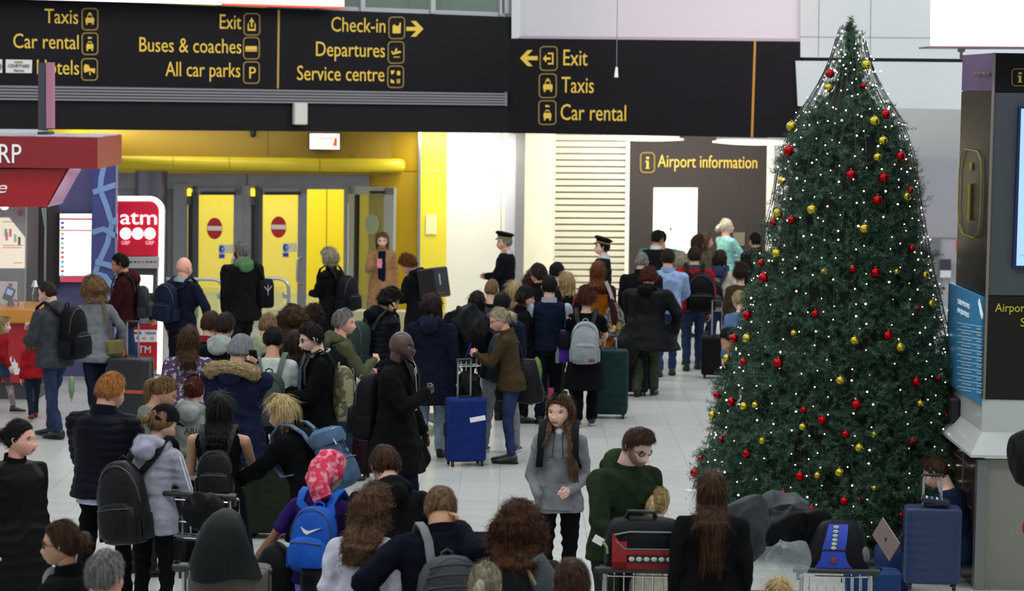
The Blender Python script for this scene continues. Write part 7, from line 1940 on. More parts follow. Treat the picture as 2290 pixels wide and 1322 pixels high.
mb = MB(); mb.loft(srings([(0, .10, .10, 0, 0), (.1, .17, .15, 0, 0), (.3, .16, .14, .02, 0), (.42, .10, .08, .03, 0), (.46, .04, .04, .03, 0)], 2.4, 28)); o = mb.build('folded_cloth', cloth('#0e0f11', 'nylon'), bd, True); crumple(o, .03, 14)
w61 = person('woman with long wavy brown hair over a white fleece, seen from behind', 838, 1084, 1.66, 14, 'f', 1.12, 6, 14, 14, 'fair', ('curly', 'midbrown', 1.25), ('wool', '#c4c4d2'), .42, 1, ('jeans', '#222'), '#111', ('down', 'down'))
m62 = person('man with short brown hair, grey collar and black jacket looking down', 857, 996, 1.78, -8, 'm', 1.0, 12, 30, -10, 'fair', ('short', 'brown', 0), ('coat', '#0f1012'), .44, 1, ('jeans', '#222'), '#111', ('phonelow', 'phonelow'), collar='#3c4244', hood='#101113')
m63 = person('man in a navy jumper with a hand behind his head and a grey backpack', 985, 1088, 1.76, -14, 'm', 1.32, 16, 34, 10, 'tan', ('short', 'lightbrown', 0), ('sweater', '#0d0f1c'), .47, 1, ('loose', '#0e0f14'), '#111', (((.22, .10, .60), (1, -.7, -.4), (0, 1, 0), 'relax'), 'backlow'), 'wide', bulk=.03, collar='#0d0f1c')
def gpack(root, w_, hh, d_):
    for i, z in enumerate((.62, .74, .84)):
        mb = MB(); mb.tube([V((w_ * (.44 - .05 * i) * math.sin(q), -d_ * .28 - d_ * .30 * math.cos(q), hh * (z + .035 * math.cos(q)))) for q in [math.radians(-80 + 160 * j / 12) for j in range(13)]], .008, 6); mb.build('piping', plain('#24272a', .7), root, True)
backpack(m63, 'grey backpack with broad pale straps on the man holding his head', '#3f4345', (.40, .56, .26), .58, c2='#4a4e50', logo=gpack, strapc='#6a6e70', side=-.02)
w64 = person('woman with thick curly red-brown hair in a dark grey top', 1162, 1120, 1.66, 6, 'f', 1.15, 3, 6, 0, 'fair', ('curly', 'darkred', .85), ('sweater', '#2c3032'), None, 1, ('jeans', '#222'), '#111', ('down', 'down'), hw=1.32)
hb64 = softbag('shoulder_bag', 'grey shoulder bag with a pale clasp on the curly red-brown haired woman', 'bag', M4.Translation(at_world(w64, .22, -.12, .69 * 1.66)) @ w64.Rz @ M4.Rotation(-.5, 4, 'Y'), (.16, .26, .09), '#4a5052', 'leather', 3)
mb = MB(); mb.bbox((-.05, -.05, .18), (.02, .012, .12), .004); mb.build('clasp', mat('pale_gold', '#b5a67a', .3, .6), hb64)
c65 = person('fair-haired child at the bottom edge with a small ponytail', 1086, 1256, 1.55, 12, 'f', 1, 0, 4, 0, 'pink', ('pony', 'greyblond', .25), ('coat', '#3a3c40'), None, 1, ('jeans', '#222'), '#111', hr=.150, category='child')
w66 = person('brown-haired person at the bottom edge right of the curly-haired woman', 1280, 1250, 1.68, 4, 'm', 1.05, 0, 4, 0, 'fair', ('short', 'brown', 0), ('coat', '#222428'), None, 1, ('jeans', '#222'), '#111')
m67 = person('grey-haired man at the bottom left edge in a dark jacket', 236, 1230, 1.68, 10, 'm', 1.05, 0, 6, 20, 'pink', ('short', 'grey', 0), ('coat', '#121316'), None, 1, ('jeans', '#222'), '#111')
w68 = person('woman with glasses and tied-back brown hair facing left at the bottom left', 140, 1163, 1.68, -70, 'f', 1.05, 0, 4, -8, 'tan', ('bun', 'brown', 0), ('coat', '#0f1012'), None, 1, ('jeans', '#222'), '#111', ('phonelow', 'phonelow'), glasses='thick', hi=True)
mb = MB(); mb.ell(w68.U @ V((0, .085, .79 * 1.68)), (.06, .06, .08)); mb.build('tee_front', cloth('#8c9094'), w68.obj, True)
w69 = person('woman with dark hair tied back in a long black padded coat walking right', 42, 938, 1.70, 128, 'f', 1.08, 0, 2, -28, 'pink', ('bun', 'black', 0), ('wool', '#101113', 'nylon'), .30, 1, ('jeans', '#8890a8'), '#111', ('down', 'down'), 'step', hi=True, bulk=.042, collar='#0f1012')
# --- front right group
m70 = person('young man with glasses and quiff in a dark green zip sweater looking down', 1440, 956, 1.82, 152, 'm', 1.06, 10, 28, -16, 'pale', ('quiff', 'brown', 0), ('hoodie', '#23301f'), .47, 1, ('loose', '#2a2e26'), '#111', ('down', 'desk'), 'stand', beard='stubble', glasses='thick', hi=True, collar='#26341f', hood='#25331f', hr=.134)
c71 = person('blond child with a ponytail standing among the trolleys', 1472, 1086, 1.36, 14, 'f', 1, 0, 8, 12, 'pink', ('pony', 'goldblond', .42), ('wool', '#b8b4a0'), None, 1, ('jeans', '#222'), '#111', hr=.160, category='child')
g72 = person('girl with very long straight brown hair and black jacket, back turned', 1592, 1054, 1.60, 2, 'f', 1.12, 0, 2, -8, 'fair', ('long', 'brown', 1.95), ('wool', '#111214'), .40, 1, ('jeans', '#222'), '#111', ('down', 'down'), collar='#8a8c94', hr=.140)
c73 = person('small fair-haired child whose head shows at the bottom edge near the tree', 1741, 1296, .98, 6, 'f', 1, 0, 4, 0, 'pink', ('bob', 'goldblond', .2), ('coat', '#3a5a4c'), None, 1, ('jeans', '#222'), '#111', hr=.18, category='child', baseY=None)
p74 = person('brown-haired person sitting on the floor behind the blue suitcase', 2078, 1088, 1.70, -60, 'm', 1.05, 14, 30, 0, 'fair', ('short', 'brown', 0), ('sweater', '#1b2440'), None, 1, ('jeans', '#1c2a52'), '#223', ('lap', 'lap'), sit=True, baseY=20.05, zoff=.17)
p75 = person('person in a dark jacket with red sleeves cut by the right edge', 2440, 950, 1.74, -20, 'm', 1.1, 4, 10, 0, 'fair', ('short', 'dark', 0), ('coat', '#1a1a1e'), None, 1, ('jeans', '#222'), '#111', ('side', 'down'), baseY=17.5)
# ================================================================= THE CHRISTMAS TREE
TY = 21.6
TC = V((D(1876, 1000, TY).x, TY, 0))
TOPX = D(1903, 60, TY).x
def tz(py): return D(1890, py, TY).z
PROF = [(47, .0), (60, .06), (80, .085), (110, .10), (150, .15), (200, .22), (225, .32), (260, .43), (350, .57), (450, .63), (600, .76), (750, .93), (900, 1.06), (1060, 1.22), (1130, 1.26), (1200, 1.20), (1235, 1.0)]
PZ = np.array([tz(p) for p, r in PROF][::-1]); PRr = np.array([r for p, r in PROF][::-1])
def trad(z): return float(np.interp(z, PZ, PRr))
ZT, ZB = PZ[-1], PZ[0]
def taxis(z):
    t = (z - ZB) / (ZT - ZB)
    return V((TC.x + (TOPX - TC.x) * t, TY, z))
tree = empty('christmas_tree', (TC.x, TY, 0), 0, 'tall conical artificial Christmas tree with fairy lights and gold and red baubles', 'tree')
NEEDLE = mat('tree_needles', '#1d3826', .55, color2='#4f765a', nscale=12, thr=(.3, .75))
rt = np.random.default_rng(11)
def build_foliage():
    tips, dirs, lens = [], [], []
    n_b = 3100
    zs = []
    while len(zs) < n_b:
        z = rt.uniform(ZB, ZT); 
        if rt.uniform(0, 1.3) < trad(z) ** 1.2 + .05: zs.append(z)
    P0, D0, L0 = [], [], []
    for z in zs:
        r = trad(z); a = rt.uniform(0, 2 * math.pi)
        if math.cos(a) > .35 and rt.uniform() < .75: a += math.pi  # the far side needs fewer sprays
        ax = taxis(z)
        rr = r * (1 + .0) + rt.normal() * .028 - .05
        dip = .035 * math.sin(z * 9 + a * 3) + .035 * math.sin(z * 17 - a * 6) + .03 * math.sin(z * 31 + a * 11)
        rr += dip * min(1, r)
        out = np.array([math.sin(a), math.cos(a), 0])
        p = np.array([ax.x, ax.y, ax.z]) + out * max(.02, rr)
        up = rt.uniform(-.35, .75)
        main = out + np.array([0, 0, up]); main /= np.linalg.norm(main)
        k = 5 if r > .15 else 4
        for i in range(k):
            d = main + rt.normal(size=3) * .55; d /= np.linalg.norm(d)
            L = rt.uniform(.07, .15) * (1 if r > .3 else .6)
            s = p - main * rt.uniform(.02, .10)
            P0.append(s); D0.append(d); L0.append(L)
    P0, D0, L0 = np.array(P0), np.array(D0), np.array(L0)
    N = len(P0); K = 34
    t = rt.uniform(.05, 1.0, (N, K))
    base = P0[:, None, :] + D0[:, None, :] * (L0[:, None] * t)[..., None]
    rd = rt.normal(size=(N, K, 3)); rd -= (rd * D0[:, None, :]).sum(-1, keepdims=True) * D0[:, None, :]
    rd /= np.linalg.norm(rd, axis=-1, keepdims=True)
    nd = rd * .85 + D0[:, None, :] * .6; nd /= np.linalg.norm(nd, axis=-1, keepdims=True)
    ln = rt.uniform(.028, .048, (N, K))
    sd = np.cross(nd, rt.normal(size=(N, K, 3))); sd /= np.linalg.norm(sd, axis=-1, keepdims=True)
    a = base - sd * .0021; b = base + sd * .0021; c = base + nd * ln[..., None]
    verts = np.stack([a, b, c], 2).reshape(-1, 3) - np.array([TC.x, TY, 0])
    nf = len(verts) // 3
    me = bpy.data.meshes.new('foliage')
    me.vertices.add(len(verts)); me.vertices.foreach_set('co', verts.astype(np.float32).ravel())
    me.loops.add(len(verts)); me.loops.foreach_set('vertex_index', np.arange(len(verts), dtype=np.int32))
    me.polygons.add(nf); me.polygons.foreach_set('loop_start', np.arange(0, nf * 3, 3, dtype=np.int32))
    me.materials.append(NEEDLE); me.update(calc_edges=True)
    o = bpy.data.objects.new('foliage', me); C.objects.link(o); o.parent = tree; tag(o, kind='stuff')
build_foliage()
# dark inner body of branches
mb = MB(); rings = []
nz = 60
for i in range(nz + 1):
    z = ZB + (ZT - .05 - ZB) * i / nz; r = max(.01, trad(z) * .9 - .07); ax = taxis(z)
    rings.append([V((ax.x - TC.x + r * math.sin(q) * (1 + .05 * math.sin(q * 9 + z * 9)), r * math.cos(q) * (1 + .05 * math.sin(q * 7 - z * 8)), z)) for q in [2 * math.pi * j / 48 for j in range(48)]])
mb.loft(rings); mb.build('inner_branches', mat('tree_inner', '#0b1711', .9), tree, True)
mb = MB(); mb.tube([V((0, 0, 0)), V((0, 0, .6))], .07, 12); mb.build('trunk', mat('trunk_brown', '#2c1f16', .9), tree, True)
mb = MB(); mb.tube([V((0, 0, 0)), V((0, 0, .05))], [.5, .48], 20); mb.build('stand', mat('stand_green', '#16301f', .6), tree, True)
# strings of lights from the top to the ground
WIRE = mat('light_wire', '#1b2a22', .6)
BULB = mat('fairy_bulb', '#fff0d8', .3, emit='#fff0dc', es=5.0)
NS = 34
bulbs = []
for i in range(NS):
    a0 = math.pi * 2 * i / NS + rt.uniform(-.05, .05)
    pts = []
    zz = ZT - .05 - rt.uniform(0, .25)
    a = a0; hull = None
    zlist = np.linspace(zz, ZB + .15, 46)
    rs = np.array([trad(z) + .035 for z in zlist])
    # the wires span hollows: take the convex outline of the profile
    for k in range(46):
        lo = [rs[j] for j in range(46)]
    hullr = rs.copy()
    for _ in range(60):
        hullr[1:-1] = np.maximum(hullr[1:-1], .5 * (hullr[:-2] + hullr[2:]) - .004)
    tw = rt.uniform(-.10, .10)
    for k, z in enumerate(zlist):
        ax = taxis(z); aa = a0 + tw * k / 46 + .010 * math.sin(k * .8 + i)
        r = hullr[k] * .97 + .01
        pts.append(V((ax.x - TC.x + r * math.sin(aa), r * math.cos(aa), z)))
    mb = MB(); mb.tube(pts, .0030, 4); mb.build('light_string', WIRE, tree)
    t = rt.uniform(0, .1)
    L = 0
    for k in range(45):
        p, q = pts[k], pts[k + 1]
        seg = (q - p).length
        while t < L + seg:
            w_ = p.lerp(q, (t - L) / seg) + V(rt.normal(size=3) * .016)
            out = V((w_.x, w_.y, 0)).normalized()
            bulbs.append(w_ - out * rt.uniform(-.02, .05))
            t += rt.uniform(.11, .22)
            if w_.y > .1 and rt.uniform() < .6: bulbs.pop()
        L += seg
mb = MB(); mb.ell((0, 0, 0), (.0072, .0072, .0072), None, 8, 5); tmp = mb.build('bulb', BULB); bme = tmp.data; bpy.data.objects.remove(tmp)
front = sorted(range(len(bulbs)), key=lambda i: bulbs[i].y)
seen = [i for i in front if bulbs[i].y < trad(bulbs[i].z) * .15]
rt.shuffle(seen); parts_ = set(seen[:300])
mb = MB()
for i, p in enumerate(bulbs):
    if i in parts_:
        o = bpy.data.objects.new('bulb', bme); C.objects.link(o); o.location = p; o.parent = tree
        s = rt.uniform(.75, 1.35); o.scale = (s, s, s)
    else:
        mb.ell(p, (.0062, .0062, .0062), None, 6, 4)
o = mb.build('fairy_lights', BULB, tree); tag(o, kind='stuff')
# baubles: photograph positions give height and bearing round the cone
def bauble_mesh(nm, m_, gold):
    mb = MB(); mb.ell((0, 0, 0), (1, 1, 1), None, 28, 18); o = mb.build('tmp', m_, smooth=True); me = o.data; bpy.data.objects.remove(o)
    mb = MB(); mb.tube([V((0, 0, .95)), V((0, 0, 1.15))], .2, 10); mb.tube([V((.09 * math.cos(q), 0, 1.22 + .09 * math.sin(q))) for q in [2 * math.pi * i / 8 for i in range(9)]], .02, 5); o = mb.build('tmp', CHROME if False else mat('bauble_cap', '#b8a24a' if gold else '#c9a050', .25, .9)); cap = o.data; bpy.data.objects.remove(o)
    return me, cap
RM = mat('bauble_red', '#a80a16', .16, .85); GM = mat('bauble_gold', '#c2ac3a', .16, .9)
BR, BG = bauble_mesh('r', RM, 0), bauble_mesh('g', GM, 1)
BL = [('g', 1936, 145, 12), ('r', 1856, 165, 10), ('g', 1853, 196, 10), ('r', 1931, 192, 7), ('r', 1980, 256, 12), ('g', 1770, 283, 12), ('g', 1955, 271, 12), ('g', 1974, 315, 11), ('r', 1764, 337, 12),
      ('g', 1962, 352, 10), ('r', 2013, 350, 12), ('r', 1903, 391, 12), ('r', 1976, 398, 12), ('g', 1748, 404, 9), ('g', 2027, 440, 10), ('r', 2036, 427, 9), ('r', 1962, 448, 12), ('g', 1816, 469, 12), ('g', 1740, 477, 11), ('r', 1730, 497, 9), ('r', 1770, 492, 9),
      ('g', 1933, 512, 12), ('g', 1737, 567, 11), ('r', 2039, 556, 9), ('r', 1702, 589, 8), ('g', 1844, 608, 9), ('r', 1907, 602, 8), ('r', 1958, 610, 12), ('r', 1708, 622, 12), ('g', 2069, 616, 9), ('g', 2005, 608, 7), ('g', 2082, 680, 9), ('r', 2051, 690, 7), ('r', 1671, 705, 11), ('r', 1823, 702, 9),
      ('g', 1775, 745, 7), ('r', 1642, 757, 10), ('g', 1671, 757, 11), ('g', 1911, 762, 11), ('r', 1986, 751, 12), ('g', 2013, 777, 12), ('g', 1626, 801, 9), ('r', 1663, 810, 9), ('r', 1740, 812, 12), ('g', 1879, 851, 11), ('r', 2049, 854, 11), ('r', 2099, 846, 8), ('r', 1605, 884, 10), ('r', 1636, 899, 10),
      ('g', 1664, 909, 10), ('g', 1689, 906, 8), ('r', 1797, 917, 8), ('r', 1915, 905, 12), ('g', 2058, 903, 9), ('g', 1594, 929, 10), ('r', 1838, 940, 11), ('g', 1795, 955, 9), ('r', 1891, 972, 10), ('g', 1954, 972, 8), ('r', 1613, 983, 7), ('g', 1705, 986, 9), ('r', 2041, 987, 9), ('g', 1921, 1002, 11), ('r', 1670, 1015, 10),
      ('r', 1567, 1026, 7), ('r', 1554, 1058, 11), ('r', 1789, 1065, 11), ('g', 1828, 1063, 8), ('g', 1877, 1057, 11), ('r', 1751, 1104, 10), ('g', 1955, 1092, 7), ('r', 1888, 1121, 11), ('r', 1815, 1138, 9), ('r', 2015, 1152, 6), ('r', 1921, 1118, 5), ('r', 2119, 930, 9)]
ORD = ['topmost', 'second highest', 'third highest', 'fourth highest', 'fifth highest', 'sixth highest', 'seventh highest', 'eighth highest', 'ninth highest', 'tenth highest']
def ordn(i, n):
    if i < 10: return ORD[i]
    if n - 1 - i < 10: return ['lowest', 'second lowest', 'third lowest', 'fourth lowest', 'fifth lowest', 'sixth lowest', 'seventh lowest', 'eighth lowest', 'ninth lowest', 'tenth lowest'][n - 1 - i]
    s = i + 1; suf = 'th' if 10 < s % 100 < 14 else {1: 'st', 2: 'nd', 3: 'rd'}.get(s % 10, 'th')
    return '%d%s highest' % (s, suf)
cnt = {'r': 0, 'g': 0}; tot = {'r': sum(b[0] == 'r' for b in BL), 'g': sum(b[0] == 'g' for b in BL)}
for kx, px_, py_, pr in sorted(BL, key=lambda b: b[2]):
    z = D(px_, py_, TY - .5).z; x = 0; yy = TY - .4
    for _ in range(4):
        p = D(px_, py_, yy); ax = taxis(p.z); r = trad(p.z) + .03; dx = p.x - ax.x
        yy = TY - math.sqrt(max(0, r * r - dx * dx))
    p = D(px_, py_, yy - .01); R_ = pr / (F / p.y)
    nm = 'red' if kx == 'r' else 'gold'
    side = (px_ - (1903 - (py_ - 47) * .027)) / max(20, trad(p.z) * 256)
    sd = 'by the left edge' if side < -.72 else ('left of centre' if side < -.2 else ('near the middle' if side < .25 else ('right of centre' if side < .75 else 'by the right edge')))
    lab = '%s shiny %s bauble on the tree, %s' % (ordn(cnt[kx], tot[kx]), nm, sd)
    cnt[kx] += 1
    o = bpy.data.objects.new('bauble', (BR if kx == 'r' else BG)[0]); C.objects.link(o); o.location = p; o.scale = (R_, R_, R_)
    tag(o, lab, 'bauble', '%s baubles on the Christmas tree' % nm)
    o2 = bpy.data.objects.new('bauble_cap', (BR if kx == 'r' else BG)[1]); C.objects.link(o2); o2.parent = o

# ================================================================= LUGGAGE AND TROLLEYS
# beside the tree
sb_ = suitcase('blue hard-shell suitcase with ribbed front standing by the kiosk', 2081, 1322, (.445, .60, .25), '#1f3358', 4, True, .24)
sb_.location = V((D(2081, 1316, 19.2).x, 19.2, 0)); sb_.location.z = max(0.0, D(2081, 1316, 19.2).z)
bl = sb_.location
plinth_ = None
bk_ = empty('book', (bl.x + .01, bl.y - .03, bl.z + .055 + .60 + .03), -.15, 'dark blue paperback lying on top of the blue suitcase', 'book')
mb = MB(); mb.bbox((0, 0, .022), (.22, .15, .036), .003, M4.Rotation(.12, 4, 'Y')); mb.build('cover', plain('#121a30', .4), bk_)
mb = MB(); mb.box((-.003, .003, .022), (.214, .150, .028), M4.Rotation(.12, 4, 'Y')); mb.build('pages', plain('#c8c2b0'), bk_)
for i, x in enumerate((-.07, -.03, .01, .05)):
    mb = MB(); mb.box((x, -.0, .0415), (.014, .11, .002), M4.Rotation(.12, 4, 'Y')); mb.build('cover_print', plain(('#d8dce4', '#6a8ab8', '#d8dce4', '#4a6a98')[i]), bk_)
# trolley with the blue and black bag
t1 = trolley('luggage trolley carrying the blue and black bag before the tree', D(1870, 1276, 17.6), 4)
t1.location.z = D(1870, 1276, 17.6).z - 1.03
tpz = t1.location.z + 1.05
rb = softbag('travel_bag', 'black bag with a bright blue panel and pale buttons on the trolley', 'bag', M4.Translation((t1.location.x + .03, t1.location.y + .12, tpz - .03)) @ M4.Rotation(-.05, 4, 'Z'), (.44, .35, .32), '#15171a', 'nylon', 3.2, ((0, .85, .75), (.06, 1, 1), (.35, 1.0, 1.02), (.65, .88, .85), (.85, .74, .62), (.96, .55, .40), (1, .3, .2)), .010)
def bagpt(x, t, off=.004, s=(.44, .35, .32)):
    yy = -np.interp(t, [0, .06, .35, .65, .85, .96, 1], [.75, 1, 1.02, .85, .62, .40, .2]) * s[2] / 2
    return V((x, yy - off, t * s[1]))
mb = MB()
mb.loft([[bagpt(x * w_ - .05, t, .010) for x in [i / 4 - 1 for i in range(9)]] for w_, t in ((.14, .10), (.12, .16), (.095, .28), (.082, .45))], cap=False, closed=False)
mb.loft([[bagpt(x * w_ - .05 + sh, t, .010) for x in [i / 4 - 1 for i in range(9)]] for w_, t, sh in ((.085, .48, 0), (.08, .65, .015), (.075, .85, .03), (.07, .97, .04))], cap=False, closed=False)
mb.build('blue_panel', mat('bag_blue', '#1f3ca8', .7), rb, True)
mb = MB(); mb.band([bagpt(-.14, .47, .014), bagpt(.04, .47, .014)], V((0, 0, 1)), .012, .004); mb.build('panel_piping', plain('#0c0c10'), rb)
for i, t in enumerate((.52, .60, .68, .76, .84, .92)):
    mb = MB(); c_ = bagpt(-.05 + .004 * i, t, .018); mb.ell(c_, (.020, .008, .013)); mb.build('pale_button', plain('#b9c0a8', .5), rb, True)
mb = MB(); mb.ell(bagpt(-.05, .27, .02), (.024, .006, .022)); mb.build('round_badge', plain('#7a2a24', .4), rb, True)
mb = MB(); mb.ell((.17, -.09, .12), (.05, .05, .07)); mb.build('grey_mesh_pocket', plain('#5a5e60', .8), rb, True)
lt = empty('laptop', D(1972, 1222, 18.3), -1.05, 'pinkish silver laptop standing open behind the black and blue bag', 'laptop')
mb = MB(); mb.bbox((0, 0, .0), (.27, .010, .20), .004, M4.Rotation(math.radians(38), 4, 'Y') @ M4.Translation((-.0, 0, .08))); mb.build('lid', mat('laptop_rose', '#8c7a76', .35, .4), lt)
mb = MB(); mb.ell((0, 0, 0), (.014, .003, .018), M4.Rotation(math.radians(38), 4, 'Y') @ M4.Translation((0, -.007, .08))); mb.build('lid_logo', plain('#3c3434', .3), lt, True)
bb = softbag('travel_bag', 'blue soft bag between the laptop and the blue suitcase', 'bag', M4.Translation(D(1990, 1322, 19.6)), (.30, .36, .25), '#1c2a52', 'nylon', 2.8)
bb2 = suitcase('blue suitcase lying low behind the trolley by the tree', 1960, 1322, (.42, .16, .30), '#23406e', 0, False, 0, wheels=False, ribs=False); bb2.location = D(1950, 1322, 18.6)
# trolley with the red bag
t2 = trolley('luggage trolley carrying the red and black bag beside the man in green', D(1440, 1272, 15.6), 2)
t2.location.z = D(1440, 1274, 15.6).z - 1.03
tz2 = t2.location.z + 1.045
rd = softbag('travel_bag', 'red and black bag with pale buttons lying on the trolley', 'bag', M4.Translation((t2.location.x - .0, t2.location.y + .10, tz2 - .02)), (.50, .33, .34), '#141518', 'nylon', 4, ((0, .9, .8), (.08, 1, 1), (.5, 1, 1), (.8, .93, .85), (.95, .8, .55), (1, .5, .2)), .006)
def rpt(x, t, off=.01):
    yy = -np.interp(t, [0, .08, .5, .8, .95, 1], [.8, 1, 1, .85, .55, .2]) * .17
    return V((x, yy - off, t * .33))
mb = MB(); mb.loft([[rpt(-.21 + .39 * i / 8, t) for i in range(9)] for t in (.06, .2)], cap=False, closed=False); mb.loft([[rpt(x, t) for x, t in zip([-.21 + .39 * i / 8 for i in range(9)], [.44 + (.32 if i == 0 else .16 if i == 1 else .03 if i == 2 else 0) for i in range(9)])], [rpt(-.21 + .39 * i / 8, .34) for i in range(9)]], cap=False, closed=False); mb.loft([[rpt(x, t) for t in (.06, .2, .4, .6)] for x in (-.21, -.17, -.12, -.115)], cap=False, closed=False)
mb.build('red_panel', mat('bag_red', '#8e1218', .7), rd, True)
mb = MB(); mb.band([rpt(-.105, .27, .014), rpt(.18, .27, .014)], V((0, 0, 1)), .052, .006); mb.build('dark_band', plain('#17181c'), rd)
for i in range(6):
    mb = MB(); mb.ell(rpt(-.085 + .048 * i, .27, .022), (.020, .007, .015)); mb.build('pale_button', plain('#b9c0a8', .5), rd, True)
mb = MB(); mb.tube([rpt(-.2, .72, .004), rpt(-.1, .78, .004), rpt(.2, .78, .004)], .006, 5); mb.tube([rpt(-.19, .62, .008), rpt(-.13, .46, .008), rpt(.18, .46, .008)], .004, 5); mb.build('zip', plain('#70787c', .4), rd, True)
mb = MB(); mb.tube([V((-.12, 0, .31)), V((-.1, -.04, .37)), V((.06, -.04, .37)), V((.08, 0, .31))], .016, 8); mb.build('grab_handle', BLACKP, rd, True)
tg = empty('luggage_tag', V((rd.location.x - .27, rd.location.y - .12, rd.location.z + .18)), 0, 'white paper luggage tag hanging from the red and black bag', 'tag')
mb = MB(); mb.bbox((-.03, 0, 0), (.07, .006, .05), .002, M4.Rotation(.5, 4, 'Y')); mb.build('label_paper', PLW, tg)
mb = MB(); mb.tube([V((0, 0, .01)), V((.03, .0, -.03)), V((.035, 0, -.07))], .008, 5); mb.build('tag_loop', plain('#9ab070'), tg)
for x, z in ((.33, .84), (.30, .58)): pass
# coat heap and plastic sack between girl and tree
def heap(name, label, cat, p, size, c, seed, amp=.06, kind='nylon', yaw=0):
    r_ = thing_at(name, M4.Translation(p) @ M4.Rotation(yaw, 4, 'Z'), label, cat)
    mb = MB(); mb.ell((0, 0, size[2] / 2), (size[0] / 2, size[1] / 2, size[2] / 2), None, 90, 54)
    o = mb.build('cloth_folds', cloth(c, kind) if isinstance(c, str) else c, r_, True)
    v, n = mesh_arrays(o.data); d = -np.abs(sines(v, seed, 8, 4)) * amp * 1.1 - np.abs(sines(v, seed + 1, 17, 5, .5)) * amp * .55 + (1 - np.minimum(1, np.abs(sines(v, seed + 2, 13, 5, .6)) * 1.4)) ** 2 * amp * .45 + sines(v, seed + 3, 40, 5) * amp * .06
    set_co(o.data, v + n * d[:, None]); return r_
heap('coat', 'grey lined black coat heaped on luggage left of the tree foot', 'coat', D(1735, 1200, 18.3), (.62, .40, .34), '#4a4f52', 31, .06, yaw=.2)
heap('coat', 'black coat draped over the pile under the grey lined coat', 'coat', D(1768, 1262, 18.0), (.62, .44, .50), '#131416', 41, .07)
heap('coat', 'grey padded coat beside the long-haired girl', 'coat', D(1672, 1262, 16.8), (.36, .34, .52), '#3a3e41', 51, .06)
PLAS = mat('clear_plastic', '#b8c2c4', .12, alpha=.22, bump=.8, bscale=14)
heap('plastic_sack', 'crumpled clear plastic sack lying in front of the coat heap', 'sack', D(1745, 1330, 17.2), (.42, .30, .46), PLAS, 61, .06)
gbx = wbox('green_mat', D(1650, 1322, 18.3).x, D(1830, 1322, 18.3).x, 17.9, 19.4, .0, .02, mat('green_felt', '#1d5a3c', .9)); tag(gbx, 'green felt ground cloth at the foot of the tree', 'mat')
pc_ = empty('paper_cup', D(1548, 1128, 20.3), 0, 'white paper bag cup standing left of the tree foot', 'cup')
mb = MB(); mb.loft(srings([(0, .045, .045, 0, 0), (.12, .055, .055, 0, 0)], 2.2, 16)); mb.build('cup_body', PLW, pc_, True)
mb = MB(); mb.tube([V((0, 0, .12)), V((.02, 0, .22))], .003, 5); mb.build('straw', plain('#30343a'), pc_)
# back of the hall luggage
suitcase('large navy blue suitcase beside the pale jeans', 1040, 1040, (.42, .66, .30), '#172a66', -14, False, .40)
tg = empty('luggage_tag', D(1064, 938, 25.0), 0, 'white airline tag on the large navy blue suitcase', 'tag')
mb = MB(); mb.bbox((.02, 0, 0), (.16, .004, .05), .002, M4.Rotation(-.2, 4, 'Y')); mb.build('label_paper', PLW, tg)
suitcase('large dark green suitcase beside the curly-haired woman', 1362, 934, (.44, .78, .30), '#17302e', 2, False, .16)
suitcase('black suitcase behind the dark green suitcase', 1415, 884, (.40, .58, .26), '#141518', 0, False, .45)
suitcase('dark burgundy suitcase behind the striding bald man', 792, 1068, (.36, .52, .24), '#2a1420', 10, False, .35)
suitcase('black suitcase with a long handle near the blue jeans', 1600, 846, (.40, .52, .26), '#121214', 8, False, .5)
suitcase('small black suitcase on the floor left of the green trousers', 1432, 868, (.34, .44, .22), '#111214', -12, False, .3)
suitcase('dark green suitcase standing behind the black-skirted woman', 600, 1200, (.46, .72, .32), '#20261c', 0, False, 0)
suitcase('grey-brown suitcase lying on a trolley at the bottom edge', 512, 1322, (.46, .34, .50), '#5c5852', 6, False, 0, wheels=False, ribs=False).location = D(514, 1395, 14.8)
t3 = trolley('luggage trolley under the grey-brown suitcase', D(500, 1322, 14.9), 8); t3.location.z = 0
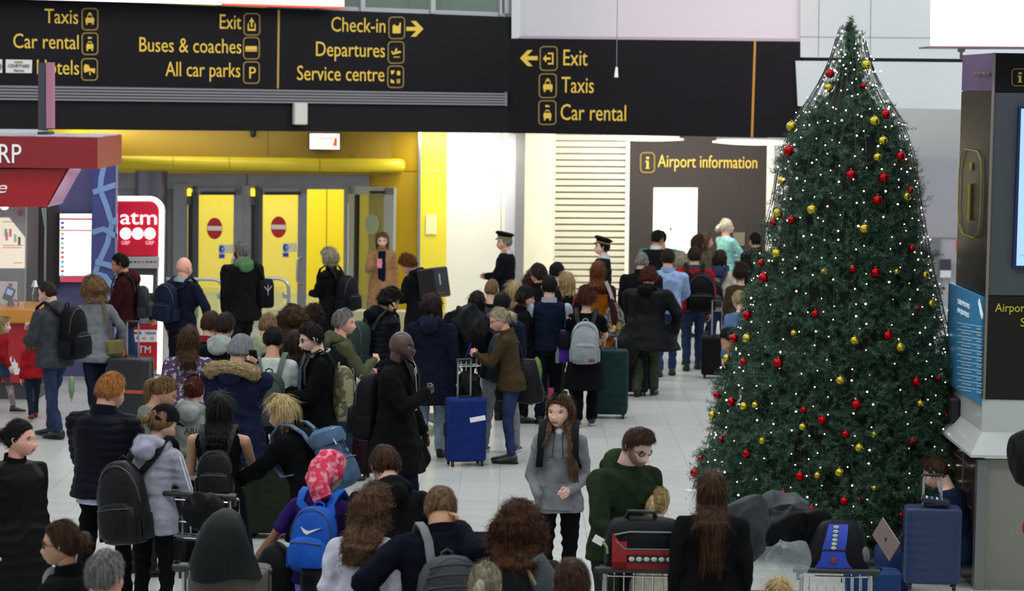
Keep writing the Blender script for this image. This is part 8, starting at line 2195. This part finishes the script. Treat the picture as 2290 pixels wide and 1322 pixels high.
t4 = trolley('luggage trolley between the woman in the cap and the sleeveless woman', D(440, 1230, 17.6), 14); t4.location.z = 0
t5 = trolley('luggage trolley with clutter behind the brown sweater woman', G(1030, 980, 0), -20)
softbag('coat', 'dark coat draped over the grey-brown suitcase', 'coat', M4.Translation(D(508, 1290, 14.6)), (.36, .38, .34), '#1d2122', 'nylon', 2.4, ((0, 1.15, 1.0), (.25, 1.05, .98), (.55, .95, .9), (.8, .78, .75), (.95, .45, .5), (1, .2, .2)), .035)
heap('travel_bag', 'black holdall on the trolley behind the sleeveless woman', 'bag', D(455, 1190, 17.4), (.36, .34, .32), '#121315', 81, .03)
heap('coat', 'black coats piled on a trolley between the navy coat and brown sweater', 'coat', D(1040, 812, 26.6), (.56, .5, .66), '#121518', 91, .06)
heap('travel_bag', 'olive and black bag under the piled black coats', 'bag', D(1045, 930, 26.4), (.34, .4, .5), '#17181a', 95, .04)
heap('travel_bag', 'dark holdall hanging beside the woman in the red curly hair', 'bag', D(1400, 830, 31.8), (.4, .34, .5), '#121316', 97, .03)
heap('carrier_bag', 'green carrier bag hanging beside the man in the navy vest', 'bag', D(1199, 885, 28.6), (.16, .2, .48), '#5b7a3a', 99, .02)
heap('carrier_bag', 'pale green carrier bag behind the man in the grey jacket', 'bag', D(160, 905, 28.5), (.12, .15, .34), '#7a967c', 101, .02)
pk2 = quadobj('pink_folder', Plane(1100, 28.9, 1400, 28.9), [(1226, 868), (1238, 868), (1240, 925), (1228, 925)], plain('#a8305a'), .03, 0); tag(pk2, 'bright pink folder glimpsed between the legs of the vest man', 'folder')
rgt = heap('travel_bag', 'black bag hanging at the right edge in front of the kiosk', 'bag', D(2292, 1092, 17.2), (.30, .30, .42), '#141517', 103, .03)
ro = heap('sleeve', 'orange-red cloth bundle at the right edge below the black bag', 'cloth', D(2306, 1206, 17.0), (.16, .16, .17), '#8a2c1c', 105, .01, 'wool')
hb = heap('handbag', 'black bag with strap carried low by the striding bald man', 'bag', D(950, 1056, 22.0), (.12, .16, .26), '#0d0d0e', 107, .02)
bake_all()
